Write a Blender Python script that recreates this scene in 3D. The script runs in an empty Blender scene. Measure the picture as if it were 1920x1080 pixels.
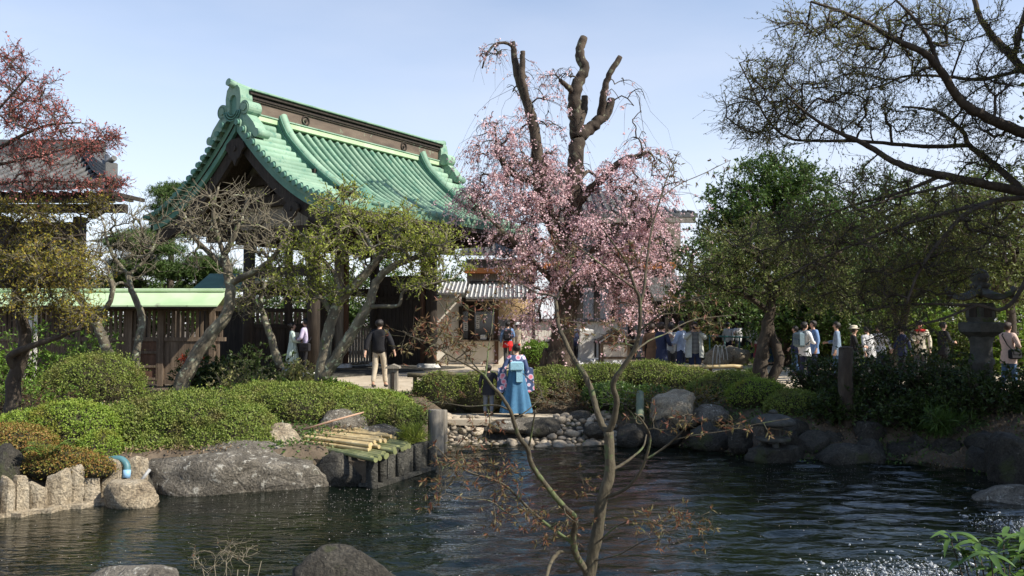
import bpy, bmesh, math, random
import numpy as np
from mathutils import Vector, Matrix, noise as mnoise
from math import radians, sin, cos, pi, atan, atan2, sqrt

random.seed(7)
RNG = np.random.default_rng(11)
scene = bpy.context.scene
COL = scene.collection

# ---------------------------------------------------------------- camera
F = 1550.0                                   # focal length in pixels of the 1920 px wide photograph
PITCH = atan(65.0 / F)
CAMZ = 1.65                                  # eye height above the path (z = 0)
cam_d = bpy.data.cameras.new('camera')
cam = bpy.data.objects.new('camera', cam_d)
COL.objects.link(cam)
cam.location = (0, 0, CAMZ)
cam.rotation_euler = (pi / 2 + PITCH, 0, 0)
cam_d.sensor_width = 36.0
cam_d.lens = 36.0 * F / 1920.0
cam_d.clip_end = 3000
cam_d.clip_start = 0.05
scene.camera = cam

# ---------------------------------------------------------------- sky and sun
SUN_AZ = atan2(0.92, -0.40)                  # to the right of the view and a little behind it
SUN_EL = radians(42)
world = bpy.data.worlds.new('World')
scene.world = world
world.use_nodes = True
wn = world.node_tree
wn.nodes.clear()
w_out = wn.nodes.new('ShaderNodeOutputWorld')
w_bg = wn.nodes.new('ShaderNodeBackground')
w_sky = wn.nodes.new('ShaderNodeTexSky')
w_sky.sky_type = 'NISHITA'
w_sky.sun_disc = False
w_sky.sun_elevation = SUN_EL
w_sky.sun_rotation = SUN_AZ
w_sky.air_density = 1.0
w_sky.dust_density = 0.25
w_sky.ozone_density = 1.8
w_bg.inputs['Strength'].default_value = 0.132
# thin spring haze: an even veil that thickens towards the horizon all round, with faint high streaks
w_tc = wn.nodes.new('ShaderNodeTexCoord')
w_sep = wn.nodes.new('ShaderNodeSeparateXYZ')
wn.links.new(w_tc.outputs['Generated'], w_sep.inputs[0])
w_ramp = wn.nodes.new('ShaderNodeValToRGB')
w_ramp.color_ramp.elements[0].position = 0.0
w_ramp.color_ramp.elements[0].color = (0.80, 0.80, 0.80, 1)
w_ramp.color_ramp.elements[1].position = 0.48
w_ramp.color_ramp.elements[1].color = (0.03, 0.03, 0.03, 1)
wn.links.new(w_sep.outputs[2], w_ramp.inputs[0])
w_map = wn.nodes.new('ShaderNodeMapping')
w_map.inputs['Scale'].default_value = (1.4, 1.4, 5.0)
w_map.inputs['Rotation'].default_value = (0.25, 0.2, 0.6)
wn.links.new(w_tc.outputs['Generated'], w_map.inputs[0])
w_no = wn.nodes.new('ShaderNodeTexNoise')
w_no.inputs['Scale'].default_value = 1.7
w_no.inputs['Detail'].default_value = 6
wn.links.new(w_map.outputs[0], w_no.inputs['Vector'])
w_nr = wn.nodes.new('ShaderNodeMapRange')
w_nr.inputs['From Min'].default_value = 0.45
w_nr.inputs['From Max'].default_value = 0.75
w_nr.inputs['To Max'].default_value = 0.14
wn.links.new(w_no.outputs['Fac'], w_nr.inputs['Value'])
w_add = wn.nodes.new('ShaderNodeMath'); w_add.operation = 'ADD'; w_add.use_clamp = True
wn.links.new(w_ramp.outputs[0], w_add.inputs[0]); wn.links.new(w_nr.outputs[0], w_add.inputs[1])
w_mix = wn.nodes.new('ShaderNodeMix')
w_mix.data_type = 'RGBA'
w_mix.inputs[7].default_value = (5.1, 5.2, 5.8, 1)
wn.links.new(w_add.outputs[0], w_mix.inputs[0])
wn.links.new(w_sky.outputs[0], w_mix.inputs[6])
wn.links.new(w_mix.outputs[2], w_bg.inputs['Color'])
wn.links.new(w_bg.outputs[0], w_out.inputs['Surface'])

sun_d = bpy.data.lights.new('sun', 'SUN')
sun = bpy.data.objects.new('sun', sun_d)
COL.objects.link(sun)
sun_d.energy = 5.0
sun_d.angle = radians(0.53)
sun_d.color = (1.0, 0.93, 0.82)
TO_SUN = Vector((sin(SUN_AZ) * cos(SUN_EL), cos(SUN_AZ) * cos(SUN_EL), sin(SUN_EL)))
sun.rotation_euler = (-TO_SUN).to_track_quat('-Z', 'Y').to_euler()
sun.location = TO_SUN * 60

scene.view_settings.view_transform = 'Standard'
scene.view_settings.look = 'None'
scene.view_settings.exposure = 0.60
scene.view_settings.gamma = 1.0
scene.view_settings.use_curve_mapping = False
scene.cycles.use_denoising = True
scene.cycles.max_bounces = 7
scene.cycles.transparent_max_bounces = 6
scene.cycles.caustics_reflective = False
scene.cycles.caustics_refractive = False
scene.cycles.sample_clamp_indirect = 6.0

WATER_Z = -0.80

# ---------------------------------------------------------------- pixel -> place
CP, SP = cos(PITCH), sin(PITCH)
def ray(px, py):
    a = (px - 960.0) / F
    b = (540.0 - py) / F
    return Vector((a, CP - b * SP, SP + b * CP))
def P(px, py, Y):
    r = ray(px, py)
    return Vector((0, 0, CAMZ)) + r * (Y / r.y)
def G(px, py, z=0.0):
    r = ray(px, py)
    return Vector((0, 0, CAMZ)) + r * ((z - CAMZ) / r.z)
def X(px, Y):
    return (px - 960.0) / F * Y

# ---------------------------------------------------------------- materials
MATS = {}
def new_mat(name):
    m = bpy.data.materials.new(name)
    m.use_nodes = True
    nt = m.node_tree
    nt.nodes.clear()
    out = nt.nodes.new('ShaderNodeOutputMaterial')
    MATS[name] = m
    return m, nt, out
def N(nt, kind, **kw):
    n = nt.nodes.new(kind)
    for k, v in kw.items():
        if k in n.inputs.keys():
            n.inputs[k].default_value = v
        else:
            setattr(n, k, v)
    return n
def ramp(nt, fac, stops):
    r = nt.nodes.new('ShaderNodeValToRGB')
    el = r.color_ramp.elements
    while len(el) < len(stops):
        el.new(0.5)
    for e, (p, c) in zip(el, stops):
        e.position = p
        e.color = (c[0], c[1], c[2], 1)
    nt.links.new(fac, r.inputs[0])
    return r
def mix(nt, fac, a, b, mode='MIX'):
    m = nt.nodes.new('ShaderNodeMix')
    m.data_type = 'RGBA'
    m.blend_type = mode
    for sock, v in ((m.inputs[0], fac), (m.inputs[6], a), (m.inputs[7], b)):
        if hasattr(v, 'is_linked') or hasattr(v, 'links'):
            nt.links.new(v, sock)
        elif isinstance(v, (int, float)):
            sock.default_value = v
        else:
            sock.default_value = (v[0], v[1], v[2], 1)
    return m.outputs[2]

def surf(name, cols, scale=3.0, rough=0.7, bump=0.0, bscale=20.0, stretch=(1, 1, 1), metallic=0.0,
         spots=None, spec=0.4, rough_var=0.12, detail=6, rand=0.0):
    """mottled surface: noise -> ramp of colours, optional spots (colour, scale, threshold), fine relief"""
    m, nt, out = new_mat(name)
    b = N(nt, 'ShaderNodeBsdfPrincipled')
    tc = N(nt, 'ShaderNodeTexCoord')
    mp = N(nt, 'ShaderNodeMapping')
    mp.inputs['Scale'].default_value = stretch
    nt.links.new(tc.outputs['Object'], mp.inputs[0])
    no = N(nt, 'ShaderNodeTexNoise', Scale=scale, Detail=detail, Roughness=0.62)
    nt.links.new(mp.outputs[0], no.inputs['Vector'])
    st = [(0.28 + 0.44 * i / max(1, len(cols) - 1), c) for i, c in enumerate(cols)]
    col = ramp(nt, no.outputs['Fac'], st).outputs[0]
    if spots:
        for sc, ss, th in spots:
            sn = N(nt, 'ShaderNodeTexNoise', Scale=ss, Detail=4, Roughness=0.6)
            nt.links.new(tc.outputs['Object'], sn.inputs['Vector'])
            f = ramp(nt, sn.outputs['Fac'], [(th, (0, 0, 0)), (th + 0.06, (1, 1, 1))]).outputs[0]
            col = mix(nt, f, col, sc)
    if rand > 0:
        oi = N(nt, 'ShaderNodeObjectInfo')
        rr = ramp(nt, oi.outputs['Random'], [(0, (1 - rand,) * 3), (1, (1 + rand * 0.6,) * 3)]).outputs[0]
        col = mix(nt, 1.0, col, rr, 'MULTIPLY')
    nt.links.new(col, b.inputs['Base Color'])
    rm = N(nt, 'ShaderNodeMapRange')
    rm.inputs['To Min'].default_value = max(0.02, rough - rough_var)
    rm.inputs['To Max'].default_value = min(1, rough + rough_var)
    nt.links.new(no.outputs['Fac'], rm.inputs['Value'])
    nt.links.new(rm.outputs[0], b.inputs['Roughness'])
    b.inputs['Metallic'].default_value = metallic
    b.inputs['Specular IOR Level'].default_value = spec
    if bump > 0:
        bn = N(nt, 'ShaderNodeTexNoise', Scale=bscale, Detail=8, Roughness=0.65)
        nt.links.new(mp.outputs[0], bn.inputs['Vector'])
        bu = N(nt, 'ShaderNodeBump', Strength=min(1.0, bump))
        bu.inputs['Distance'].default_value = 0.03
        nt.links.new(bn.outputs['Fac'], bu.inputs['Height'])
        nt.links.new(bu.outputs[0], b.inputs['Normal'])
    nt.links.new(b.outputs[0], out.inputs[0])
    return m

def leafmat(name, cols, transl=0.35, rough=0.55, patch=None, spec=0.3):
    """leaf colours by island, plus patches of another tint in space; thin leaves let light through"""
    m, nt, out = new_mat(name)
    g = N(nt, 'ShaderNodeNewGeometry')
    st = [(i / max(1, len(cols) - 1), c) for i, c in enumerate(cols)]
    col = ramp(nt, g.outputs['Random Per Island'], st).outputs[0]
    if patch:
        pc, ps, th = patch
        tc = N(nt, 'ShaderNodeTexCoord')
        no = N(nt, 'ShaderNodeTexNoise', Scale=ps, Detail=3)
        nt.links.new(tc.outputs['Object'], no.inputs['Vector'])
        f = ramp(nt, no.outputs['Fac'], [(th - 0.1, (0, 0, 0)), (th + 0.12, (0.85, 0.85, 0.85))]).outputs[0]
        col = mix(nt, f, col, pc)
    b = N(nt, 'ShaderNodeBsdfPrincipled', Roughness=rough)
    b.inputs['Specular IOR Level'].default_value = spec
    nt.links.new(col, b.inputs['Base Color'])
    t = N(nt, 'ShaderNodeBsdfTranslucent')
    tcx = mix(nt, 0.5, col, (0.28, 0.34, 0.03), 'MIX') if transl > 0.3 and cols[0][1] > cols[0][0] else col
    nt.links.new(tcx, t.inputs[0])
    mx = N(nt, 'ShaderNodeMixShader')
    mx.inputs[0].default_value = transl
    nt.links.new(b.outputs[0], mx.inputs[1])
    nt.links.new(t.outputs[0], mx.inputs[2])
    nt.links.new(mx.outputs[0], out.inputs[0])
    return m

def rockmat(name, cols, lichen=(0.46, 0.44, 0.38), lich=0.60, moss=0.62, rough=0.88):
    m, nt, out = new_mat(name)
    b = N(nt, 'ShaderNodeBsdfPrincipled', Roughness=rough)
    b.inputs['Specular IOR Level'].default_value = 0.3
    tc = N(nt, 'ShaderNodeTexCoord'); oi = N(nt, 'ShaderNodeObjectInfo')
    ad = N(nt, 'ShaderNodeVectorMath', operation='ADD'); sc = N(nt, 'ShaderNodeVectorMath', operation='SCALE')
    nt.links.new(oi.outputs['Location'], sc.inputs[0]); sc.inputs['Scale'].default_value = 1.7
    nt.links.new(tc.outputs['Object'], ad.inputs[0]); nt.links.new(sc.outputs[0], ad.inputs[1])
    vec = ad.outputs[0]
    def noise(scale, det=8, ro=0.65, dist=0.0):
        n = N(nt, 'ShaderNodeTexNoise', Scale=scale, Detail=det, Roughness=ro, Distortion=dist)
        nt.links.new(vec, n.inputs['Vector']); return n.outputs['Fac']
    big = noise(2.2, 9, 0.7, 0.4); fine = noise(34, 5, 0.7); mid = noise(8.5, 7, 0.72, 0.3); ms = noise(1.5, 5)
    col = ramp(nt, big, [(0.30, cols[0]), (0.48, cols[1]), (0.70, cols[2])]).outputs[0]
    spk = ramp(nt, fine, [(0.34, (0.45, 0.45, 0.45)), (0.50, (1, 1, 1)), (0.66, (1.6, 1.58, 1.5))]).outputs[0]
    col = mix(nt, 0.85, col, spk, 'MULTIPLY')
    lf = ramp(nt, mid, [(lich, (0, 0, 0)), (lich + 0.05, (0.9, 0.9, 0.9))]).outputs[0]
    col = mix(nt, lf, col, lichen)
    mf = ramp(nt, ms, [(moss, (0, 0, 0)), (moss + 0.08, (0.8, 0.8, 0.8))]).outputs[0]
    col = mix(nt, mf, col, (0.06, 0.07, 0.025))
    nt.links.new(col, b.inputs['Base Color'])
    vo = N(nt, 'ShaderNodeTexVoronoi', Scale=2.6); vo.feature = 'DISTANCE_TO_EDGE'; nt.links.new(vec, vo.inputs['Vector'])
    crack = ramp(nt, vo.outputs['Distance'], [(0.0, (0, 0, 0)), (0.05, (1, 1, 1))]).outputs[0]
    h1 = N(nt, 'ShaderNodeMath', operation='MULTIPLY_ADD'); nt.links.new(mid, h1.inputs[0]); h1.inputs[1].default_value = 0.7; nt.links.new(big, h1.inputs[2])
    h2 = N(nt, 'ShaderNodeMath', operation='MULTIPLY_ADD'); nt.links.new(fine, h2.inputs[0]); h2.inputs[1].default_value = 0.22; nt.links.new(h1.outputs[0], h2.inputs[2])
    h3 = N(nt, 'ShaderNodeMath', operation='MULTIPLY_ADD'); nt.links.new(crack, h3.inputs[0]); h3.inputs[1].default_value = 0.10; nt.links.new(h2.outputs[0], h3.inputs[2])
    bu = N(nt, 'ShaderNodeBump', Strength=1.0); bu.inputs['Distance'].default_value = 0.11
    nt.links.new(h3.outputs[0], bu.inputs['Height']); nt.links.new(bu.outputs[0], b.inputs['Normal'])
    nt.links.new(b.outputs[0], out.inputs[0])
    return m

def flat(name, col, rough=0.7, metallic=0.0, spec=0.4, var=0.12):
    d = tuple(c * (1 - var) for c in col)
    l = tuple(min(1, c * (1 + var)) for c in col)
    return surf(name, [d, col, l], scale=9, rough=rough, bump=0.12, bscale=70, metallic=metallic, spec=spec)

# ---------------------------------------------------------------- objects
ROOTLOC = {}
def tag(o, label=None, cat=None, group=None, kind=None):
    if label: o['label'] = label
    if cat: o['category'] = cat
    if group: o['group'] = group
    if kind: o['kind'] = kind
    return o
def thing(name, label, cat, loc=(0, 0, 0), rotz=0.0, group=None):
    o = bpy.data.objects.new(name, None)
    o.empty_display_size = 0.2
    COL.objects.link(o)
    o.location = loc
    o.rotation_euler = (0, 0, rotz)
    ROOTLOC[o.name] = Vector(loc)
    return tag(o, label, cat, group)

def np_mesh(name, V, faces, smooth=False):
    """V (n,3) array; faces a list of (k,3)/(k,4) int arrays or of index lists"""
    me = bpy.data.meshes.new(name)
    V = np.asarray(V, dtype=np.float32).reshape(-1, 3)
    loops, starts, totals = [], [], []
    pos = 0
    for f in faces:
        if isinstance(f, np.ndarray):
            if len(f) == 0: continue
            k = f.shape[1]
            loops.append(f.astype(np.int32).ravel())
            starts.append(pos + np.arange(len(f), dtype=np.int32) * k)
            totals.append(np.full(len(f), k, dtype=np.int32))
            pos += f.size
        else:
            loops.append(np.asarray(f, dtype=np.int32))
            starts.append(np.array([pos], dtype=np.int32))
            totals.append(np.array([len(f)], dtype=np.int32))
            pos += len(f)
    L = np.concatenate(loops); S = np.concatenate(starts); T = np.concatenate(totals)
    me.vertices.add(len(V)); me.vertices.foreach_set('co', V.ravel())
    me.loops.add(len(L)); me.loops.foreach_set('vertex_index', L)
    me.polygons.add(len(S)); me.polygons.foreach_set('loop_start', S); me.polygons.foreach_set('loop_total', T)
    if smooth:
        me.polygons.foreach_set('use_smooth', np.ones(len(S), dtype=bool))
    me.update(calc_edges=True)
    return me

def link(name, me, mat=None, parent=None, loc=None, rot=None, scale=None):
    o = bpy.data.objects.new(name, me)
    COL.objects.link(o)
    if mat is not None and me is not None and len(me.materials) == 0:
        me.materials.append(mat)
    if parent is not None:
        o.parent = parent
    if loc is not None: o.location = loc
    if rot is not None: o.rotation_euler = rot
    if scale is not None: o.scale = scale
    return o

class MB:
    """collects shapes; build() links them as one mesh object"""
    def __init__(s):
        s.v = []; s.f = []; s.sm = []
    def add(s, vs, fs, smooth=False):
        n = len(s.v)
        s.v.extend([tuple(v) for v in vs])
        for f in fs:
            s.f.append([i + n for i in f]); s.sm.append(smooth)
        return s
    def box(s, c, d, rz=0.0, M=None, bev=0.0):
        x, y, z = d[0] / 2, d[1] / 2, d[2] / 2
        if bev <= 0:
            vs = [Vector(p) for p in ((-x,-y,-z),(x,-y,-z),(x,y,-z),(-x,y,-z),(-x,-y,z),(x,-y,z),(x,y,z),(-x,y,z))]
            fs = [(0,3,2,1),(4,5,6,7),(0,1,5,4),(1,2,6,5),(2,3,7,6),(3,0,4,7)]
        else:
            b = bev
            vs = []
            for zz, ins in ((-z, b), (-z + b, 0), (z - b, 0), (z, b)):
                xx, yy = x - ins, y - ins
                vs += [Vector((-xx,-yy,zz)), Vector((xx,-yy,zz)), Vector((xx,yy,zz)), Vector((-xx,yy,zz))]
            fs = [(3,2,1,0),(12,13,14,15)]
            for k in range(3):
                for i in range(4):
                    j = (i + 1) % 4
                    fs.append((k*4+i, k*4+j, k*4+4+j, k*4+4+i))
        R = Matrix.Rotation(rz, 4, 'Z')
        if M is not None: R = M @ R
        return s.add([R @ v + Vector(c) for v in vs], fs)
    def bar(s, a, b, w, h, up=(0, 0, 1)):
        """a beam of section w x h from a to b"""
        a, b = Vector(a), Vector(b)
        t = (b - a).normalized()
        side = t.cross(Vector(up))
        if side.length < 1e-4: side = Vector((1, 0, 0))
        side.normalize(); u = side.cross(t)
        vs = []
        for p in (a, b):
            for sx, sz in ((-1,-1),(1,-1),(1,1),(-1,1)):
                vs.append(p + side * (sx * w / 2) + u * (sz * h / 2))
        return s.add(vs, [(0,3,2,1)[::-1], (4,5,6,7)[::-1], (0,1,5,4), (1,2,6,5), (2,3,7,6), (3,0,4,7)])
    def tube(s, pts, rad, n=8, cap=True, smooth=True):
        pts = [Vector(p) for p in pts]
        if not hasattr(rad, '__len__'): rad = [rad] * len(pts)
        ring = []; base = len(s.v); prev = None
        for i, p in enumerate(pts):
            t = (pts[min(i + 1, len(pts) - 1)] - pts[max(i - 1, 0)]).normalized()
            if prev is None:
                ref = Vector((0, 0, 1)) if abs(t.z) < 0.9 else Vector((1, 0, 0))
                a = t.cross(ref).normalized()
            else:
                a = (prev - t * prev.dot(t)).normalized()
            prev = a; b = t.cross(a)
            for k in range(n):
                ang = 2 * pi * k / n
                s.v.append(tuple(p + (a * cos(ang) + b * sin(ang)) * rad[i]))
        for i in range(len(pts) - 1):
            for k in range(n):
                k2 = (k + 1) % n
                s.f.append([base + i*n + k, base + i*n + k2, base + (i+1)*n + k2, base + (i+1)*n + k]); s.sm.append(smooth)
        if cap:
            s.f.append([base + k for k in range(n)][::-1]); s.sm.append(False)
            m = base + (len(pts) - 1) * n
            s.f.append([m + k for k in range(n)]); s.sm.append(False)
        return s
    def lathe(s, c, prof, n=16, sx=1.0, sy=1.0, smooth=True, rz=0.0):
        """profile of (radius, z) turned round a vertical axis at c"""
        base = len(s.v)
        for r, z in prof:
            for k in range(n):
                a = 2 * pi * k / n + rz
                s.v.append((c[0] + cos(a) * r * sx, c[1] + sin(a) * r * sy, c[2] + z))
        for i in range(len(prof) - 1):
            for k in range(n):
                k2 = (k + 1) % n
                s.f.append([base+i*n+k, base+i*n+k2, base+(i+1)*n+k2, base+(i+1)*n+k]); s.sm.append(smooth)
        s.f.append([base + k for k in range(n)][::-1]); s.sm.append(False)
        m = base + (len(prof) - 1) * n
        s.f.append([m + k for k in range(n)]); s.sm.append(False)
        return s
    def prism(s, poly, ext, M=None):
        """poly: list of 3-D points of a planar outline, extruded by vector ext"""
        n = len(poly); ext = Vector(ext)
        vs = [Vector(p) for p in poly] + [Vector(p) + ext for p in poly]
        if M is not None: vs = [M @ v for v in vs]
        fs = [list(range(n))[::-1], list(range(n, 2*n))]
        for i in range(n):
            j = (i + 1) % n
            fs.append([i, j, n + j, n + i])
        return s.add(vs, fs)
    def sheet(s, rows, smooth=True, closed=False):
        """a grid of points rows[i][j]"""
        base = len(s.v); m = len(rows[0])
        for r in rows:
            for p in r: s.v.append(tuple(p))
        for i in range(len(rows) - 1):
            for j in range(m - (0 if closed else 1)):
                j2 = (j + 1) % m
                s.f.append([base+i*m+j, base+i*m+j2, base+(i+1)*m+j2, base+(i+1)*m+j]); s.sm.append(smooth)
        return s
    def mesh(s, name, off=None):
        V = np.array(s.v, dtype=np.float32)
        if off is not None: V = V - np.array(off, dtype=np.float32)
        me = bpy.data.meshes.new(name)
        me.from_pydata(V.tolist(), [], s.f)
        me.polygons.foreach_set('use_smooth', np.array(s.sm, dtype=bool))
        me.update()
        return me
    def fix(s, me):
        bm = bmesh.new(); bm.from_mesh(me)
        bmesh.ops.recalc_face_normals(bm, faces=bm.faces[:])
        bm.to_mesh(me); bm.free()
        return me
    def build(s, name, mat, parent=None, world=True, loc=None):
        """world=True: vertices are world points and the parent root is an unrotated Empty"""
        off = None
        if parent is not None and world:
            off = ROOTLOC.get(parent.name, Vector((0, 0, 0)))
        if parent is None and loc is not None:
            off = Vector(loc)
        me = s.fix(s.mesh(name, off))
        o = link(name, me, mat, parent)
        if parent is None and loc is not None:
            o.location = loc
        if parent is not None:
            ROOTLOC[o.name] = Vector(off) if off is not None else Vector((0, 0, 0))
        return o

def npart(name, V, faces, mat, parent, smooth=False, kind=None):
    off = np.array(ROOTLOC.get(parent.name, Vector((0, 0, 0)))) if parent is not None else np.zeros(3)
    me = np_mesh(name, np.asarray(V) - off, faces, smooth)
    o = link(name, me, mat, parent)
    ROOTLOC[o.name] = Vector(off)
    if kind: o['kind'] = kind
    return o

# ---------------------------------------------------------------- tubes and leaves in bulk
def tubes_np(pts, rad, sides):
    """pts (n,k,3), rad (n,k) -> verts, quads"""
    n, k, _ = pts.shape
    t = np.gradient(pts, axis=1)
    t /= np.linalg.norm(t, axis=2, keepdims=True) + 1e-9
    ref = np.zeros_like(t); ref[..., 2] = 1
    steep = np.abs(t[..., 2]) > 0.92
    ref[steep] = (1, 0, 0)
    a = np.cross(t, ref); a /= np.linalg.norm(a, axis=2, keepdims=True) + 1e-9
    b = np.cross(t, a)
    ang = np.arange(sides) * 2 * pi / sides
    V = pts[:, :, None, :] + rad[:, :, None, None] * (a[:, :, None, :] * np.cos(ang)[None, None, :, None] + b[:, :, None, :] * np.sin(ang)[None, None, :, None])
    base = (np.arange(n)[:, None, None] * k + np.arange(k - 1)[None, :, None]) * sides
    j = np.arange(sides)[None, None, :]; j2 = (j + 1) % sides
    Q = np.stack([base + j, base + j2, base + sides + j2, base + sides + j], axis=-1).reshape(-1, 4)
    return V.reshape(-1, 3), Q

def unit(a):
    return a / (np.linalg.norm(a, axis=-1, keepdims=True) + 1e-9)

def leaves_np(C, D, Nrm, L, W, fold=0.15):
    """one folded diamond per leaf: base C, direction D, up Nrm, length L, width W"""
    D = unit(D)
    S = unit(np.cross(D, Nrm))
    U = np.cross(S, D)
    L = np.broadcast_to(np.asarray(L, dtype=float), (len(C),))[:, None]
    W = np.broadcast_to(np.asarray(W, dtype=float), (len(C),))[:, None]
    mid = C + D * L * 0.45 + U * W * fold
    V = np.stack([C, mid - S * W * 0.5, C + D * L, mid + S * W * 0.5], axis=1).reshape(-1, 3)
    i = np.arange(len(C))[:, None] * 4
    T = np.concatenate([i + np.array([[0, 1, 2]]), i + np.array([[0, 2, 3]])], axis=1).reshape(-1, 3)
    return V, T

def rand_dirs(n, up=0.0):
    d = RNG.normal(size=(n, 3))
    d[:, 2] += up
    return unit(d)

class Geo:
    """accumulates numpy geometry"""
    def __init__(s): s.V = []; s.Fc = []; s.n = 0
    def add(s, V, Fc):
        if len(V) == 0: return s
        s.V.append(V); s.Fc.append(Fc + s.n); s.n += len(V); return s
    def part(s, name, mat, parent, smooth=False, kind=None):
        if not s.V: return None
        return npart(name, np.concatenate(s.V), s.Fc, mat, parent, smooth, kind)

def catmull(pts, per=4):
    pts = [Vector(p) for p in pts]
    if len(pts) < 3: 
        return [pts[0].lerp(pts[-1], i / per) for i in range(per + 1)]
    q = [pts[0] * 2 - pts[1]] + pts + [pts[-1] * 2 - pts[-2]]
    out = []
    for i in range(1, len(q) - 2):
        p0, p1, p2, p3 = q[i-1], q[i], q[i+1], q[i+2]
        for k in range(per):
            t = k / per
            out.append(0.5 * ((2*p1) + (p2-p0)*t + (2*p0-5*p1+4*p2-p3)*t*t + (3*p1-p0-3*p2+p3)*t*t*t))
    out.append(pts[-1])
    return out
# ---------------------------------------------------------------- tree builder
class Tree:
    def __init__(s, name, label, base, group=None, cat='tree', trunk_name='trunk'):
        s.root = thing(name, label, cat, base, 0, group)
        s.pos = []; s.par = []; s.rad = []; s.limbs = []; s.runs = []; s.fixed = 0
    def limb(s, pts, r0, r1, per=5, wob=0.05, attach=True, sides=9, world=False, knob=0.06):
        """pts: (px, py, depth) or world points; a thick limb with its own radii"""
        W = [Vector(p) if world else P(*p) for p in pts]
        par = -1
        if s.pos and attach:
            A = np.array(s.pos)
            par = int(np.argmin(np.linalg.norm(A - np.array(W[0]), axis=1)))
            W[0] = Vector(s.pos[par])
        C = catmull(W, per)
        n = len(C); R = []
        for i, p in enumerate(C):
            t = i / (n - 1)
            r = r0 + (r1 - r0) * t
            if 0 < i < n - 1:
                o = Vector((random.uniform(-1, 1), random.uniform(-1, 1), random.uniform(-1, 1))) * wob * r * 6
                C[i] = p + o * 0.5
            R.append(r * (1 + random.uniform(-knob, knob)))
        first = len(s.pos)
        for i, p in enumerate(C):
            s.pos.append(tuple(p)); s.par.append(par if i == 0 else first + i - 1); s.rad.append(R[i])
        s.limbs.append((C, R, sides))
        return s
    def targets(s, blobs):
        T = []
        for cx, cy, rx, ry, Y, dY, n in blobs:
            k = 0
            while k < n:
                a, b, c = random.uniform(-1, 1), random.uniform(-1, 1), random.uniform(-1, 1)
                if a*a + b*b + c*c > 1: continue
                T.append(tuple(P(cx + a * rx, cy + b * ry, Y + c * dY))); k += 1
        return np.array(T)
    def connect(s, T, gnarl=0.12, arch=0.1, maxlen=3.0, K=5, reach_bias=0.0, rtip=0.006, power=0.5, cap_ratio=0.72):
        """join every target to the closest node, nearest targets first, so that branches grow outwards"""
        s.fixed = len(s.pos)
        A = np.zeros((len(s.pos) + len(T) * (K - 1) + 8, 3)); A[:len(s.pos)] = np.array(s.pos)
        n = len(s.pos)
        d0 = np.array([np.min(np.linalg.norm(A[:n] - t, axis=1)) for t in T])
        for ti in np.argsort(d0):
            t = T[ti]
            dd = np.linalg.norm(A[:n] - t, axis=1)
            dd = dd + 0.35 * np.maximum(0, A[:n, 2] - t[2] - 0.1) * (1 if arch >= 0 else -0.2)
            i = int(np.argmin(dd)); a = A[i]
            v = t - a; L = np.linalg.norm(v)
            if L < 0.06: continue
            side = unit(np.cross(v, RNG.normal(size=3)))
            off = side * L * gnarl * RNG.uniform(0.4, 1.4)
            run = [i]
            for k in range(1, K):
                u = k / (K - 1)
                p = a + v * u
                if k < K - 1:
                    p = p + off * sin(pi * u) + np.array([0, 0, 1]) * arch * L * sin(pi * u) + RNG.normal(size=3) * gnarl * L * 0.16
                A[n] = p
                s.pos.append(tuple(p)); s.par.append(run[-1]); s.rad.append(0.0)
                run.append(n); n += 1
            s.runs.append(run)
        cnt = np.ones(n)
        for j in range(n - 1, s.fixed - 1, -1):
            if s.par[j] >= s.fixed: cnt[s.par[j]] += cnt[j]
        tipn = cnt / (K - 1)
        for j in range(s.fixed, n):
            r = rtip * max(1.0, tipn[j]) ** power
            p = s.par[j]
            r = min(r, s.rad[p] * (cap_ratio if p < s.fixed else 1.0))
            s.rad[j] = max(r, rtip * 0.7)
        s.A = A[:n]
        return s
    def bark(s, mat, min_sides=5):
        mb = MB()
        for C, R, sides in s.limbs:
            mb.tube(C, R, sides)
        tr = mb.build('trunk', mat, s.root)
        if s.runs:
            A = s.A; rad = np.array(s.rad)
            runs = np.array(s.runs)
            Pn = A[runs]; R = rad[runs]
            R[:, 0] = np.minimum(R[:, 0], R[:, 1] * 1.15)
            V, Q = tubes_np(Pn, R, min_sides)
            npart('branch', V, [Q], mat, s.root, True, 'stuff')
        return s
    def twig_starts(s, per, tips_only=False):
        """positions and directions along the grown branches"""
        runs = np.array(s.runs)
        j = runs[:, -1] if tips_only else runs[:, 1:].ravel()
        p = np.array(s.par)[j]
        S = np.repeat(s.A[j], per, axis=0)
        D = np.repeat(unit(s.A[j] - s.A[p]), per, axis=0)
        return S, D

def twigs_np(S, D, L, spread=0.7, up=0.0, droop=0.0, K=4, r=0.004, crook=0.06):
    """twigs from S about direction D; returns points (n,K,3) and radii"""
    n = len(S)
    L = np.broadcast_to(np.asarray(L, dtype=float), (n,)) * RNG.uniform(0.5, 1.25, n)
    d = unit(D + RNG.normal(size=(n, 3)) * spread + np.array([0, 0, up]))
    u = np.linspace(0, 1, K)
    pts = S[:, None, :] + d[:, None, :] * (L[:, None] * u[None, :])[..., None]
    pts[..., 2] -= droop * (L[:, None] * (u ** 2)[None, :])
    pts[:, 1:, :] += RNG.normal(size=(n, K - 1, 3)) * (L[:, None, None] * crook)
    rad = np.broadcast_to(r * (1.15 - 0.75 * u)[None, :], (n, K)).copy()
    return pts, rad

def along(pts, m, lo=0.2, hi=1.0):
    """m random places on each polyline -> positions, directions"""
    n, K, _ = pts.shape
    u = RNG.uniform(lo, hi, (n, m)) * (K - 1)
    i = np.clip(u.astype(int), 0, K - 2); f = (u - i)[..., None]
    r = np.arange(n)[:, None]
    a = pts[r, i]; b = pts[r, i + 1]
    return (a + (b - a) * f).reshape(-1, 3), unit(b - a).reshape(-1, 3)

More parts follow.
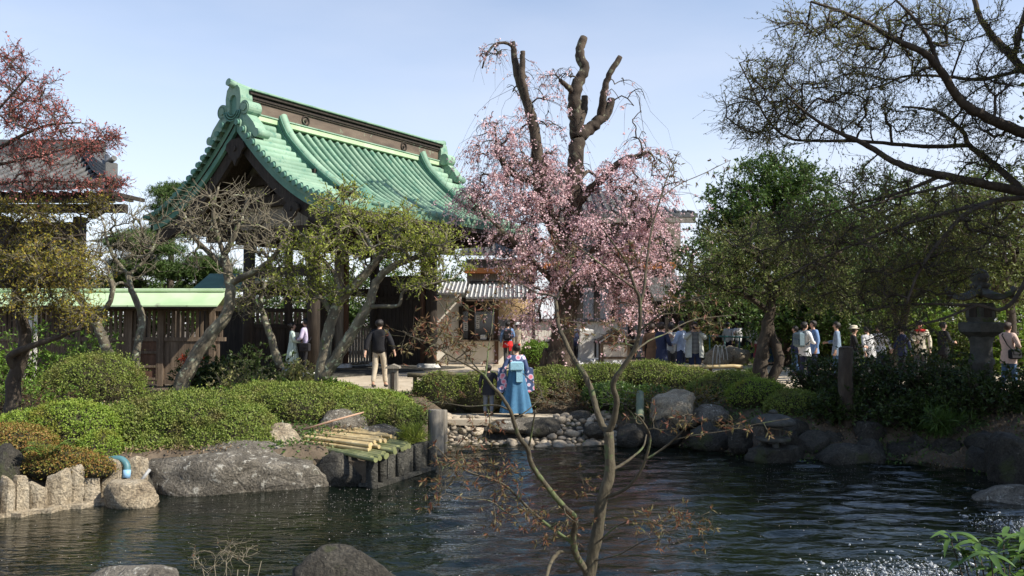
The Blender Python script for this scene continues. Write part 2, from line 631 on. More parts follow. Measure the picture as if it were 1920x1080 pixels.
# ---------------------------------------------------------------- rocks
def ico(sub):
    bm = bmesh.new()
    bmesh.ops.create_icosphere(bm, subdivisions=sub, radius=1.0)
    V = np.array([v.co[:] for v in bm.verts]); Fc = np.array([[v.index for v in f.verts] for f in bm.faces])
    bm.free()
    return V, Fc
ICO = {k: ico(k) for k in (1, 2, 3, 4)}
def rock_mesh(size, seed, sub=3, cuts=9, rough=0.16, flat_top=0.0):
    V, Fc = ICO[sub]
    V = V.copy()
    rs = np.random.default_rng(seed)
    for _ in range(cuts):                                   # broken faces
        n = unit(rs.normal(size=3)); n[2] = abs(n[2]) * 0.8
        n = unit(n); h = rs.uniform(0.62, 0.9)
        d = V @ n
        over = d > h
        V[over] -= np.outer((d[over] - h) * 0.95, n)
    if flat_top > 0:
        over = V[:, 2] > flat_top
        V[over, 2] = flat_top + (V[over, 2] - flat_top) * 0.2
    so = Vector(rs.uniform(-50, 50, 3))
    for i in range(len(V)):
        p = Vector(V[i])
        q = p * 1.7 + so
        k = mnoise.fractal(q, 0.9, 2.1, 5) * rough + (abs(mnoise.noise(q * 2.3)) - 0.25) * rough * 0.55
        V[i] = p * (1 + k)
    V = V * np.array(size) * 1.16
    return np_mesh('rock', V, [Fc], True)
def rock(name, label, cat, mat, c, size, seed, rz=0.0, sub=3, cuts=9, rough=0.16, flat_top=0.0, parent=None, group=None):
    me = rock_mesh(size, seed, sub, cuts, rough, flat_top)
    o = link(name, me, mat, parent, c, (0, 0, rz))
    if parent is None: tag(o, label, cat, group)
    return o

# ---------------------------------------------------------------- clipped shrubs
def mound_shrub(name, label, ells, leafm, corem, dens=1500, size=(0.03, 0.016), seed=1, cat='shrub', group=None,
                jitter=0.05, extra=None, base=None, lump=0.10):
    """ells: (x, y, z, rx, ry, rz) ellipsoids; the shrub is their union, leaves all over it"""
    c0 = ells[0]
    root = thing(name, label, cat, base or (c0[0], c0[1], c0[2] - c0[5] * 0.9), 0, group)
    off = Vector((seed * 3.1, seed * 1.7, 0))
    def lumps(U, c):
        out = np.empty(len(U))
        for i in range(len(U)):
            q = Vector(U[i] * np.array(c[3:6]) * 2.1) + off + Vector(c[:3])
            out[i] = mnoise.noise(q)
        return out
    core = Geo(); lv = Geo()
    E = [np.array(e[:3]) for e in ells]; R = [np.array(e[3:6]) for e in ells]
    for k, c in enumerate(ells):
        V, Fc = ICO[3]
        f = 0.90 + lump * lumps(V, c)
        core.add(V * R[k] * f[:, None] + E[k], Fc)
        area = 4 * pi * ((c[3]*c[4])**1.6/3 + (c[3]*c[5])**1.6/3 + (c[4]*c[5])**1.6/3) ** (1/1.6)
        n = int(area * dens)
        U = RNG.normal(size=(n, 3)); U[:, 2] = np.where(U[:, 2] < -0.3, -U[:, 2], U[:, 2]); U = unit(U)
        m = min(n, 5000)
        idx = RNG.integers(0, m, n)
        sub = U[:m]
        lum = lumps(sub, c)
        # every leaf takes the relief of a nearby sample direction
        U = unit(sub[idx] + RNG.normal(size=(n, 3)) * 0.02)
        f = 0.96 + lump * lum[idx] + RNG.normal(size=n) * jitter + (RNG.random(n) < 0.05) * RNG.exponential(0.07, n)
        C = U * R[k] * f[:, None] + E[k]
        keep = np.ones(n, bool)
        for q in range(len(ells)):
            if q != k:
                keep &= (((C - E[q]) / R[q]) ** 2).sum(1) > 0.86
        C = C[keep]; U2 = unit(U[keep] / R[k])
        n = len(C)
        D = unit(RNG.normal(size=(n, 3)) + U2 * 0.8 + np.array([0, 0, 0.3]))
        Nn = unit(U2 + RNG.normal(size=(n, 3)) * 0.5)
        V, T = leaves_np(C, D, Nn, size[0] * RNG.uniform(0.6, 1.4, n), size[1] * RNG.uniform(0.7, 1.3, n))
        lv.add(V, T)
    core.part('inner_growth', corem, root, True)
    lv.part('foliage', leafm, root, False, 'stuff')
    return root

def leafy_clump(name, label, c, r, n_stem, leafm, stemm, leaf=(0.10, 0.03), per=14, cat='shrub', group=None, up=0.6, twig=0.5, droop=0.2, seed=0):
    """loose shrub: stems from the base, twigs, leaves"""
    root = thing(name, label, cat, c, 0, group)
    S = np.array([[c[0] + random.gauss(0, r[0] * 0.15), c[1] + random.gauss(0, r[1] * 0.15), c[2]] for _ in range(n_stem)])
    D = rand_dirs(n_stem, up)
    D[:, 2] = np.abs(D[:, 2]) + 0.15
    D = unit(D * np.array([r[0], r[1], r[2]]))
    ell = 1.0 / np.sqrt(((D / np.array(r)) ** 2).sum(1))
    st, sr = twigs_np(S, D, ell, spread=0.05, up=0.1, droop=0.08, K=5, r=0.008, crook=0.03)
    g = Geo()
    g.add(*tubes_np(st, sr, 4))
    a, d = along(st, 5, 0.3, 1.0)
    tw, tr = twigs_np(a, d, twig * min(r), spread=0.9, up=0.2, droop=droop, K=3, r=0.004)
    g.add(*tubes_np(tw, tr, 3))
    g.part('stems', stemm, root, True, 'stuff')
    p, dd = along(tw, per, 0.2, 1.0)
    n = len(p)
    ld = unit(dd + RNG.normal(size=(n, 3)) * 0.8)
    ln = unit(RNG.normal(size=(n, 3)) * 0.6 + np.array([0, 0, 1]))
    V, T = leaves_np(p, ld, ln, leaf[0] * RNG.uniform(0.6, 1.3, n), leaf[1] * RNG.uniform(0.7, 1.3, n))
    Geo().add(V, T).part('foliage', leafm, root, False, 'stuff')
    return root

# ---------------------------------------------------------------- materials of the place
M_bark_grey = surf('lichen_bark', [(0.055, 0.045, 0.033), (0.14, 0.12, 0.085), (0.26, 0.24, 0.17)], scale=5, rough=0.9, bump=0.9, bscale=16, stretch=(1, 1, 0.45), spots=[((0.34, 0.36, 0.25), 9, 0.58), ((0.12, 0.15, 0.05), 4, 0.6)])
M_bark_dark = surf('dark_bark', [(0.025, 0.019, 0.014), (0.06, 0.045, 0.032), (0.11, 0.09, 0.065)], scale=6, rough=0.92, bump=0.9, bscale=18, stretch=(1, 1, 0.4))
M_bark_cherry = surf('cherry_bark', [(0.022, 0.016, 0.011), (0.055, 0.040, 0.028), (0.12, 0.09, 0.065)], scale=3, rough=0.92, bump=1.0, bscale=9, stretch=(1, 1, 0.6), spots=[((0.17, 0.17, 0.11), 5, 0.6)])
M_bark_maple = surf('maple_bark', [(0.035, 0.030, 0.018), (0.075, 0.062, 0.038), (0.13, 0.11, 0.07)], scale=14, rough=0.82, bump=0.5, bscale=45, stretch=(1, 1, 0.35), spots=[((0.10, 0.125, 0.05), 7, 0.56)])
M_twig = surf('plum_twig', [(0.09, 0.075, 0.05), (0.17, 0.145, 0.10), (0.26, 0.23, 0.16)], scale=7, rough=0.9, bump=0.3, bscale=40)
M_soil = surf('soil', [(0.055, 0.04, 0.025), (0.10, 0.075, 0.05), (0.17, 0.13, 0.09)], scale=2.2, rough=0.95, bump=0.8, bscale=14, spots=[((0.05, 0.07, 0.02), 1.6, 0.60)])
M_path = surf('sandy_path', [(0.36, 0.30, 0.22), (0.46, 0.39, 0.29), (0.54, 0.47, 0.36)], scale=1.8, rough=0.93, bump=0.35, bscale=60)
M_shrubcore = surf('shrub_inside', [(0.018, 0.018, 0.008), (0.035, 0.032, 0.014), (0.06, 0.05, 0.025)], scale=18, rough=1.0, bump=1.0, bscale=40)
M_rock = rockmat('grey_rock', [(0.055, 0.048, 0.038), (0.13, 0.115, 0.092), (0.26, 0.235, 0.195)], lich=0.57)
M_rock_dark = rockmat('dark_wet_rock', [(0.022, 0.020, 0.016), (0.05, 0.045, 0.036), (0.10, 0.092, 0.075)], (0.20, 0.19, 0.16), 0.63, 0.58, 0.78)
M_rock_tan = rockmat('tan_rock', [(0.17, 0.13, 0.088), (0.36, 0.295, 0.205), (0.50, 0.435, 0.33)], (0.50, 0.45, 0.36), 0.62, 0.66)
M_pebble = surf('river_stone', [(0.20, 0.165, 0.12), (0.32, 0.265, 0.195), (0.44, 0.38, 0.29)], scale=5, rough=0.75, bump=0.4, bscale=22, rand=0.5)
M_stone = surf('lantern_stone', [(0.03, 0.03, 0.026), (0.07, 0.068, 0.058), (0.125, 0.12, 0.105)], scale=4, rough=0.92, bump=0.8, bscale=26, spots=[((0.06, 0.075, 0.03), 3, 0.57)])
M_pale_stone = surf('pale_stone', [(0.48, 0.47, 0.44), (0.60, 0.59, 0.55), (0.68, 0.67, 0.64)], scale=4, rough=0.85, bump=0.2, bscale=60)
M_concrete = rockmat('old_concrete', [(0.03, 0.029, 0.024), (0.065, 0.062, 0.052), (0.12, 0.115, 0.098)], (0.20, 0.19, 0.165), 0.64, 0.60)
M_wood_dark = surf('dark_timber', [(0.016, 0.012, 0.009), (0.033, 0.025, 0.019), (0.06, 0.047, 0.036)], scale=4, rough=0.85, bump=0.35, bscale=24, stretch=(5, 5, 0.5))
M_wood_red = surf('red_brown_timber', [(0.06, 0.03, 0.018), (0.105, 0.055, 0.033), (0.15, 0.085, 0.05)], scale=4, rough=0.8, bump=0.3, bscale=24, stretch=(5, 5, 0.5))
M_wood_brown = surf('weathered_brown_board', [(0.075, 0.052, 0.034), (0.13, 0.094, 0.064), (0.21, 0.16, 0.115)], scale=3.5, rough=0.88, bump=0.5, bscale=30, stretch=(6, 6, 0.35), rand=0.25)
M_wood_grey = surf('weathered_grey_timber', [(0.13, 0.115, 0.09), (0.23, 0.205, 0.165), (0.33, 0.30, 0.25)], scale=4, rough=0.9, bump=0.5, bscale=30, stretch=(6, 6, 0.4))
M_wood_log = surf('mossy_log', [(0.06, 0.05, 0.028), (0.12, 0.10, 0.058), (0.19, 0.165, 0.10)], scale=5, rough=0.92, bump=0.6, bscale=22, spots=[((0.10, 0.13, 0.035), 3.2, 0.54)])
M_copper = surf('green_copper', [(0.145, 0.265, 0.18), (0.215, 0.34, 0.24), (0.30, 0.42, 0.30)], scale=1.3, rough=0.58, rand=0.16, bump=0.08, bscale=40, stretch=(1, 1, 1), spots=[((0.12, 0.25, 0.18), 3.6, 0.58), ((0.10, 0.18, 0.13), 9.0, 0.64), ((0.30, 0.40, 0.29), 6.0, 0.66)], spec=0.35)
M_copper_dk = surf('deep_green_copper', [(0.06, 0.16, 0.115), (0.10, 0.23, 0.17), (0.16, 0.31, 0.23)], scale=1.7, rough=0.6, bump=0.1, bscale=40)
M_copper_pale = surf('pale_green_copper', [(0.30, 0.44, 0.24), (0.40, 0.53, 0.31), (0.48, 0.60, 0.40)], scale=1.1, rough=0.66, bump=0.1, bscale=30, spots=[((0.22, 0.23, 0.17), 0.9, 0.62)])
M_bronze = surf('bronze_brown_sheet', [(0.07, 0.05, 0.035), (0.12, 0.088, 0.062), (0.18, 0.14, 0.10)], scale=1.6, rough=0.6, bump=0.12, bscale=30, stretch=(0.6, 1, 2), spots=[((0.20, 0.24, 0.16), 2.2, 0.63)])
M_tile = surf('grey_roof_tile', [(0.06, 0.06, 0.058), (0.10, 0.10, 0.097), (0.155, 0.155, 0.15)], scale=3, rough=0.6, bump=0.3, bscale=30, spec=0.5)
M_plaster = surf('white_plaster', [(0.60, 0.56, 0.48), (0.70, 0.66, 0.58), (0.76, 0.73, 0.66)], scale=1.4, rough=0.92, bump=0.15, bscale=50)
M_bamboo_y = surf('dry_bamboo', [(0.38, 0.27, 0.12), (0.50, 0.38, 0.19), (0.60, 0.49, 0.28)], scale=5, rough=0.5, bump=0.1, bscale=40, stretch=(1, 1, 1), rand=0.2)
M_bamboo_g = surf('green_bamboo', [(0.13, 0.145, 0.055), (0.20, 0.215, 0.09), (0.29, 0.29, 0.14)], scale=4, rough=0.5, bump=0.1, bscale=40, rand=0.22)
M_glass, _nt, _o = new_mat('window_glass')
_b = N(_nt, 'ShaderNodeBsdfPrincipled', Roughness=0.06); _b.inputs['Base Color'].default_value = (0.03, 0.035, 0.035, 1); _b.inputs['Specular IOR Level'].default_value = 0.7
_nt.links.new(_b.outputs[0], _o.inputs[0])
# leaves
L_azalea = leafmat('azalea_leaves', [(0.10, 0.16, 0.025), (0.17, 0.225, 0.04), (0.24, 0.28, 0.06), (0.13, 0.185, 0.03)], 0.25, patch=((0.15, 0.11, 0.045), 2.6, 0.60))
L_azalea_bright = leafmat('bright_azalea_leaves', [(0.125, 0.213, 0.025), (0.213, 0.300, 0.037), (0.275, 0.350, 0.062)], 0.28, patch=((0.25, 0.17, 0.04), 2.2, 0.62))
L_azalea_rust = leafmat('rusty_azalea_leaves', [(0.149, 0.172, 0.034), (0.253, 0.184, 0.046), (0.299, 0.138, 0.046), (0.184, 0.230, 0.034)], 0.25)
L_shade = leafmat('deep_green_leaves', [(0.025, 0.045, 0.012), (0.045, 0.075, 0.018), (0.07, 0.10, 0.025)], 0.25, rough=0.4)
L_green = leafmat('fresh_green_leaves', [(0.088, 0.175, 0.025), (0.150, 0.263, 0.037), (0.213, 0.338, 0.062)], 0.35)
L_pieris = leafmat('pale_young_leaves', [(0.30, 0.34, 0.08), (0.42, 0.42, 0.16), (0.48, 0.38, 0.20), (0.22, 0.30, 0.05)], 0.3)
L_spring = leafmat('spring_plum_leaves', [(0.24, 0.31, 0.04), (0.33, 0.38, 0.06), (0.40, 0.42, 0.09), (0.22, 0.27, 0.04)], 0.4)
L_yellow = leafmat('yellow_green_leaves', [(0.27, 0.26, 0.03), (0.36, 0.32, 0.045), (0.31, 0.20, 0.035), (0.23, 0.26, 0.04)], 0.4)
L_redmaple = leafmat('red_maple_leaves', [(0.42, 0.10, 0.09), (0.50, 0.15, 0.13), (0.54, 0.24, 0.21), (0.38, 0.12, 0.09)], 0.35)
L_bronze = leafmat('bronze_young_leaves', [(0.15, 0.045, 0.028), (0.18, 0.08, 0.04), (0.14, 0.115, 0.045), (0.17, 0.15, 0.06), (0.20, 0.09, 0.06)], 0.35)
L_ever = leafmat('evergreen_leaves', [(0.045, 0.09, 0.018), (0.075, 0.14, 0.026), (0.11, 0.18, 0.035), (0.06, 0.11, 0.022)], 0.25, rough=0.4, spec=0.45)
L_olive = leafmat('olive_leaves', [(0.085, 0.125, 0.025), (0.14, 0.18, 0.04), (0.20, 0.23, 0.06), (0.11, 0.12, 0.035)], 0.3)
L_over = leafmat('small_brownish_leaves', [(0.090, 0.102, 0.030), (0.144, 0.150, 0.048), (0.180, 0.114, 0.054), (0.120, 0.132, 0.042)], 0.35)
L_pine = leafmat('pine_needles', [(0.036, 0.072, 0.017), (0.066, 0.114, 0.024), (0.096, 0.150, 0.036)], 0.1)
L_blossom = leafmat('pink_blossom', [(0.76, 0.46, 0.49), (0.82, 0.58, 0.60), (0.87, 0.71, 0.71), (0.76, 0.49, 0.52), (0.84, 0.63, 0.64)], 0.35, rough=0.7)
L_fern = leafmat('fern_fronds', [(0.12, 0.20, 0.03), (0.20, 0.28, 0.06)], 0.3)
# ================================================================ THE SETTING
M_copper_mid = surf('rib_shade_copper', [(0.09, 0.20, 0.135), (0.135, 0.26, 0.18), (0.19, 0.32, 0.23)], scale=1.3, rough=0.6, bump=0.1, bscale=40, stretch=(1, 1, 1))  # darker copper for the deck: shade between the roof ribs put into the colour
# ---- pond outline at water level
shore_px = [(0, 958), (110, 944), (210, 930), (300, 924), (440, 922), (590, 908), (690, 912), (745, 896), (800, 880), (822, 852),
            (838, 830), (950, 832), (1050, 836), (1130, 832), (1190, 836), (1300, 842), (1400, 862), (1520, 868), (1660, 868), (1800, 880), (1880, 905), (1920, 940)]
POND = [tuple(G(x, y, WATER_Z)[:2]) for x, y in shore_px]
POND += [(8.6, 9.6), (9.2, 8.0), (7.5, 6.3), (4.6, 6.0), (3.2, 6.6), (1.5, 7.0), (0.2, 7.1), (-1.0, 7.3), (-2.6, 7.4), (-5, 7.6), (-8, 8.2), (-9.2, 9.4)]
def smooth_loop(poly, it=2):
    for _ in range(it):
        q = []
        for i in range(len(poly)):
            a = np.array(poly[i]); b = np.array(poly[(i + 1) % len(poly)])
            q += [tuple(a * .75 + b * .25), tuple(a * .25 + b * .75)]
        poly = q
    return poly
PONDS = np.array(smooth_loop(POND, 1))
def pond_sd(Q):
    """signed distance to the pond outline: negative inside"""
    Q = np.asarray(Q, dtype=float)
    d = np.full(len(Q), 1e9); ins = np.zeros(len(Q), bool)
    n = len(PONDS)
    for i in range(n):
        a, b = PONDS[i], PONDS[(i + 1) % n]
        ab = b - a; t = np.clip(((Q - a) @ ab) / (ab @ ab + 1e-12), 0, 1)
        d = np.minimum(d, np.linalg.norm(Q - (a + t[:, None] * ab), axis=1))
        c = (a[1] > Q[:, 1]) != (b[1] > Q[:, 1])
        xi = (b[0] - a[0]) * (Q[:, 1] - a[1]) / (b[1] - a[1] + 1e-12) + a[0]
        ins ^= c & (Q[:, 0] < xi)
    return np.where(ins, -d, d)
def sstep(a, b, x):
    t = np.clip((x - a) / (b - a), 0, 1); return t * t * (3 - 2 * t)
def ground_z(Q):
    Q = np.asarray(Q, dtype=float)
    d = pond_sd(Q)
    x, y = Q[:, 0], Q[:, 1]
    z = np.where(d < 0, -0.86 - 0.75 * sstep(0, 1.2, -d), -0.86 + 0.86 * sstep(0.0, 2.1, d))
    # steeper stone-edged bank at the left
    left = sstep(-2.2, -3.0, x) * sstep(9.5, 10.5, y)
    zl = np.where(d < 0, z, -0.80 + 0.55 * sstep(0.0, 0.35, d) + 0.25 * sstep(0.4, 4.0, d))
    z = z * (1 - left) + zl * left
    # the low pebble landing where the two figures stand
    land = sstep(-2.1, -1.3, x) * sstep(2.6, 1.6, x) * sstep(16.0, 16.8, y)
    zp = np.where(d < 0, z, -0.86 + 0.45 * sstep(0.0, 1.1, d) + 0.41 * sstep(1.9, 2.9, d))
    z = z * (1 - land) + zp * land
    # near bank falls away below the picture
    near = sstep(7.6, 6.6, y)
    zn = np.minimum(z, 1.65 - 0.36 * np.maximum(y, 0) - 0.35)
    z = np.where(y < 7.6, z * (1 - near) + zn * near, z)
    return z
def gz(x, y):
    return float(ground_z([(x, y)])[0])

def grid_axis(a, b, fine_a, fine_b, fine, coarse):
    v = [a]
    while v[-1] < b - 1e-6:
        s = fine if fine_a <= v[-1] < fine_b else coarse
        if v[-1] < fine_a and v[-1] + s > fine_a: v.append(fine_a)
        else: v.append(v[-1] + s)
    return np.array(v)
gx = np.concatenate([[-900, -400, -180, -90, -50, -32], np.arange(-22, 22.01, 0.22), [32, 50, 90, 180, 400, 900]])
gy = np.concatenate([[-200, -60, -20, -8, -2], np.arange(0, 24.01, 0.2), [26, 29, 33, 38, 45, 60, 90, 150, 300, 600, 1400]])
GX, GY = np.meshgrid(gx, gy)
Q = np.stack([GX.ravel(), GY.ravel()], 1)
Z = ground_z(Q)
dry = pond_sd(Q) > 0.3
for i in range(len(Q)):
    if dry[i] and abs(Q[i, 0]) < 23 and Q[i, 1] < 25:
        Z[i] += 0.03 * mnoise.noise(Vector((Q[i, 0] * 1.3, Q[i, 1] * 1.3, 0))) - 0.03
Z[(Q[:, 1] > 24.5)] = -0.02
ny, nx = GX.shape
ii = (np.arange(ny - 1)[:, None] * nx + np.arange(nx - 1)[None, :]).ravel()
gq = np.stack([ii, ii + 1, ii + nx + 1, ii + nx], 1)
ground = link('ground', np_mesh('ground', np.column_stack([Q, Z]), [gq], True), M_soil)
tag(ground, kind='structure')

# ---- paths, sandy and sunlit
def sheet_poly(name, pts, z, mat, thick=0.03):
    mb = MB(); mb.prism([(x, y, z - thick) for x, y in pts], (0, 0, thick))
    o = mb.build(name, mat); tag(o, kind='structure'); return o
sheet_poly('gate_path', smooth_loop([(-6.6, 20.2), (-2.2, 20.0), (2.0, 20.4), (9, 20.6), (22, 19.2), (24, 26), (14, 34.2), (2, 33.2), (1.5, 36), (-12, 40), (-9, 30), (-7.6, 25)], 1), 0.010, M_path)
sheet_poly('landing', smooth_loop([(-1.85, 17.75), (-1.2, 17.55), (1.0, 17.6), (1.5, 18.0), (1.0, 18.75), (-1.0, 18.85), (-1.9, 18.6)], 1), -0.40, M_path, 0.12)

# ---- water: real ripples, rings spreading from the splash at the right
SPLASH = G(1690, 1075, WATER_Z)
ax_ = np.arange(-10.5, 11.5, 0.055); ay_ = np.concatenate([np.arange(5.6, 12, 0.05), np.arange(12, 18.6, 0.07)])
WX, WY = np.meshgrid(ax_, ay_)
def wave(x, y):
    r = np.hypot(x - SPLASH.x, (y - SPLASH.y))
    h = 0.005 * np.sin(2 * pi * r / 0.24) * np.exp(-r / 2.2)
    h += 0.006 * np.sin(2 * pi * r / 0.42 + 1.3 + 0.8 * np.sin(x * 1.7)) * np.exp(-r / 4.0)
    rs = np.random.default_rng(5)
    amp_pos = 0.16 + 0.84 * sstep(-3.0, -0.6, x)
    for k in range(44):
        lam = rs.uniform(0.16, 0.75)
        th = rs.normal(pi / 2 + 0.15, 0.38)
        a = 0.0031 * lam ** 0.8
        h += amp_pos * a * np.sin(2 * pi / lam * (x * np.cos(th) + y * np.sin(th)) + rs.uniform(0, 6.28) + 1.1 * np.sin(x * rs.uniform(.6, 1.8) + y * rs.uniform(.3, 1.2)))
    return h
WZ = WATER_Z + wave(WX, WY)
ny, nx = WX.shape
ii = (np.arange(ny - 1)[:, None] * nx + np.arange(nx - 1)[None, :]).ravel()
wq = np.stack([ii, ii + 1, ii + nx + 1, ii + nx], 1)
M_water, nt, out = new_mat('pond_water')
b = N(nt, 'ShaderNodeBsdfPrincipled', Roughness=0.02)
b.inputs['IOR'].default_value = 1.38
b.inputs['Specular IOR Level'].default_value = 0.5
tc = N(nt, 'ShaderNodeTexCoord')
no = N(nt, 'ShaderNodeTexNoise', Scale=0.5, Detail=4)
nt.links.new(tc.outputs['Object'], no.inputs['Vector'])
nt.links.new(ramp(nt, no.outputs['Fac'], [(0.35, (0.002, 0.004, 0.003)), (0.65, (0.006, 0.010, 0.005))]).outputs[0], b.inputs['Base Color'])
mp = N(nt, 'ShaderNodeMapping'); mp.inputs['Scale'].default_value = (4.0, 10.0, 1)
nt.links.new(tc.outputs['Object'], mp.inputs[0])
n2 = N(nt, 'ShaderNodeTexNoise', Scale=1.0, Detail=3, Distortion=0.6)
nt.links.new(mp.outputs[0], n2.inputs['Vector'])
bu = N(nt, 'ShaderNodeBump', Strength=0.32); bu.inputs['Distance'].default_value = 0.05
nt.links.new(n2.outputs['Fac'], bu.inputs['Height'])
nt.links.new(bu.outputs[0], b.inputs['Normal'])
nt.links.new(b.outputs[0], out.inputs[0])
water = link('water', np_mesh('water', np.stack([WX, WY, WZ], -1).reshape(-1, 3), [wq], True), M_water)
tag(water, kind='structure')

# ================================================================ THE TEMPLE GATE
# local frame: x along the ridge (away from us to the right), y across it (left, behind), z up
GO = Vector((X(438, 24.0), 24.0, 0.0))
GA = atan2(0.83, 0.56)
gate = thing('temple_gate', 'large wooden temple gate with sweeping green copper roof and tall brown ridge', 'gate', GO, GA)
RL = 9.4; HW = 4.24; ZR = 7.74; ZE = 4.86
def prof(s):
    """roof surface: s 0 at the ridge .. 1 at the eave -> (distance across, height)"""
    d = HW * s
    drop = (ZR - ZE) * (1 - max(0.0, 1 - s) ** 1.62)
    return d, ZR - drop
def roof_pt(x, s, side, lift=0.0):
    """side -1: the slope towards us; eaves kick up at both ends"""
    d, z = prof(s)
    e = abs(x - RL / 2) / (RL / 2)
    z += 0.07 * (s ** 2) * max(0, e - 0.35) ** 2 / 0.42
    d2, z2 = prof(min(1, s + 0.01)); d1, z1 = prof(max(0, s - 0.01))
    nx_, nz_ = -(z2 - z1), (d2 - d1)
    L = sqrt(nx_ * nx_ + nz_ * nz_)
    return Vector((x, side * (d + nx_ / L * lift), z + nz_ / L * lift))
NS = 18
def gpart(mb, name, mat, parent=gate):
    return mb.build(name, mat, parent, world=False)
# thick copper deck for each slope, with ribs as pieces
roof_objs = {}
for side in (-1, 1):
    mb = MB()
    xs = [-0.05 + (RL + 0.1) * i / 24 for i in range(25)]
    top = [[roof_pt(x, j / NS, side) for j in range(NS + 1)] for x in xs]
    bot = [[roof_pt(x, j / NS, side, -0.16) for j in range(NS + 1)] for x in xs]
    mb.sheet(top)
    mb.sheet([[t[-1], b_[-1]] for t, b_ in zip(top, bot)], smooth=False)
    for k in (0, -1):
        mb.sheet([[t, b_] for t, b_ in zip(top[k], bot[k])], smooth=False)
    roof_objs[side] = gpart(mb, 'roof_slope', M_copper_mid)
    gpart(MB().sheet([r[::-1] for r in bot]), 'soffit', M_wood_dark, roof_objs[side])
# down-slope ribs between the two descending ridges
def rib_mesh(x, side, s0, s1, r=0.070, n=9):
    mb = MB(); rows = []
    for j in range(15):
        s = s0 + (s1 - s0) * j / 14
        base = roof_pt(x, s, side)
        nrm = (roof_pt(x, s, side, 0.1) - base).normalized()
        row = []
        for k in range(n):
            a = pi * k / (n - 1)
            row.append(base + Vector((cos(a) * r, 0, 0)) + nrm * (max(0, sin(a)) ** 0.6 * r * 2.0 - 0.004))
        rows.append(row)
    mb.sheet(rows)
    mb.add(rows[-1], [list(range(n))]); mb.add(rows[0], [list(range(n))[::-1]])
    return mb
xr0, xr1 = 1.80, RL - 1.80
nrib = 19
for side in (-1, 1):
    for i in range(nrib):
        x = xr0 + (xr1 - xr0) * i / (nrib - 1)
        o = gpart(rib_mesh(x, side, 0.055, 1.004), 'roof_rib', M_copper, roof_objs[side])
# ribs hidden inside the band between descending ridge and verge tiles (far end shows them)
# verge tiles: half-pipes that lie along the ridge direction, one under another down both verges
def verge_tile(x0, x1, s, side, w=0.275):
    mb = MB()
    n = 8; rows = []
    for x in (x0, (x0 + x1) / 2, x1):
        row = []
        for k in range(n):
            u = k / (n - 1)
            ss = min(1.0, s + (u - 0.5) * w / 5.1)
            row.append(roof_pt(x, ss, side, 0.02 + 0.16 * max(0, sin(pi * u)) ** 0.7 - 0.05 * u))
        rows.append(row)
    low = [[roof_pt(x, min(1.0, s + (k / (n - 1) - 0.5) * w / 5.1), side, 0.004) for k in range(n)] for x in (x0, (x0 + x1) / 2, x1)]
    mb.sheet(rows)
    for e in (0, -1):
        mb.sheet([rows[e], low[e]], smooth=False)
    mb.sheet([[r[0], l[0]] for r, l in zip(rows, low)], smooth=False)
    mb.sheet([[r[-1], l[-1]] for r, l in zip(rows, low)], smooth=False)
    return mb
NV = 18
for side in (-1, 1):
    for (x0, x1) in ((-0.20, 1.10), (RL - 1.10, RL + 0.20)):
        for i in range(NV):
            s = 0.075 + (0.975 - 0.075) * i / (NV - 1)
            gpart(verge_tile(x0, x1, s, side), 'verge_tile', M_copper, roof_objs[side])
            # round end of the tile, seen from the gable
            e = roof_pt(x0 if x0 < 1 else x1, s, side, 0.035)
            dx = -0.07 if x0 < 1 else 0.07
            mb = MB().tube([e + Vector((0, 0, 0)), e + Vector((dx, 0, 0))], 0.085, 10)
            gpart(mb, 'tile_end', M_copper_dk, roof_objs[side])
# descending ridges: stepped, dark sides and a pale rounded top, swept down the slope
for side in (-1, 1):
    for xc, sg in ((1.42, 1), (RL - 1.42, -1)):
        up_ = lambda s: 0.22 * max(0, 1 - s / 0.16) ** 1.6
        levels = [(0.17, 0.00, 0.10, M_copper_dk), (0.13, 0.10, 0.19, M_copper_dk), (0.15, 0.19, 0.235, M_copper_dk)]
        par = None
        for w, h0, h1, mt in levels:
            mb = MB(); rows = []
            for j in range(17):
                s = 0.02 + 0.84 * j / 16
                h = up_(s) * (0 if h0 == 0 else 1); h2 = up_(s)
                rows.append([roof_pt(xc - w, s, side, h0 + h), roof_pt(xc - w, s, side, h1 + h2), roof_pt(xc + w, s, side, h1 + h2), roof_pt(xc + w, s, side, h0 + h)])
            mb.sheet(rows, smooth=False); mb.add(rows[-1], [(0, 1, 2, 3)])
            if par is None:
                par = gpart(mb, 'descending_ridge', mt)
            else:
                gpart(mb, 'ridge_course', mt, par)
        mb = MB(); rows = []
        for j in range(17):
            s = 0.02 + 0.855 * j / 16
            rows.append([roof_pt(xc + cos(pi * k / 8) * 0.125, s, side, 0.236 + up_(s) + sin(pi * k / 8) * 0.10) for k in range(9)])
        mb.sheet(rows); mb.add(rows[-1], [list(range(9))])
        gpart(mb, 'ridge_cap', M_copper, par)
        # ornament block at its lower end
        e = roof_pt(xc, 0.885, side, 0.17)
        mb = MB().box(e, (0.42, 0.14, 0.44), bev=0.03)
        mb.tube([e + Vector((0, -0.1, 0.16)), e + Vector((0, 0.1, 0.16))], 0.14, 10)
        gpart(mb, 'ridge_end_tile', M_copper_dk, par)
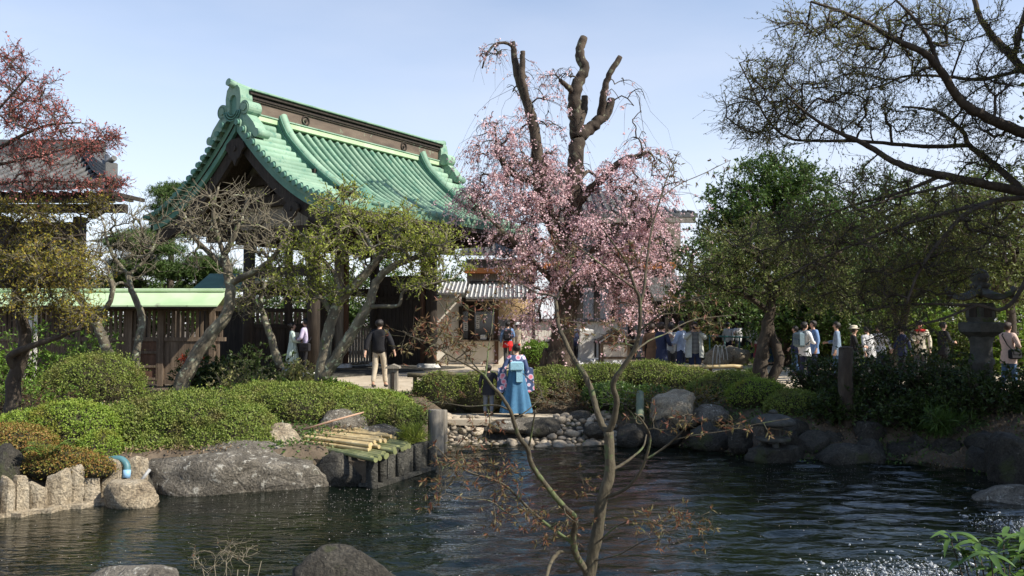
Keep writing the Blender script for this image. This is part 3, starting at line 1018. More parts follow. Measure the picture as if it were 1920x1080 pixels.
# main ridge: brown sheet-clad box with mouldings, copper skirt below and copper cap above
mb = MB().box((RL / 2, 0, ZR + 0.336), (RL - 0.5, 0.42, 0.80)); ridge = gpart(mb, 'main_ridge', M_bronze)
for (zz, hh, ww, mt, nm) in ((ZR - 0.02, 0.17, 0.64, M_copper_pale, 'ridge_skirt'), (ZR + 0.072, 0.045, 0.70, M_copper, 'ridge_skirt'), (ZR + 0.480, 0.05, 0.52, M_bronze, 'ridge_moulding'),
                             (ZR + 0.544, 0.09, 0.60, M_wood_dark, 'ridge_moulding'), (ZR + 0.664, 0.10, 0.74, M_wood_dark, 'ridge_moulding'), (ZR + 0.736, 0.05, 0.86, M_copper, 'ridge_cap')):
    gpart(MB().box((RL / 2, 0, zz), (RL - 0.42, ww, hh), bev=0.01), nm, mt, ridge)
mb = MB().tube([(-0.30, 0, ZR + 0.904), (0.0, 0, ZR + 0.848), (0.5, 0, ZR + 0.800), (RL / 2, 0, ZR + 0.788), (RL - 0.5, 0, ZR + 0.800), (RL, 0, ZR + 0.848), (RL + 0.30, 0, ZR + 0.904)], 0.115, 14)
gpart(mb, 'ridge_roll', M_copper, ridge)
for x in (2.45, RL - 2.3):                                         # round crests on the ridge side
    for sy in (-1, 1):
        mb = MB()
        mb.tube([(x + 0.14 * cos(a), sy * 0.225, ZR + 0.288 + 0.14 * sin(a)) for a in [2 * pi * k / 14 for k in range(15)]], 0.028, 6, cap=False)
        mb.tube([(x, sy * 0.20, ZR + 0.288), (x, sy * 0.26, ZR + 0.288)], 0.05, 8)
        gpart(mb, 'crest', M_wood_dark, ridge)
# demon-tile ornaments closing the ridge ends: arched plate with scrolled shoulders
def spiral(cx, cz, r, sgn, turns=1.4, n=20):
    return [(cx + sgn * r * (1 - 0.72 * k / n) * cos(-pi / 2 + turns * 2 * pi * k / n), cz + r * (1 - 0.72 * k / n) * sin(-pi / 2 + turns * 2 * pi * k / n)) for k in range(n + 1)]
for xe, sg in ((-0.12, -1), (RL + 0.12, 1)):
    z0 = ZR + 0.02
    arch = [(y * 0.8, z0 + (z - z0) * 0.82) for y, z in [(-0.40, z0), (-0.43, z0 + 0.55), (-0.36, z0 + 0.86), (-0.22, z0 + 1.00), (0, z0 + 0.93), (0.22, z0 + 1.00), (0.36, z0 + 0.86), (0.43, z0 + 0.55), (0.40, z0),
            (0.20, z0 - 0.02), (0.19, z0 + 0.48), (0.12, z0 + 0.62), (0, z0 + 0.66), (-0.12, z0 + 0.62), (-0.19, z0 + 0.48), (-0.20, z0 - 0.02)]]
    mb = MB().prism([(xe, y, z) for y, z in arch], (sg * -0.42, 0, 0))
    orn = gpart(mb, 'ridge_end_ornament', M_copper)
    gpart(MB().box((xe - sg * 0.22, 0, z0 + 0.30), (0.3, 0.42, 0.62)), 'ornament_back', M_copper_dk, orn)
    for sy in (-1, 1):
        w = [(xe - sg * 0.22, sy * (0.50 + p[0]), z0 + 0.10 + p[1]) for p in spiral(0, 0.0, 0.22, 1, 1.25)]
        mb = MB()
        rows = []
        for (a, y, z) in w:
            rows.append([(xe + sg * 0.02, y, z), (xe - sg * 0.46, y, z)])
        mb.sheet(rows)
        o_ = [(xe, sy * (0.50 + 0.22 * cos(t)), z0 + 0.10 + 0.22 * sin(t)) for t in [2 * pi * k / 20 for k in range(20)]]
        mb.prism(o_, (sg * -0.46, 0, 0))
        mb.prism([(xe + sg * 0.03, sy * (0.50 + 0.11 * cos(t)), z0 + 0.12 + 0.11 * sin(t)) for t in [2 * pi * k / 14 for k in range(14)]], (sg * -0.03, 0, 0))
        gpart(mb, 'scroll', M_copper, orn)
        # drooping wing with a small roll below the scroll
        wing = [(0.30, -0.02), (0.62, -0.12), (0.92, -0.40), (1.12, -0.74), (1.02, -0.82), (0.74, -0.68), (0.48, -0.46), (0.26, -0.22)]
        mb = MB().prism([(xe, sy * y, z0 + z + 0.02) for y, z in wing], (sg * -0.36, 0, 0))
        mb.tube([(xe + sg * 0.03, sy * 1.06, z0 - 0.70), (xe - sg * 0.40, sy * 1.06, z0 - 0.70)], 0.13, 12)
        gpart(mb, 'wing', M_copper, orn)
    for k in range(3):
        mb = MB().tube([(xe + sg * 0.03, 0.36 * (1 - 0.25 * k) * cos(t), z0 + 0.06 - 0.30 * (1 - 0.25 * k) * sin(t)) for t in [pi * j / 12 for j in range(13)]], 0.022, 6)
        gpart(mb, 'ornament_line', M_copper_dk, orn)
# bargeboards, gable face and pendants
for xe, sg in ((0.06, -1), (RL - 0.06, 1)):
    for side in (-1, 1):
        for off, dep, th, dx, mt, nm in ((-0.165, 0.17, 0.10, -0.06, M_copper_dk, 'verge_edge'), (-0.335, 0.36, 0.14, 0.06, M_wood_dark, 'bargeboard')):
            rows = []
            mb = MB()
            for j in range(17):
                s = 0.0 + 0.97 * j / 16
                a = roof_pt(xe, s, side, off); 
                b_ = roof_pt(xe, s, side, off - dep * (0.85 + 0.3 * s))
                if j == 0: a.y = 0; b_.y = 0
                x0 = xe - sg * dx; x1 = xe - sg * (dx + th)
                rows.append([(x0, a.y, a.z), (x1, a.y, a.z), (x1, b_.y, b_.z), (x0, b_.y, b_.z)])
            mb.sheet(rows, smooth=False, closed=True); mb.add(rows[-1], [(0, 1, 2, 3)])
            gpart(mb, nm, mt)
    # pendants carved with cloud scrolls
    def pendant(cy, cz, s):
        o = [(0, 0.30), (0.16, 0.30), (0.34, 0.20), (0.40, 0.04), (0.28, -0.04), (0.20, -0.20), (0.10, -0.24), (0.0, -0.42)]
        poly = [(y, z) for y, z in o] + [(-y, z) for y, z in o[-2:0:-1]]
        xo = xe + sg * 0.02
        return MB().prism([(xo, cy + y * s, cz + z * s) for y, z in poly], (sg * 0.08, 0, 0)).tube([(xo + sg * 0.05, cy, cz + 0.05), (xo + sg * 0.13, cy, cz + 0.05)], 0.08 * s, 8)
    gpart(pendant(0, ZR - 1.05, 1.1), 'gable_pendant', M_wood_dark)
    for side in (-1, 1):
        q = roof_pt(xe, 0.66, side, -0.75)
        gpart(pendant(q.y, q.z, 0.8), 'gable_pendant', M_wood_dark)
    # recessed gable wall of boards and its frame
    xw = xe - sg * 1.35
    nb = 17
    for i in range(nb):
        y0 = -2.9 + 5.8 * i / nb; y1 = -2.9 + 5.8 * (i + 1) / nb - 0.02
        zt = [roof_pt(RL / 2, min(1, abs(y) / HW), -1, -0.3).z for y in (y0, y1)]
        gpart(MB().prism([(xw, y0, 4.55), (xw, y1, 4.55), (xw, y1, zt[1]), (xw, y0, zt[0])], (sg * -0.05, 0, 0)), 'gable_board', M_wood_grey if abs(y0 + 0.17) < 1.7 else M_wood_dark)
    gpart(MB().bar((xw + sg * 0.1, -3.1, 5.35), (xw + sg * 0.1, 3.1, 5.35), 0.22, 0.34), 'gable_beam', M_wood_dark)
    gpart(MB().bar((xw + sg * 0.1, -2.0, 6.0), (xw + sg * 0.1, 2.0, 6.0), 0.2, 0.26), 'gable_beam', M_wood_dark)
    gpart(MB().bar((xw + sg * 0.12, 0, 5.5), (xw + sg * 0.12, 0, 7.1), 0.26, 0.26, up=(1, 0, 0)), 'king_post', M_wood_dark)
# purlin ends and rafters under the eaves
for (py_, pz) in ((0, 6.95), (-1.7, 5.75), (1.7, 5.75), (-3.3, 4.72), (3.3, 4.72)):
    gpart(MB().bar((0.10, py_, pz), (RL - 0.10, py_, pz), 0.24, 0.26), 'purlin', M_wood_dark)
nr = 34
for side in (-1, 1):
    for i in range(nr):
        x = 0.4 + (RL - 0.8) * i / (nr - 1)
        a = roof_pt(x, 0.55, side, -0.26); b_ = roof_pt(x, 0.985, side, -0.24)
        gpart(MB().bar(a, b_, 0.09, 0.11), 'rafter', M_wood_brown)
    rows = []
    mb = MB()
    for i in range(13):
        x = 0.02 + (RL - 0.04) * i / 12
        a = roof_pt(x, 0.995, side, -0.168); b_ = roof_pt(x, 0.94, side, -0.168); 
        rows.append([a, a + Vector((0, 0, -0.13)), b_ + Vector((0, 0, -0.13)), b_])
    mb.sheet(rows, smooth=False, closed=True)
    gpart(mb, 'eave_board', M_wood_dark)
# frame: posts, tie beams, walls, the open passage
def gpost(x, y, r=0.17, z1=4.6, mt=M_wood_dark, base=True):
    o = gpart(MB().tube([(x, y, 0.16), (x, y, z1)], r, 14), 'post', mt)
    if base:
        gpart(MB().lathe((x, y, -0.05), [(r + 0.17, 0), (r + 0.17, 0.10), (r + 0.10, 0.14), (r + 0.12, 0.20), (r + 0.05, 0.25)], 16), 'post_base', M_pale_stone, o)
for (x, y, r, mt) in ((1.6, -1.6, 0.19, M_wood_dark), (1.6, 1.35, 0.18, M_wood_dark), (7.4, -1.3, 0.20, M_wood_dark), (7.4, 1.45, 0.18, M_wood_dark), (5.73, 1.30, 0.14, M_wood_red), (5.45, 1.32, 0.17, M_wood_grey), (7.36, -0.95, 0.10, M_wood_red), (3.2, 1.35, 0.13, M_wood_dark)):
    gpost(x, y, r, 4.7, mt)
for (a, b_, w, h) in (((1.2, -1.6, 4.3), (8.2, -1.6, 4.3), .26, .42), ((1.2, 1.4, 4.3), (8.2, 1.4, 4.3), .26, .42), ((1.6, -3.4, 4.45), (1.6, 3.4, 4.45), .24, .34), ((7.8, -3.4, 4.45), (7.8, 3.4, 4.45), .24, .34),
                      ((1.6, -1.6, 3.2), (1.6, 1.4, 3.2), .18, .3), ((7.4, -1.3, 3.2), (7.4, 1.4, 3.2), .18, .3), ((1.6, 1.4, 2.75), (7.4, 1.4, 2.75), .16, .28), ((1.6, 0, 4.55), (7.8, 0, 4.55), .3, .3)):
    gpart(MB().bar(a, b_, w, h), 'tie_beam', M_wood_dark)
for x in (1.6, 3.7, 5.7, 7.8):                                       # bracket blocks carrying the purlins
    for y in (-1.6, 1.4):
        for k, wd in ((0, 0.5), (1, 0.9)):
            gpart(MB().box((x, y + (-0.4 if y < 0 else 0.4) * k, 4.55 + 0.16 * k), (0.26, wd, 0.15), bev=0.02), 'bracket', M_wood_dark)
# side wall of the far bay: boards between the posts (what closes the passage on the right)
nb = 13
for i in range(nb):
    y = -1.16 + 2.46 * i / (nb - 1)
    gpart(MB().box((7.4, y, 1.62), (0.05, 2.46 / (nb - 1) - 0.016, 3.0), bev=0.006), 'wall_board', M_wood_dark)
for z in (0.22, 1.25, 2.55):
    gpart(MB().box((7.34, 0.1, z), (0.07, 2.6, 0.14)), 'wall_rail', M_wood_dark)
# back wall of the near bay: boards below, a row of open slots above
nb = 19
for i in range(nb):
    x = 1.78 + 3.5 * i / (nb - 1)
    gpart(MB().box((x, 1.38, 0.78), (3.5 / (nb - 1) - 0.015, 0.05, 1.5), bev=0.006), 'wall_board', M_wood_dark)
    if i < 12:
        gpart(MB().box((x, 1.38, 1.80), (0.09, 0.05, 0.50)), 'slat', M_wood_brown)
    else:
        gpart(MB().box((x, 1.38, 2.0), (3.5 / (nb - 1) - 0.015, 0.05, 0.9), bev=0.006), 'wall_board', M_wood_dark)
for z in (1.54, 2.06, 2.6):
    gpart(MB().box((3.52, 1.34, z), (3.55, 0.09, 0.12)), 'wall_rail', M_wood_dark)
nb = 12
for i in range(nb):                                                 # low lattice leaf across the far side of the passage
    x = 5.98 + 1.6 * i / (nb - 1)
    gpart(MB().box((x, 1.42, 0.80), (0.09, 0.04, 1.30), bev=0.005), 'slat', M_wood_grey)
for z in (0.16, 0.55, 1.42):
    gpart(MB().box((6.78, 1.47, z), (1.72, 0.05, 0.11)), 'wall_rail', M_wood_grey)
# raised stone sill under the gate
gpart(MB().box((4.7, 0, 0.03), (7.6, 3.9, 0.07), bev=0.015), 'stone_sill', M_concrete)
# hanging lantern sign behind the passage
# ================================================================ OTHER BUILDINGS
def wpart(mb, name, mat, parent):
    return mb.build(name, mat, parent, world=True)
# ---- roofed wooden fence at the left
FY = 21.5
fx0, fx1 = X(-60, FY), X(424, FY)
fence = thing('roofed_fence', 'brown wooden fence of slats and panels under a pale green copper roof', 'fence', ((fx0 + fx1) / 2, FY, 0))
nsh = 9
for i in range(nsh):                                              # copper sheets of the little roof, lapped
    a = fx0 + (fx1 - fx0) * i / nsh; b_ = fx0 + (fx1 - fx0) * (i + 1) / nsh + 0.02
    dz = 0.004 * (i % 2)
    for sg in (-1, 1):
        rows = [[(x, FY + sg * d, z + dz) for d, z in ((0.02, 2.47), (0.25, 2.33), (0.50, 2.19), (0.72, 2.085))] for x in (a, b_)]
        low = [[(p[0], p[1], p[2] - 0.035) for p in r] for r in rows]
        mb = MB().sheet(rows).sheet([r[::-1] for r in low])
        mb.sheet([[r[-1], l[-1]] for r, l in zip(rows, low)], smooth=False)
        for k in (0, 1): mb.sheet([rows[k], low[k]], smooth=False)
        wpart(mb, 'roof_sheet', M_copper_pale, fence)
wpart(MB().box(((fx0 + fx1) / 2, FY, 2.49), (fx1 - fx0, 0.24, 0.09), bev=0.02), 'ridge_cap', M_copper_pale, fence)
for sg in (-1, 1):
    wpart(MB().box(((fx0 + fx1) / 2, FY + sg * 0.66, 2.045), (fx1 - fx0, 0.08, 0.07)), 'eave_board', M_wood_dark, fence)
nrf = 24
for i in range(nrf):
    x = fx0 + 0.2 + (fx1 - fx0 - 0.4) * i / (nrf - 1)
    wpart(MB().bar((x, FY - 0.64, 2.03), (x, FY, 2.24), 0.06, 0.06), 'rafter', M_wood_brown, fence)
px_posts = [40, 150, 245, 304, 400]
for k, p in enumerate(px_posts):
    wpart(MB().box((X(p, FY), FY, 1.1), (0.15, 0.15, 2.2), bev=0.012), 'post', M_wood_brown, fence)
for z, h, w in ((2.02, 0.14, 0.16), (1.22, 0.10, 0.10), (0.12, 0.12, 0.12)):
    wpart(MB().box(((fx0 + fx1) / 2, FY + 0.004, z), (fx1 - fx0, w, h)), 'rail', M_wood_brown, fence)
x = fx0 + 0.1
while x < fx1 - 0.05:                                             # upright slats with gaps
    wpart(MB().box((x, FY, 1.61), (0.075, 0.035, 0.70), bev=0.005), 'slat', M_wood_brown, fence); x += 0.125
x = fx0 + 0.1
while x < fx1 - 0.05:                                             # close boards below
    if not (X(262, FY) < x < X(300, FY)):
        wpart(MB().box((x, FY, 0.67), (0.205, 0.03, 1.0), bev=0.005), 'board', M_wood_brown, fence)
    x += 0.212
# small framed door in the fence
dx0, dx1 = X(262, FY), X(301, FY)
wpart(MB().box(((dx0 + dx1) / 2, FY - 0.01, 0.70), (dx1 - dx0, 0.03, 1.05)), 'door_leaf', M_wood_red, fence)
for z in (0.20, 0.52, 0.88, 1.20):
    wpart(MB().box(((dx0 + dx1) / 2, FY - 0.045, z), (dx1 - dx0, 0.045, 0.06)), 'door_rail', M_wood_brown, fence)
for x in (dx0 + 0.03, dx1 - 0.03):
    wpart(MB().box((x, FY - 0.05, 0.70), (0.06, 0.05, 1.05)), 'door_stile', M_wood_brown, fence)

# ---- white slatted screen, bright behind the fence slats
scr = thing('white_screen', 'white upright boards standing behind the fence near the left tree', 'screen', (X(55, 21.1), 21.1, 0))
for k, p in enumerate((48, 58, 68)):
    wpart(MB().box((X(p, 21.1), 21.1, 1.05), (0.085, 0.03, 1.75), bev=0.006), 'board', M_plaster, scr)

# ---- tiled hall roof at the upper left
hall = thing('tiled_hall', 'dark grey tiled temple hall roof corner rising behind the red maple', 'building', (-15, 25.5, 0))
HC = P(222, 348, 25.0)                                            # eave corner
HRX = 11.0; EZ = HC.z
def hall_pt(u, v, lift=0.0):
    """u along the eave to the left, v up the slope (0 eave .. 1 top)"""
    x = HC.x - u
    hip = v * 2.6
    z = EZ + 1.75 * (v ** 1.25) + 0.22 * max(0, 1 - u / 2.5) ** 2 * (1 - v) + lift
    return Vector((min(x, HC.x - hip), HC.y + v * 4.2, z))
mb = MB(); rows = []
for i in range(21):
    rows.append([hall_pt(HRX * i / 20, j / 8) for j in range(9)])
low = [[p - Vector((0, 0, 0.16)) for p in r] for r in rows]
mb.sheet(rows).sheet([r[::-1] for r in low]).sheet([[r[0], l[0]] for r, l in zip(rows, low)], smooth=False)
hr = wpart(mb, 'roof', M_tile, hall)
nt_ = 30
for i in range(nt_):                                              # rows of round cover tiles
    u = 0.20 + i * 0.36
    if u > HRX: break
    v1 = 1.0 if u > 2.6 else max(0.12, u / 2.6 - 0.03)
    pts = [hall_pt(u, v1 * j / 8, 0.03) for j in range(9)]
    for p in pts: p.x = HC.x - u
    wpart(MB().tube(pts, 0.085, 8), 'tile_row', M_tile, hr)
# hip ridge running up to the left with stacked tile courses and an end tile
for k, (w, h) in enumerate(((0.20, 0.02), (0.17, 0.10), (0.14, 0.18), (0.12, 0.26), (0.10, 0.34))):
    a = hall_pt(0.32, 0.07, 0.06 + h); b_ = hall_pt(3.1, 1.0, 0.06 + h); a.x = HC.x - 0.42
    m_ = (a + b_) / 2 - Vector((0, 0, 0.14))
    wpart(MB().bar(a, m_, w * 2, 0.072), 'hip_course', M_tile, hr)
    wpart(MB().bar(m_, b_, w * 2, 0.072), 'hip_course', M_tile, hr)
a = hall_pt(0.3, 0.06, 0.5); a.x = HC.x - 0.36
wpart(MB().box(a + Vector((0, 0, -0.22)), (0.34, 0.30, 0.50), bev=0.04, rz=0.6), 'hip_end_tile', M_tile, hr)
b2 = hall_pt(1.6, 0.55, 0.52); b2.x = HC.x - 1.5
wpart(MB().tube([b2, a + Vector((-0.15, 0.1, 0.05)), a + Vector((0.16, -0.12, 0.16))], 0.085, 10), 'hip_roll', M_tile, hr)
# upper main ridge
wpart(MB().bar(hall_pt(2.6, 1.0, 0.2), hall_pt(HRX, 1.0, 0.2), 0.5, 0.7), 'main_ridge', M_tile, hall)
# right return of the roof (falls away from us) and the timber under the eaves
mb = MB(); rows = []
for i in range(7):
    t = i / 6
    top = hall_pt(0, t); rows.append([Vector((top.x, top.y, top.z)), Vector((HC.x - t * 3.6, HC.y + t * 6.0, EZ))])
mb.sheet(rows)
wpart(mb, 'roof_return', M_tile, hall)
for i in range(28):
    u = 0.3 + i * 0.38
    wpart(MB().bar((HC.x - u, HC.y + 0.12, EZ - 0.20), (HC.x - u, HC.y + 2.4, EZ - 0.10), 0.10, 0.12), 'rafter', M_wood_dark, hall)
wpart(MB().bar((HC.x - 0.4, HC.y + 0.55, EZ - 0.34), (HC.x - HRX, HC.y + 0.55, EZ - 0.34), 0.2, 0.2), 'eave_beam', M_wood_dark, hall)
wpart(MB().bar((HC.x - 0.35, HC.y + 1.3, EZ - 0.52), (HC.x - HRX, HC.y + 1.3, EZ - 0.52), 0.24, 0.26), 'eave_beam', M_wood_dark, hall)
wpart(MB().bar((HC.x - 0.5, HC.y + 0.3, EZ - 0.55), (HC.x - 1.9, HC.y + 2.2, EZ - 0.6), 0.22, 0.28), 'hip_rafter', M_wood_dark, hall)
for u in (2.2, 4.6, 7.0, 9.4):
    wpart(MB().box((HC.x - u, HC.y + 2.0, EZ / 2 - 0.35), (0.30, 0.30, EZ - 0.7), bev=0.02), 'post', M_wood_dark, hall)
wpart(MB().box((HC.x - 6.0, HC.y + 2.2, EZ / 2 - 0.4), (7.6, 0.12, EZ - 0.9)), 'wall', M_wood_dark, hall)

# ---- ticket booth right of the gate
BY = 32.8
booth = thing('ticket_booth', 'white plastered ticket booth with dark framed window and striped metal roof', 'booth', (X(905, BY), BY, 0))
def bx(p): return X(p, BY)
wpart(MB().box(((bx(818) + bx(866)) / 2, BY, 1.32), (bx(866) - bx(818), 0.14, 2.64), bev=0.02), 'wall', M_plaster, booth)
wpart(MB().box(((bx(866) + bx(962)) / 2, BY - 0.02, 0.46), (bx(962) - bx(866), 0.16, 0.92), bev=0.01), 'counter_wall', M_plaster, booth)
wpart(MB().box(((bx(866) + bx(1000)) / 2, BY + 0.02, 2.42), (bx(1000) - bx(866), 0.14, 0.44)), 'lintel_wall', M_wood_dark, booth)
wpart(MB().box(((bx(862) + bx(962)) / 2, BY - 0.22, 0.95), (bx(962) - bx(862), 0.50, 0.06), bev=0.01), 'counter', M_wood_brown, booth)
for p, w, mt in ((864, 0.14, M_wood_dark), (884, 0.26, M_wood_dark), (931, 0.16, M_wood_red), (960, 0.14, M_wood_red), (1000, 0.14, M_wood_dark)):
    wpart(MB().box((bx(p), BY - 0.09, 1.32 if p > 900 else 1.6), (w, 0.14, 2.6 if p > 900 else 1.4), bev=0.01), 'post', mt, booth)
for p0, p1 in ((867, 880), (889, 929)):
    fr = wpart(MB().box(((bx(p0) + bx(p1)) / 2, BY - 0.05, 1.56), (bx(p1) - bx(p0) + 0.05, 0.06, 1.16)), 'window', M_wood_dark, booth)
    wpart(MB().box(((bx(p0) + bx(p1)) / 2, BY - 0.09, 1.56), (bx(p1) - bx(p0) - 0.04, 0.02, 1.06)), 'pane', M_glass, fr)
    wpart(MB().box(((bx(p0) + bx(p1)) / 2, BY - 0.115, 2.17), (bx(p1) - bx(p0) + 0.12, 0.05, 0.06)), 'frame_head', M_wood_red, fr)
M_paper = flat('notice_paper', (0.72, 0.72, 0.68), 0.8, var=0.03)
M_ink = flat('black_ink', (0.02, 0.02, 0.02), 0.7)
for px_, z_, w_, h_ in ((873.5, 1.50, 0.17, 0.34), (896, 1.68, 0.14, 0.52)):
    pp = tag(MB().box((bx(px_), BY - 0.108, z_), (w_, 0.006, h_)).build('notice', M_paper, None, loc=(bx(px_), BY - 0.108, z_)), 'white paper notice on the %s window pane of the ticket booth' % ('narrow' if px_ < 880 else 'wide'), 'notice')
    mk = MB()
    for k in range(4 if h_ < 0.4 else 6):
        mk.box((random.uniform(-0.02, 0.02), -0.0055, -h_ / 2 + 0.05 + k * 0.075), (w_ * random.uniform(0.35, 0.7), 0.003, 0.026))
    mk.build('print', M_ink, pp, world=False)
# roof: dark metal with pale battens, sloping towards us, and a lower pent over the blind
def pent(p0, p1, y0, z0, y1, z1, nb, nm):
    a, b_ = X(p0, BY), X(p1, BY)
    mb = MB().prism([(a, y0, z0), (a, y1, z1), (a, y1, z1 - 0.06), (a, y0, z0 - 0.06)], (b_ - a, 0, 0))
    r_ = wpart(mb, nm, M_tile, booth)
    for i in range(nb):
        x = a + 0.03 + (b_ - a - 0.06) * i / (nb - 1)
        wpart(MB().bar((x, y0 - 0.01, z0 + 0.018), (x, y1, z1 + 0.018), 0.05, 0.035), 'batten', M_pale_stone, r_)
pent(808, 872, BY - 0.62, 2.80, BY + 1.5, 3.32, 9, 'roof')
pent(876, 1006, BY - 0.95, 2.62, BY + 1.5, 3.22, 17, 'roof')
wpart(MB().box((bx(870), BY + 1.5, 1.5), (2.2, 0.12, 3.0)), 'back_wall', M_plaster, booth)
wpart(MB().bar((bx(876), BY - 0.9, 2.53), (bx(1006), BY - 0.9, 2.53), 0.07, 0.1), 'eave_board', M_wood_brown, booth)
# reed blind hanging from the eave
M_reed = surf('reed_blind', [(0.40, 0.27, 0.13), (0.52, 0.37, 0.20), (0.60, 0.45, 0.26)], scale=5, rough=0.85, bump=0.5, bscale=50, stretch=(0.4, 1, 9))
bl = thing('reed_blind', 'tan reed blind hanging from the eave of the ticket booth', 'blind', (bx(966), BY - 0.98, 1.78))
for i in range(30):
    z = 1.79 + 0.76 * i / 29
    wpart(MB().tube([(bx(936), BY - 0.98 + 0.004 * sin(i), z), (bx(997), BY - 0.98 + 0.004 * cos(i), z)], 0.0145, 6), 'reed', M_reed, bl)
sb = thing('side_blind', 'brown reed side blind hanging beside the ticket booth blind', 'blind', (bx(1000), BY - 0.6, 1.6))
wpart(MB().prism([(bx(999), BY - 0.95, 2.5), (bx(999), BY - 0.1, 2.5), (bx(999), BY - 0.1, 1.62), (bx(999), BY - 0.95, 1.50)], (0.03, 0, 0)), 'mat', M_reed, sb)
wpart(MB().tube([(bx(1000), BY - 0.97, 1.50), (bx(1000), BY - 0.08, 1.62)], 0.025, 6), 'bottom_rod', M_wood_red, sb)
# goods on the counter
for k, p in enumerate((895, 907, 921)):
    o = tag(MB().box((bx(p), BY - 0.3, 1.06 + 0.02 * k), (0.24, 0.2, 0.15 + 0.04 * (k % 2)), bev=0.015).build('counter_box', [M_wood_red, M_paper, M_wood_brown][k], None, loc=(bx(p), BY - 0.3, 1.0)),
            ['small red brown box on the ticket booth counter', 'small white box on the ticket booth counter', 'small tan box on the ticket booth counter'][k], 'box')

# ---- far hall behind the cherry: grey tiled roof, orange lit band, white wall
far = thing('far_hall', 'grey tiled hall with orange balcony band and white wall behind the cherry', 'building', (4, 40, 0))
fy = 40.0
def far_pt(x, v): return Vector((min(x, X(1296, 40.0) - v * 5.0), fy - 1.6 + v * 5.0, 6.75 + 2.2 * v ** 1.2))
fa, fb = X(1005, fy), X(1296, fy)
mb = MB(); rows = [[far_pt(fa + (fb - fa) * i / 10, j / 6) for j in range(7)] for i in range(11)]
low = [[p - Vector((0, 0, 0.2)) for p in r] for r in rows]
mb.sheet(rows).sheet([r[::-1] for r in low]).sheet([[r[0], l[0]] for r, l in zip(rows, low)], smooth=False).sheet([rows[-1], low[-1]], smooth=False)
fr = wpart(mb, 'roof', M_tile, far)
i = 0; x = fa + 0.1
while x < fb:
    vm = min(1.0, max(0.08, (X(1296, 40.0) - x) / 5.0))
    wpart(MB().tube([far_pt(x, vm * j / 5) + Vector((0, 0, 0.03)) for j in range(6)], 0.085, 6), 'tile_row', M_tile, fr); x += 0.36
wpart(MB().bar(far_pt(fa, 1) + Vector((0, 0, 0.25)), far_pt(fb, 1) + Vector((0, 0, 0.25)), 0.5, 0.7), 'main_ridge', M_tile, far)
wpart(MB().bar((fa, fy - 1.5, 6.45), (fb - 0.1, fy - 1.5, 6.45), 0.2, 0.26), 'eave_beam', M_wood_grey, far)
M_orange = flat('orange_painted_timber', (0.58, 0.20, 0.05), 0.6)
wpart(MB().box(((fa + fb) / 2 + 0.2, fy, 5.4), (fb - fa - 1.4, 0.2, 2.2)), 'upper_wall', M_wood_grey, far)
wpart(MB().box(((fa + fb) / 2 - 0.3, fy - 0.5, 4.35), (fb - fa - 1.2, 0.7, 0.32), bev=0.02), 'balcony_band', M_orange, far)
wpart(MB().box(((fa + fb) / 2, fy, 3.8), (fb - fa - 1.6, 0.2, 0.8)), 'mid_wall', M_wood_grey, far)
wpart(MB().box(((fa + fb) / 2, fy + 0.1, 1.7), (fb - fa - 1.8, 0.2, 3.4)), 'wall', M_plaster, far)
for k in range(7):
    x = fa + 1.3 + (fb - fa - 2.6) * k / 6
    wpart(MB().box((x, fy - 0.12, 2.6), (0.28, 0.24, 5.2)), 'post', M_wood_dark, far)
    if k < 6:
        w_ = wpart(MB().box((x + 0.75, fy - 0.12, 5.35), (0.95, 0.06, 1.1)), 'window', M_wood_dark, far)
        wpart(MB().box((x + 0.75, fy - 0.16, 5.35), (0.83, 0.03, 0.98)), 'pane', M_glass, w_)
# lower wing of the far hall reaching behind the ticket booth
wa, wb = X(866, 41), X(1012, 41)
wpart(MB().prism([(wa, 40.0, 5.05), (wa, 43.5, 6.3), (wa, 43.5, 6.15), (wa, 40.0, 4.9)], (wb - wa, 0, 0)), 'wing_roof', M_tile, far)
x = wa + 0.1
while x < wb:
    wpart(MB().tube([(x, 39.98, 5.08), (x, 41.7, 5.70), (x, 43.5, 6.33)], 0.08, 6), 'tile_row', M_tile, far); x += 0.36
wpart(MB().box(((wa + wb) / 2, 41.0, 2.4), (wb - wa - 0.5, 0.2, 4.8)), 'wing_wall', M_wood_grey, far)
wpart(MB().box(((wa + wb) / 2, 40.6, 4.2), (wb - wa - 0.3, 0.5, 0.26), bev=0.02), 'wing_band', M_orange, far)
for k in range(4):
    w_ = wpart(MB().box((wa + 0.7 + k * 0.85, 40.86, 3.2), (0.62, 0.06, 1.0)), 'window', M_wood_dark, far)
    wpart(MB().box((wa + 0.7 + k * 0.85, 40.82, 3.2), (0.52, 0.03, 0.9)), 'pane', M_glass, w_)
# low white wall with dark openings seen between the booth and the cherry trunk
lw = thing('garden_wall', 'low white garden wall with dark pickets beside the ticket booth', 'wall', (X(1035, 34), 34, 0))
wpart(MB().box((X(1060, 34), 34, 0.85), (4.6, 0.16, 1.7), bev=0.02), 'wall_panel', M_plaster, lw)
wpart(MB().box((X(1060, 34), 34, 1.76), (4.8, 0.5, 0.12), bev=0.02), 'coping', M_tile, lw)
for k in range(11):
    wpart(MB().box((X(996 + k * 12, 33.8), 33.8, 0.62), (0.07, 0.05, 0.75)), 'picket', M_wood_dark, lw)
wpart(MB().box((X(1055, 33.8), 33.84, 0.85), (2.9, 0.03, 0.07)), 'picket_rail', M_wood_dark, lw)
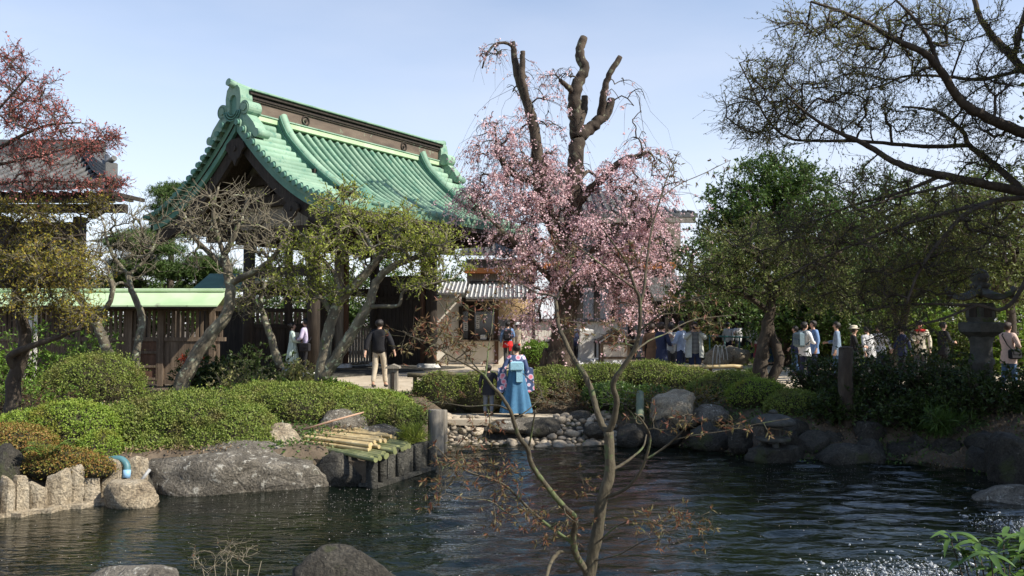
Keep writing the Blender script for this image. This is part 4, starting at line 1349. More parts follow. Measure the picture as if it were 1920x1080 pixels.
# dark backdrop building under the trees where the queue stands
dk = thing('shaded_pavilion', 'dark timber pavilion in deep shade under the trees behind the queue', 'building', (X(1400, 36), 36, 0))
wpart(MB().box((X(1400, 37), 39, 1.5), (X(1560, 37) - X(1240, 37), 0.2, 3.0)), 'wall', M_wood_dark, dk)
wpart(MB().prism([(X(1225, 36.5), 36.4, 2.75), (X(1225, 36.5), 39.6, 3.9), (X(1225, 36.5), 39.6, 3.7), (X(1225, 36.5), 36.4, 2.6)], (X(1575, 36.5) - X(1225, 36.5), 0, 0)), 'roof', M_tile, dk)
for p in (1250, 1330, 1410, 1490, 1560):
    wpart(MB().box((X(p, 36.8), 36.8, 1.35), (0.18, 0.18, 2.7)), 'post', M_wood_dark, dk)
# green side roof glimpsed between fence and gate
gr_ = thing('side_shelter', 'small green copper roofed shelter between the fence and the gate', 'shelter', (X(425, 27.5), 27.5, 0))
wpart(MB().prism([(X(370, 27.5), 27.0, 2.75), (X(370, 27.5), 28.6, 3.35), (X(370, 27.5), 28.6, 3.25), (X(370, 27.5), 27.0, 2.65)], (1.9, 0, 0)), 'roof', M_copper_dk, gr_)
for p in (376, 470):
    wpart(MB().box((X(p, 27.8), 27.8, 1.35), (0.14, 0.14, 2.7)), 'post', M_wood_dark, gr_)
wpart(MB().box((X(424, 28.2), 28.2, 1.3), (1.75, 0.06, 2.4)), 'wall', M_wood_dark, gr_)
# ================================================================ TREES
def gbase(px, Y):
    x = X(px, Y); return Vector((x, Y, gz(x, Y)))

def add_leaves(t, S, D, L, tw_r, mat_t, leafm, per, leaf, spread=0.7, up=0.1, droop=0.1, K=4, leaf_spread=0.8, flat_n=1.0, crook=0.07, name='foliage', sides=3, lo=0.15, hang=0.0):
    tw, tr = twigs_np(S, D, L, spread, up, droop, K, tw_r, crook)
    Geo().add(*tubes_np(tw, tr, sides)).part('twigs', mat_t, t.root, True, 'stuff')
    if per > 0:
        m = int(math.ceil(per))
        p, d = along(tw, m, lo, 1.0)
        if per < m:
            k = RNG.random(len(p)) < per / m; p, d = p[k], d[k]
        n = len(p)
        ld = unit(d + RNG.normal(size=(n, 3)) * leaf_spread - np.array([0, 0, hang]))
        ln = unit(RNG.normal(size=(n, 3)) * 0.6 + np.array([0, 0, flat_n]))
        V, T = leaves_np(p, ld, ln, leaf[0] * RNG.uniform(0.6, 1.35, n), leaf[1] * RNG.uniform(0.7, 1.3, n))
        Geo().add(V, T).part(name, leafm, t.root, False, 'stuff')
    return tw

# ---- pruned plum with two trunks, bare
t = Tree('plum_tree', 'bare pruned plum tree with two splayed trunks rising from one base by the fence door', gbase(255, 18.3))
t.limb([(256, 745, 18.3), (215, 690, 18.2), (190, 628, 18.1), (172, 590, 18.1), (150, 560, 18.2), (140, 525, 18.2)], 0.139, 0.051)
t.limb([(172, 590, 18.1), (200, 575, 17.9), (212, 545, 17.8), (205, 515, 17.8)], 0.066, 0.043)
t.limb([(262, 745, 18.3), (256, 665, 18.4), (266, 605, 18.5), (262, 580, 18.5), (247, 545, 18.5), (240, 515, 18.5)], 0.094, 0.060)
t.limb([(240, 515, 18.5), (215, 485, 18.4), (200, 450, 18.3), (195, 420, 18.3)], 0.049, 0.021)
t.limb([(240, 515, 18.5), (265, 495, 18.6), (285, 470, 18.7), (300, 430, 18.8)], 0.049, 0.021)
t.limb([(247, 540, 18.5), (225, 530, 18.2), (205, 545, 18.1)], 0.037, 0.021)
t.connect(t.targets([(225, 440, 75, 55, 18.5, 0.9, 42), (280, 430, 55, 50, 18.6, 0.8, 28), (175, 490, 60, 60, 18.2, 0.8, 28), (225, 500, 90, 35, 18.4, 0.9, 22)]), 0.15, 0.12, rtip=0.011)
t.bark(M_bark_grey)
S, D = t.twig_starts(1)
add_leaves(t, S, D, 0.46, 0.0075, M_twig, L_spring, 0.5, (0.05, 0.022), spread=0.6, up=0.55, droop=0, crook=0.05)

# ---- leaning bare plum in front of the gate gable
t = Tree('plum_tree', 'leaning bare plum tree with pale lichen trunk before the gate gable', gbase(338, 17.6))
t.limb([(330, 750, 17.6), (352, 695, 17.6), (385, 640, 17.6), (418, 600, 17.6), (432, 560, 17.6), (428, 515, 17.6), (420, 480, 17.6)], 0.172, 0.085)
t.limb([(428, 530, 17.6), (465, 515, 17.4), (505, 490, 17.3), (530, 455, 17.2), (545, 420, 17.2)], 0.082, 0.025)
t.limb([(424, 500, 17.6), (390, 472, 17.7), (360, 440, 17.8), (345, 400, 17.8)], 0.070, 0.025)
t.limb([(420, 480, 17.6), (440, 440, 17.5), (455, 400, 17.5), (470, 365, 17.5)], 0.070, 0.025)
t.limb([(420, 480, 17.6), (405, 430, 17.5), (400, 390, 17.4), (410, 350, 17.4)], 0.057, 0.021)
t.connect(t.targets([(430, 415, 95, 62, 17.6, 1.1, 80), (360, 420, 40, 60, 17.7, 0.8, 24), (510, 440, 50, 50, 17.4, 0.8, 30), (440, 490, 110, 35, 17.5, 0.9, 26)]), 0.16, 0.14, rtip=0.0105)
t.bark(M_bark_grey)
S, D = t.twig_starts(1)
add_leaves(t, S, D, 0.48, 0.0075, M_twig, L_spring, 0.35, (0.045, 0.02), spread=0.65, up=0.5, droop=0, crook=0.05)

# ---- small leaning trunk among the shrubs
t = Tree('plum_tree', 'thin leaning plum trunk growing out of the pale flowering shrubs', gbase(522, 18.8))
t.limb([(525, 690, 18.8), (510, 640, 18.8), (497, 600, 18.8), (488, 565, 18.9), (498, 530, 18.9)], 0.098, 0.043)
t.limb([(493, 580, 18.8), (470, 555, 18.8), (455, 530, 18.8)], 0.041, 0.021)
t.connect(t.targets([(490, 540, 60, 30, 18.9, 0.7, 35), (460, 575, 40, 22, 18.8, 0.6, 18)]), 0.2, 0.1, rtip=0.010)
t.bark(M_bark_grey)
S, D = t.twig_starts(2)
add_leaves(t, S, D, 0.26, 0.006, M_twig, L_spring, 1.6, (0.05, 0.024), up=0.2)

# ---- spreading plum with spring leaves in front of the gate
t = Tree('plum_tree', 'spreading forked plum tree with yellow green spring leaves before the gate passage', gbase(608, 17.2))
t.limb([(602, 735, 17.2), (606, 680, 17.2), (618, 610, 17.2), (638, 562, 17.2), (675, 525, 17.1), (706, 490, 17.0), (735, 455, 17.0), (748, 425, 17.0)], 0.148, 0.051)
t.limb([(608, 712, 17.2), (635, 665, 17.1), (662, 620, 17.0), (690, 575, 16.9), (705, 530, 16.9), (735, 500, 16.8), (790, 480, 16.8), (845, 470, 16.8)], 0.139, 0.043)
t.limb([(622, 590, 17.2), (602, 560, 17.3), (575, 540, 17.4), (540, 520, 17.5)], 0.070, 0.025)
t.limb([(690, 570, 16.9), (722, 574, 16.8), (748, 572, 16.7), (758, 545, 16.7), (800, 535, 16.7), (850, 522, 16.7)], 0.045, 0.019)
t.limb([(706, 490, 17.0), (690, 450, 17.0), (660, 410, 17.1), (640, 370, 17.2)], 0.057, 0.021)
t.limb([(640, 560, 17.2), (625, 510, 17.3), (590, 470, 17.4), (570, 440, 17.4)], 0.057, 0.021)
t.connect(t.targets([(690, 455, 170, 60, 17.0, 1.2, 100), (640, 385, 62, 40, 17.2, 0.9, 31), (555, 510, 75, 50, 17.4, 1.0, 43), (820, 470, 85, 50, 16.8, 1.0, 44), (730, 410, 70, 30, 17.0, 0.8, 25), (610, 545, 80, 30, 17.2, 0.9, 18), (800, 530, 60, 22, 16.7, 0.6, 15)]), 0.17, 0.12, rtip=0.0095)
t.bark(M_bark_grey)
S, D = t.twig_starts(2)
add_leaves(t, S, D, 0.30, 0.007, M_twig, L_spring, 5.5, (0.068, 0.032), spread=0.7, up=0.3, droop=0.0)

# ---- yellow-green maple at the left edge
t = Tree('garden_maple', 'yellow green young maple with dark limbs spreading in front of the fence', gbase(20, 14.6))
t.limb([(20, 790, 14.6), (30, 700, 14.6), (48, 640, 14.5), (38, 590, 14.4), (30, 545, 14.4), (22, 505, 14.4)], 0.13, 0.07)
t.limb([(-30, 685, 14.5), (20, 668, 14.4), (62, 648, 14.3), (108, 632, 14.2), (150, 615, 14.1)], 0.075, 0.035)
t.limb([(44, 630, 14.5), (40, 600, 14.2), (28, 570, 14.0), (60, 540, 13.9), (110, 525, 13.8)], 0.06, 0.025)
t.limb([(24, 520, 14.4), (60, 480, 14.2), (110, 450, 14.1), (160, 440, 14.0)], 0.05, 0.02)
t.limb([(22, 510, 14.4), (10, 460, 14.4), (30, 420, 14.3), (70, 390, 14.2)], 0.05, 0.02)
t.connect(t.targets([(75, 490, 125, 55, 14.1, 1.3, 150), (45, 405, 85, 35, 14.2, 1.1, 70), (60, 560, 100, 30, 14.0, 1.0, 50), (145, 580, 55, 30, 14.0, 0.7, 34), (120, 520, 80, 40, 14.1, 1.1, 50), (170, 380, 40, 40, 14.3, 0.6, 22)]), 0.18, 0.08, rtip=0.007)
t.bark(M_bark_dark)
S, D = t.twig_starts(2)
add_leaves(t, S, D, 0.26, 0.0042, M_bark_grey, L_yellow, 5, (0.050, 0.026), spread=0.9, up=0.05, droop=0.1, flat_n=1.6)

# ---- red maple reaching in from the left
t = Tree('red_maple', 'red leaved maple reaching over the tiled hall roof', (-10.8, 13.2, gz(-10.8, 13.2)))
t.limb([(-10.8, 13.2, -0.4), (-10.6, 13.3, 1.0), (-10.2, 13.3, 2.2), (-9.6, 13.4, 3.2)], 0.16, 0.10, world=True)
t.limb([(-180, 420, 13.4), (-60, 320, 13.4), (20, 265, 13.4), (90, 235, 13.4), (150, 230, 13.4)], 0.050, 0.012)
t.limb([(-100, 350, 13.4), (-30, 240, 13.2), (20, 180, 13.0), (55, 140, 13.0)], 0.033, 0.009)
t.limb([(-60, 320, 13.4), (40, 300, 13.6), (120, 280, 13.7), (190, 262, 13.8)], 0.028, 0.007)
t.limb([(-120, 380, 13.4), (0, 345, 13.8), (100, 340, 13.9), (190, 345, 14.0)], 0.028, 0.007)
t.connect(t.targets([(70, 225, 75, 45, 13.4, 0.9, 60), (150, 262, 75, 32, 13.7, 0.7, 60), (70, 290, 90, 30, 13.6, 1.0, 55), (165, 345, 70, 14, 14.0, 0.5, 40), (60, 345, 80, 25, 13.8, 0.7, 40), (25, 120, 40, 50, 13.0, 0.7, 34), (85, 170, 40, 40, 13.2, 0.6, 20), (25, 190, 40, 50, 13.2, 0.8, 30), (205, 258, 26, 10, 13.8, 0.3, 16), (215, 345, 22, 8, 14.0, 0.3, 14)]), 0.05, 0.02, rtip=0.005)
t.bark(M_bark_dark)
S, D = t.twig_starts(2)
m = S[:, 2] > 4.55
add_leaves(t, S, D, 0.24, 0.0035, M_bark_dark, L_redmaple, 3, (0.046, 0.024), spread=0.7, up=0.05, droop=0.05, flat_n=1.4)

# ---- pines behind the gate and the fence
def pine(px, Y, top, pads, label):
    t = Tree('pine_tree', label, gbase(px, Y), 'pines behind the fence')
    t.limb([(px, 700, Y), (px + 6, 600, Y), (px - 6, 520, Y), (px + 4, top, Y)], 0.26, 0.08)
    t.connect(t.targets(pads), 0.08, 0.03, rtip=0.02)
    t.bark(M_bark_dark)
    S, D = t.twig_starts(10)
    n = len(S)
    C = S + RNG.normal(size=(n, 3)) * np.array([0.26, 0.26, 0.10])
    m = 9
    C = np.repeat(C, m, axis=0)
    V, T = leaves_np(C, rand_dirs(n * m, 0.9), rand_dirs(n * m), 0.17, 0.022)
    Geo().add(V, T).part('needles', L_pine, t.root, False, 'stuff')
pine(325, 36, 372, [(330, 362, 36, 16, 36, 1.0, 26), (325, 390, 45, 12, 36, 1.0, 20), (300, 440, 60, 14, 36, 1.4, 26)], 'tall dark pine whose top shows left of the green gate eave')
pine(262, 33, 455, [(245, 452, 46, 16, 33, 1.2, 34), (300, 470, 50, 14, 33, 1.2, 26), (262, 500, 75, 16, 33, 1.4, 40), (340, 510, 60, 16, 33, 1.3, 30), (220, 530, 40, 12, 33, 1, 20)], 'broad dark pine standing behind the fence roof')
pine(395, 33, 500, [(380, 500, 45, 18, 33, 1.2, 30), (430, 525, 45, 14, 33, 1.2, 24), (375, 545, 45, 14, 33, 1.0, 22)], 'low dark pine between the fence and the gate')

# ---- old pruned weeping cherry
CY = 25.6
t = Tree('cherry_tree', 'old weeping cherry with sawn-off limbs and trailing pink blossom', gbase(1050, CY))
t.limb([(1046, 722, CY), (1048, 690, CY), (1052, 650, CY), (1062, 590, CY), (1070, 520, CY), (1074, 440, CY), (1077, 360, CY), (1080, 300, CY), (1083, 258, CY)], 0.430, 0.227, sides=14, knob=0.08)
for a in range(6):                                                # root flare
    an = a * 1.05
    bx_, by_ = X(1047, CY), CY
    t.limb([(bx_ + cos(an) * 0.25, by_ + sin(an) * 0.25, 0.75), (bx_ + cos(an) * 0.48, by_ + sin(an) * 0.48, 0.25), (bx_ + cos(an) * 0.82, by_ + sin(an) * 0.82, -0.08)], 0.224, 0.101, world=True, attach=False)
t.limb([(1083, 262, CY), (1079, 217, CY - .1), (1077, 179, CY - .2), (1087, 150, CY - .2), (1096, 128, CY - .2), (1087, 98, CY - .2), (1095, 70, CY - .2)], 0.232, 0.126)
t.limb([(1079, 182, CY - .2), (1066, 165, CY - .4), (1050, 150, CY - .6)], 0.112, 0.067)
t.limb([(1088, 245, CY), (1094, 210, CY + .2), (1096, 180, CY + .3)], 0.146, 0.109)
t.limb([(1086, 262, CY), (1104, 243, CY + .1), (1122, 227, CY + .2), (1138, 212, CY + .3), (1146, 185, CY + .3)], 0.215, 0.126)
t.limb([(1126, 222, CY + .2), (1131, 185, CY), (1136, 158, CY - .1), (1148, 130, CY - .2), (1163, 106, CY - .2)], 0.129, 0.084)
t.limb([(1070, 500, CY), (1045, 440, CY - .4), (1025, 390, CY - .6), (1012, 330, CY - .7), (1006, 270, CY - .8), (998, 225, CY - .8), (985, 185, CY - .8), (970, 140, CY - .8), (964, 100, CY - .8), (961, 78, CY - .8)], 0.258, 0.076)
t.limb([(990, 200, CY - .8), (980, 155, CY - 1.0), (979, 120, CY - 1.0), (980, 96, CY - 1.0)], 0.120, 0.076)
t.limb([(963, 85, CY - .8), (945, 80, CY - 1.0), (927, 84, CY - 1.2), (912, 104, CY - 1.3), (904, 128, CY - 1.4)], 0.052, 0.025)
t.limb([(1012, 345, CY - .7), (985, 335, CY - 1.0), (958, 322, CY - 1.2), (938, 296, CY - 1.3), (931, 267, CY - 1.3)], 0.138, 0.076)
t.limb([(1077, 385, CY), (1100, 362, CY - .4), (1124, 340, CY - .7), (1147, 317, CY - .9), (1170, 299, CY - 1.0), (1203, 292, CY - 1.1)], 0.155, 0.076)
t.limb([(1079, 345, CY), (1095, 328, CY + .3), (1106, 322, CY + .5), (1130, 342, CY + .8)], 0.069, 0.042)
t.limb([(1070, 520, CY), (1110, 470, CY - 1.0), (1160, 430, CY - 1.6), (1210, 410, CY - 2)], 0.103, 0.034)
t.limb([(1062, 560, CY), (1010, 500, CY - 1.0), (950, 440, CY - 1.6), (905, 400, CY - 2)], 0.103, 0.034)
heavy = [(1000, 440, 110, 70, CY - .7, 1.7, 95), (1160, 430, 105, 75, CY - .7, 1.7, 95), (1090, 500, 150, 60, CY - .7, 1.7, 80), (955, 345, 80, 50, CY - .9, 1.5, 60), (895, 370, 50, 35, CY - 1.2, 1.0, 30), (1220, 385, 65, 60, CY - .7, 1.5, 48), (1030, 345, 80, 60, CY - .7, 1.5, 60), (1195, 500, 80, 60, CY - .7, 1.6, 50), (1000, 570, 60, 45, CY - .9, 1.2, 26), (1180, 575, 60, 30, CY - .9, 1.2, 26), (1000, 270, 75, 60, CY - .8, 1.2, 40), (935, 270, 60, 36, CY - 1.0, 1.0, 34), (1150, 330, 60, 40, CY - .7, 1.4, 34)]
light = [(930, 100, 40, 25, CY - 1.1, 0.9, 22), (1000, 160, 60, 50, CY - .6, 1.2, 20), (1055, 140, 30, 14, CY - .4, 0.8, 12), (1170, 190, 45, 60, CY, 1.2, 12), (920, 230, 45, 25, CY - 1.2, 1.0, 10), (1200, 270, 50, 40, CY - .6, 1.2, 12), (1020, 220, 60, 40, CY - .6, 1.2, 12)]
Th, Tl = t.targets(heavy), t.targets(light)
t.connect(np.concatenate([Th, Tl]), 0.16, 0.22, rtip=0.011)
t.bark(M_bark_cherry)
S, D = t.twig_starts(1)
D[:, 2] = np.abs(D[:, 2]) * 0.2
hi_ = (S[:, 2] > 7.2) & (RNG.random(len(S)) < 0.55)
S, D = S[~hi_], D[~hi_]
tw, tr = twigs_np(S, D, RNG.choice([0.35, 0.6, 0.9, 1.5], len(S)), 0.6, 0.1, 1.15, 6, 0.0062, 0.03)
Geo().add(*tubes_np(tw, tr, 3)).part('twigs', M_bark_cherry, t.root, True, 'stuff')
def blossoms(tw, m, keep):
    p, d = along(tw, m, 0.1, 1.0)
    dens = 1 / (1 + np.exp((p[:, 2] - 7.4) * 0.8))
    gap = np.array([mnoise.noise(Vector(v) * 1.1) for v in p])
    dens = dens * np.clip(0.62 + 2.2 * gap, 0.08, 1.35)                  # thins out towards the sawn top
    k = RNG.random(len(p)) < keep * (0.13 + 0.87 * dens)
    p = p[k]; n = len(p)
    # flowers hang in small tufts
    C = np.repeat(p, 5, axis=0) + RNG.normal(size=(n * 5, 3)) * 0.042
    return leaves_np(C, rand_dirs(n * 5, -0.3), rand_dirs(n * 5), 0.064 * RNG.uniform(0.7, 1.3, n * 5), 0.060, 0.25)
V, T = blossoms(tw, 14, 0.32)
Geo().add(V, T).part('blossom', L_blossom, t.root, False, 'stuff')

# ---- right-hand trees
def crown_tree(name, label, px, Y, limbs, blobs, leafm, leaf, per, bark=M_bark_dark, twl=0.4, tips=2, rtip=0.014, group=None, spread=0.9, up=0.15, flat_n=1.0, r=0.006, gnarl=0.16):
    t = Tree(name, label, gbase(px, Y), group)
    for pts, r0, r1 in limbs: t.limb(pts, r0, r1)
    t.connect(t.targets(blobs), gnarl, 0.1, rtip=rtip)
    t.bark(bark)
    S, D = t.twig_starts(tips)
    add_leaves(t, S, D, twl, r, bark, leafm, per, leaf, spread=spread, up=up, droop=0.1, flat_n=flat_n)
    return t
crown_tree('evergreen_tree', 'rounded dense dark evergreen tree right of the far hall', 1470, 31,
    [([(1470, 700, 31), (1468, 600, 31), (1460, 500, 31), (1455, 420, 31)], 0.28, 0.12)],
    [(1450, 400, 135, 105, 31, 2.4, 190), (1390, 440, 85, 90, 30.5, 1.8, 90), (1530, 430, 95, 105, 31, 2.0, 110), (1460, 330, 90, 40, 31, 1.6, 60), (1370, 520, 70, 60, 30.5, 1.6, 50)],
    L_ever, (0.13, 0.06), 11, twl=0.5, tips=2)
crown_tree('evergreen_tree', 'tall dark tree behind the rounded evergreen', 1640, 38,
    [([(1640, 700, 38), (1640, 560, 38), (1636, 440, 38)], 0.3, 0.12)],
    [(1640, 420, 120, 100, 38, 2.4, 150), (1590, 480, 90, 90, 37, 2, 80)], L_ever, (0.15, 0.07), 10, twl=0.6)
crown_tree('broadleaf_tree', 'olive leaved tree with thin leaning stems beyond the stone lantern path', 1700, 27,
    [([(1668, 720, 26), (1690, 620, 26), (1715, 520, 26), (1760, 440, 26)], 0.16, 0.06), ([(1690, 620, 26), (1660, 540, 26), (1640, 470, 26)], 0.1, 0.04)],
    [(1720, 440, 120, 90, 26.5, 2.0, 130), (1660, 520, 90, 60, 26, 1.5, 70), (1790, 510, 90, 60, 26, 1.5, 70)], L_olive, (0.10, 0.05), 7, twl=0.45)
crown_tree('broadleaf_tree', 'pale olive tree rising behind the tall stone lantern', 1880, 24,
    [([(1900, 740, 24), (1895, 600, 24), (1880, 480, 24), (1860, 400, 24)], 0.16, 0.06)],
    [(1870, 430, 110, 110, 24, 2.0, 150), (1800, 400, 70, 70, 24.5, 1.5, 60), (1900, 540, 60, 60, 24, 1.4, 50)], L_olive, (0.09, 0.045), 7, twl=0.42)
crown_tree('broadleaf_tree', 'dark twin-stemmed plum tree standing on the sunlit path edge', 1445, 20.6,
    [([(1432, 732, 20.6), (1426, 690, 20.6), (1430, 650, 20.6), (1440, 605, 20.6), (1446, 560, 20.6), (1430, 500, 20.6), (1400, 450, 20.5)], 0.20, 0.07), ([(1482, 730, 20.4), (1462, 680, 20.5), (1446, 630, 20.6), (1440, 600, 20.6)], 0.13, 0.12),
     ([(1446, 560, 20.6), (1480, 520, 20.5), (1530, 500, 20.4), (1580, 470, 20.3)], 0.09, 0.03), ([(1440, 590, 20.6), (1400, 555, 20.4), (1360, 545, 20.3), (1320, 520, 20.2)], 0.08, 0.025)],
    [(1400, 460, 90, 60, 20.6, 1.4, 80), (1350, 520, 70, 45, 20.3, 1.2, 55), (1500, 500, 110, 55, 20.4, 1.4, 85), (1570, 560, 80, 35, 20.3, 1.2, 45), (1450, 540, 60, 40, 20.4, 1.2, 36)], L_olive, (0.065, 0.032), 8, twl=0.32, rtip=0.010)
crown_tree('broadleaf_tree', 'green tree overhanging the queue beside the cherry', 1300, 26,
    [([(1312, 720, 26), (1300, 620, 26), (1290, 540, 26), (1300, 470, 26)], 0.14, 0.05)],
    [(1320, 500, 70, 60, 26, 1.4, 70), (1290, 560, 50, 30, 25.6, 1.0, 30), (1370, 560, 60, 35, 26, 1.2, 40)], L_ever, (0.10, 0.05), 8, twl=0.42)

for k, (px_, Y_, top_, lm, lab) in enumerate(((1560, 44, 380, L_olive, 'olive tree rising behind the dark pavilion'), (1755, 40, 350, L_olive, 'tall pale olive tree far behind the queue'), (1850, 36, 330, L_ever, 'dark evergreen far behind the tall lantern'), (1960, 33, 300, L_olive, 'olive tree cut by the right edge behind the pink coat'), (1680, 34, 460, L_ever, 'low dark evergreen behind the visitors in the shade'), (1500, 30, 520, L_ever, 'low evergreen behind the twin-stemmed plum'))):
    mid = (top_ + 640) / 2; hh = (640 - top_) / 2
    crown_tree('background_tree', lab, px_, Y_, [([(px_, 690, Y_), (px_ - 5, mid, Y_), (px_ + 5, top_ + 25, Y_)], 0.2, 0.06)],
        [(px_, mid - hh * .2, 95, hh * 0.95, Y_, 2.0, 130), (px_ - 55, mid + hh * .3, 60, hh * .6, Y_ - .6, 1.6, 50), (px_ + 55, mid + hh * .3, 60, hh * .6, Y_ - .6, 1.6, 50)], lm, (0.15, 0.075), 9, twl=0.6, group='trees in the right background')
for k, (px_, Y_, lab) in enumerate(((330, 42, 'tree behind the fence left of the pines'), (560, 48, 'tree seen through the gate left of the passage'), (700, 46, 'tree seen through the open gate passage'), (880, 48, 'tree behind the ticket booth'), (120, 40, 'tree behind the tiled hall posts'))):
    crown_tree('background_tree', 'dark ' + lab, px_, Y_, [([(px_, 680, Y_), (px_ - 4, 600, Y_), (px_ + 4, 520, Y_)], 0.2, 0.06)],
        [(px_, 560, 95, 70, Y_, 2.2, 120), (px_ + 70, 590, 60, 45, Y_, 1.6, 40), (px_ - 70, 590, 60, 45, Y_, 1.6, 40)], L_ever, (0.18, 0.09), 9, twl=0.7, group='trees behind the gate')
# ---- great tree overhanging from the right bank
TX, TY = 10.6, 12.6
t = Tree('overhanging_tree', 'big dark tree with fine leaves overhanging the pond from the right bank', (TX, TY, gz(TX, TY)))
t.limb([(TX, TY, -0.7), (TX - 0.1, TY, 1.0), (TX - 0.3, TY + .1, 2.2), (TX - 0.6, TY + .1, 3.1), (TX - 0.5, TY + .1, 4.6), (TX - 0.2, TY, 6.2), (TX, TY - .2, 7.8)], 0.34, 0.16, world=True, sides=12)
Y = 12.6
t.limb([(2060, 395, Y), (1990, 375, Y), (1920, 361, Y - .2), (1836, 343, Y - .4), (1766, 329, Y - .5), (1711, 317, Y - .6), (1669, 299, Y - .6), (1618, 269, Y - .7), (1576, 250, Y - .8), (1530, 225, Y - .8), (1479, 185, Y - .9)], 0.089, 0.015)
t.limb([(1920, 350, Y - .2), (1891, 333, Y), (1854, 301, Y + .2), (1817, 273, Y + .3), (1806, 248, Y + .4), (1766, 213, Y + .6), (1734, 204, Y + .7), (1690, 200, Y + .8)], 0.059, 0.015)
t.limb([(1817, 276, Y + .3), (1743, 275, Y + .2), (1688, 271, Y + .1), (1604, 264, Y), (1539, 264, Y), (1479, 259, Y - .1), (1437, 222, Y - .1), (1410, 165, Y - .2), (1386, 118, Y - .2)], 0.036, 0.009)
t.limb([(2040, 300, Y), (1980, 270, Y - .3), (1920, 250, Y - .5), (1873, 229, Y - .7), (1826, 208, Y - .9), (1794, 181, Y - 1.0), (1762, 130, Y - 1.2), (1729, 97, Y - 1.3), (1678, 74, Y - 1.4), (1632, 46, Y - 1.5), (1581, 23, Y - 1.5), (1520, 3, Y - 1.5)], 0.099, 0.015)
t.limb([(2050, 200, Y), (1985, 165, Y + .3), (1920, 131, Y + .6), (1891, 97, Y + .7), (1859, 65, Y + .8), (1836, 28, Y + .9), (1822, -20, Y + 1.0)], 0.079, 0.038)
t.limb([(1920, 131, Y + .6), (1836, 149, Y + .6), (1770, 143, Y + .6), (1697, 143, Y + .7), (1650, 162, Y + .7), (1558, 182, Y + .8)], 0.033, 0.009)
t.limb([(1905, 115, Y + .7), (1912, 60, Y + .5), (1925, 10, Y + .4), (1930, -30, Y + .4)], 0.046, 0.030)
t.limb([(1762, 130, Y - 1.2), (1740, 70, Y - 1.2), (1710, 30, Y - 1.2), (1680, 0, Y - 1.2)], 0.033, 0.015)
t.limb([(1990, 376, Y), (1920, 372, Y - .4), (1868, 377, Y - .8), (1812, 400, Y - 1.1), (1780, 432, Y - 1.2), (1743, 477, Y - 1.3), (1718, 520, Y - 1.4), (1700, 570, Y - 1.5)], 0.046, 0.015)
t.limb([(1794, 343, Y - .4), (1743, 356, Y - .7), (1678, 370, Y - 1.0), (1641, 384, Y - 1.2), (1580, 400, Y - 1.3)], 0.026, 0.009)
t.limb([(1960, 560, Y + .2), (1900, 565, Y - .2), (1830, 572, Y - .4), (1740, 570, Y - .6), (1660, 576, Y - .7), (1600, 590, Y - .8)], 0.036, 0.011)
t.limb([(1868, 377, Y - .8), (1790, 395, Y - 1.0), (1700, 420, Y - 1.1), (1610, 455, Y - 1.2), (1530, 490, Y - 1.2), (1450, 530, Y - 1.3)], 0.032, 0.008)
t.limb([(1766, 329, Y - .5), (1690, 360, Y - .4), (1600, 385, Y - .3), (1510, 420, Y - .3), (1420, 440, Y - .3)], 0.030, 0.008)
t.limb([(1830, 572, Y - .4), (1760, 600, Y - .8), (1690, 615, Y - 1.0), (1620, 640, Y - 1.1)], 0.022, 0.007)
over = [(1600, 480, 150, 60, Y - 1.1, 0.8, 55), (1770, 500, 110, 55, Y - 1.1, 0.8, 45), (1480, 440, 100, 45, Y - .5, 0.7, 40), (1680, 620, 90, 30, Y - 1.0, 0.5, 28), (1480, 150, 110, 55, Y - .4, 0.9, 64), (1420, 210, 75, 55, Y - .2, 0.7, 54), (1560, 210, 130, 45, Y - .2, 0.9, 72), (1640, 130, 130, 55, Y - .2, 1.3, 72), (1540, 50, 110, 50, Y - 1.0, 1.0, 57), (1700, 50, 140, 50, Y - .6, 1.3, 72), (1850, 110, 80, 110, Y, 1.3, 64),
        (1760, 220, 120, 50, Y, 1.2, 57), (1860, 280, 80, 50, Y - .1, 1.2, 36), (1680, 350, 140, 40, Y - .8, 1.0, 39), (1590, 420, 120, 50, Y - 1.0, 1.0, 36), (1790, 430, 120, 60, Y - 1.0, 1.0, 36), (1650, 560, 120, 35, Y - .6, 0.8, 39), (1480, 250, 110, 30, Y - .2, 0.7, 32), (1540, 540, 60, 40, Y - 1, 0.7, 12)]
Tv = t.targets(over)
off = np.array([(random.uniform(8.4, 16.5), random.uniform(8.0, 15.4), random.uniform(3.6, 8.6)) for _ in range(420)])  # unseen crown beyond the right edge, added to shade the bank and tall lantern
k_ = (off[:, 0] / off[:, 1]) > 0.66
off = off[k_]
t.connect(np.concatenate([Tv, off]), 0.06, 0.03, rtip=0.006)
t.bark(M_bark_dark, 4)
S, D = t.twig_starts(2)
inn = (S[:, 0] / S[:, 1]) < 0.69
add_leaves(t, S[inn], D[inn], 0.38, 0.0036, M_bark_dark, L_over, 6, (0.042, 0.016), spread=0.5, up=0.08, droop=0.02, flat_n=1.2)
So, Do = S[~inn], D[~inn]
V, T = leaves_np(np.repeat(So, 26, 0) + RNG.normal(size=(len(So) * 26, 3)) * 0.34, rand_dirs(len(So) * 26), rand_dirs(len(So) * 26, 1.0), 0.16, 0.09)
Geo().add(V, T).part('shade_casting_foliage', L_over, t.root, False, 'stuff')  # dense large leaves out of view, there to cast shade

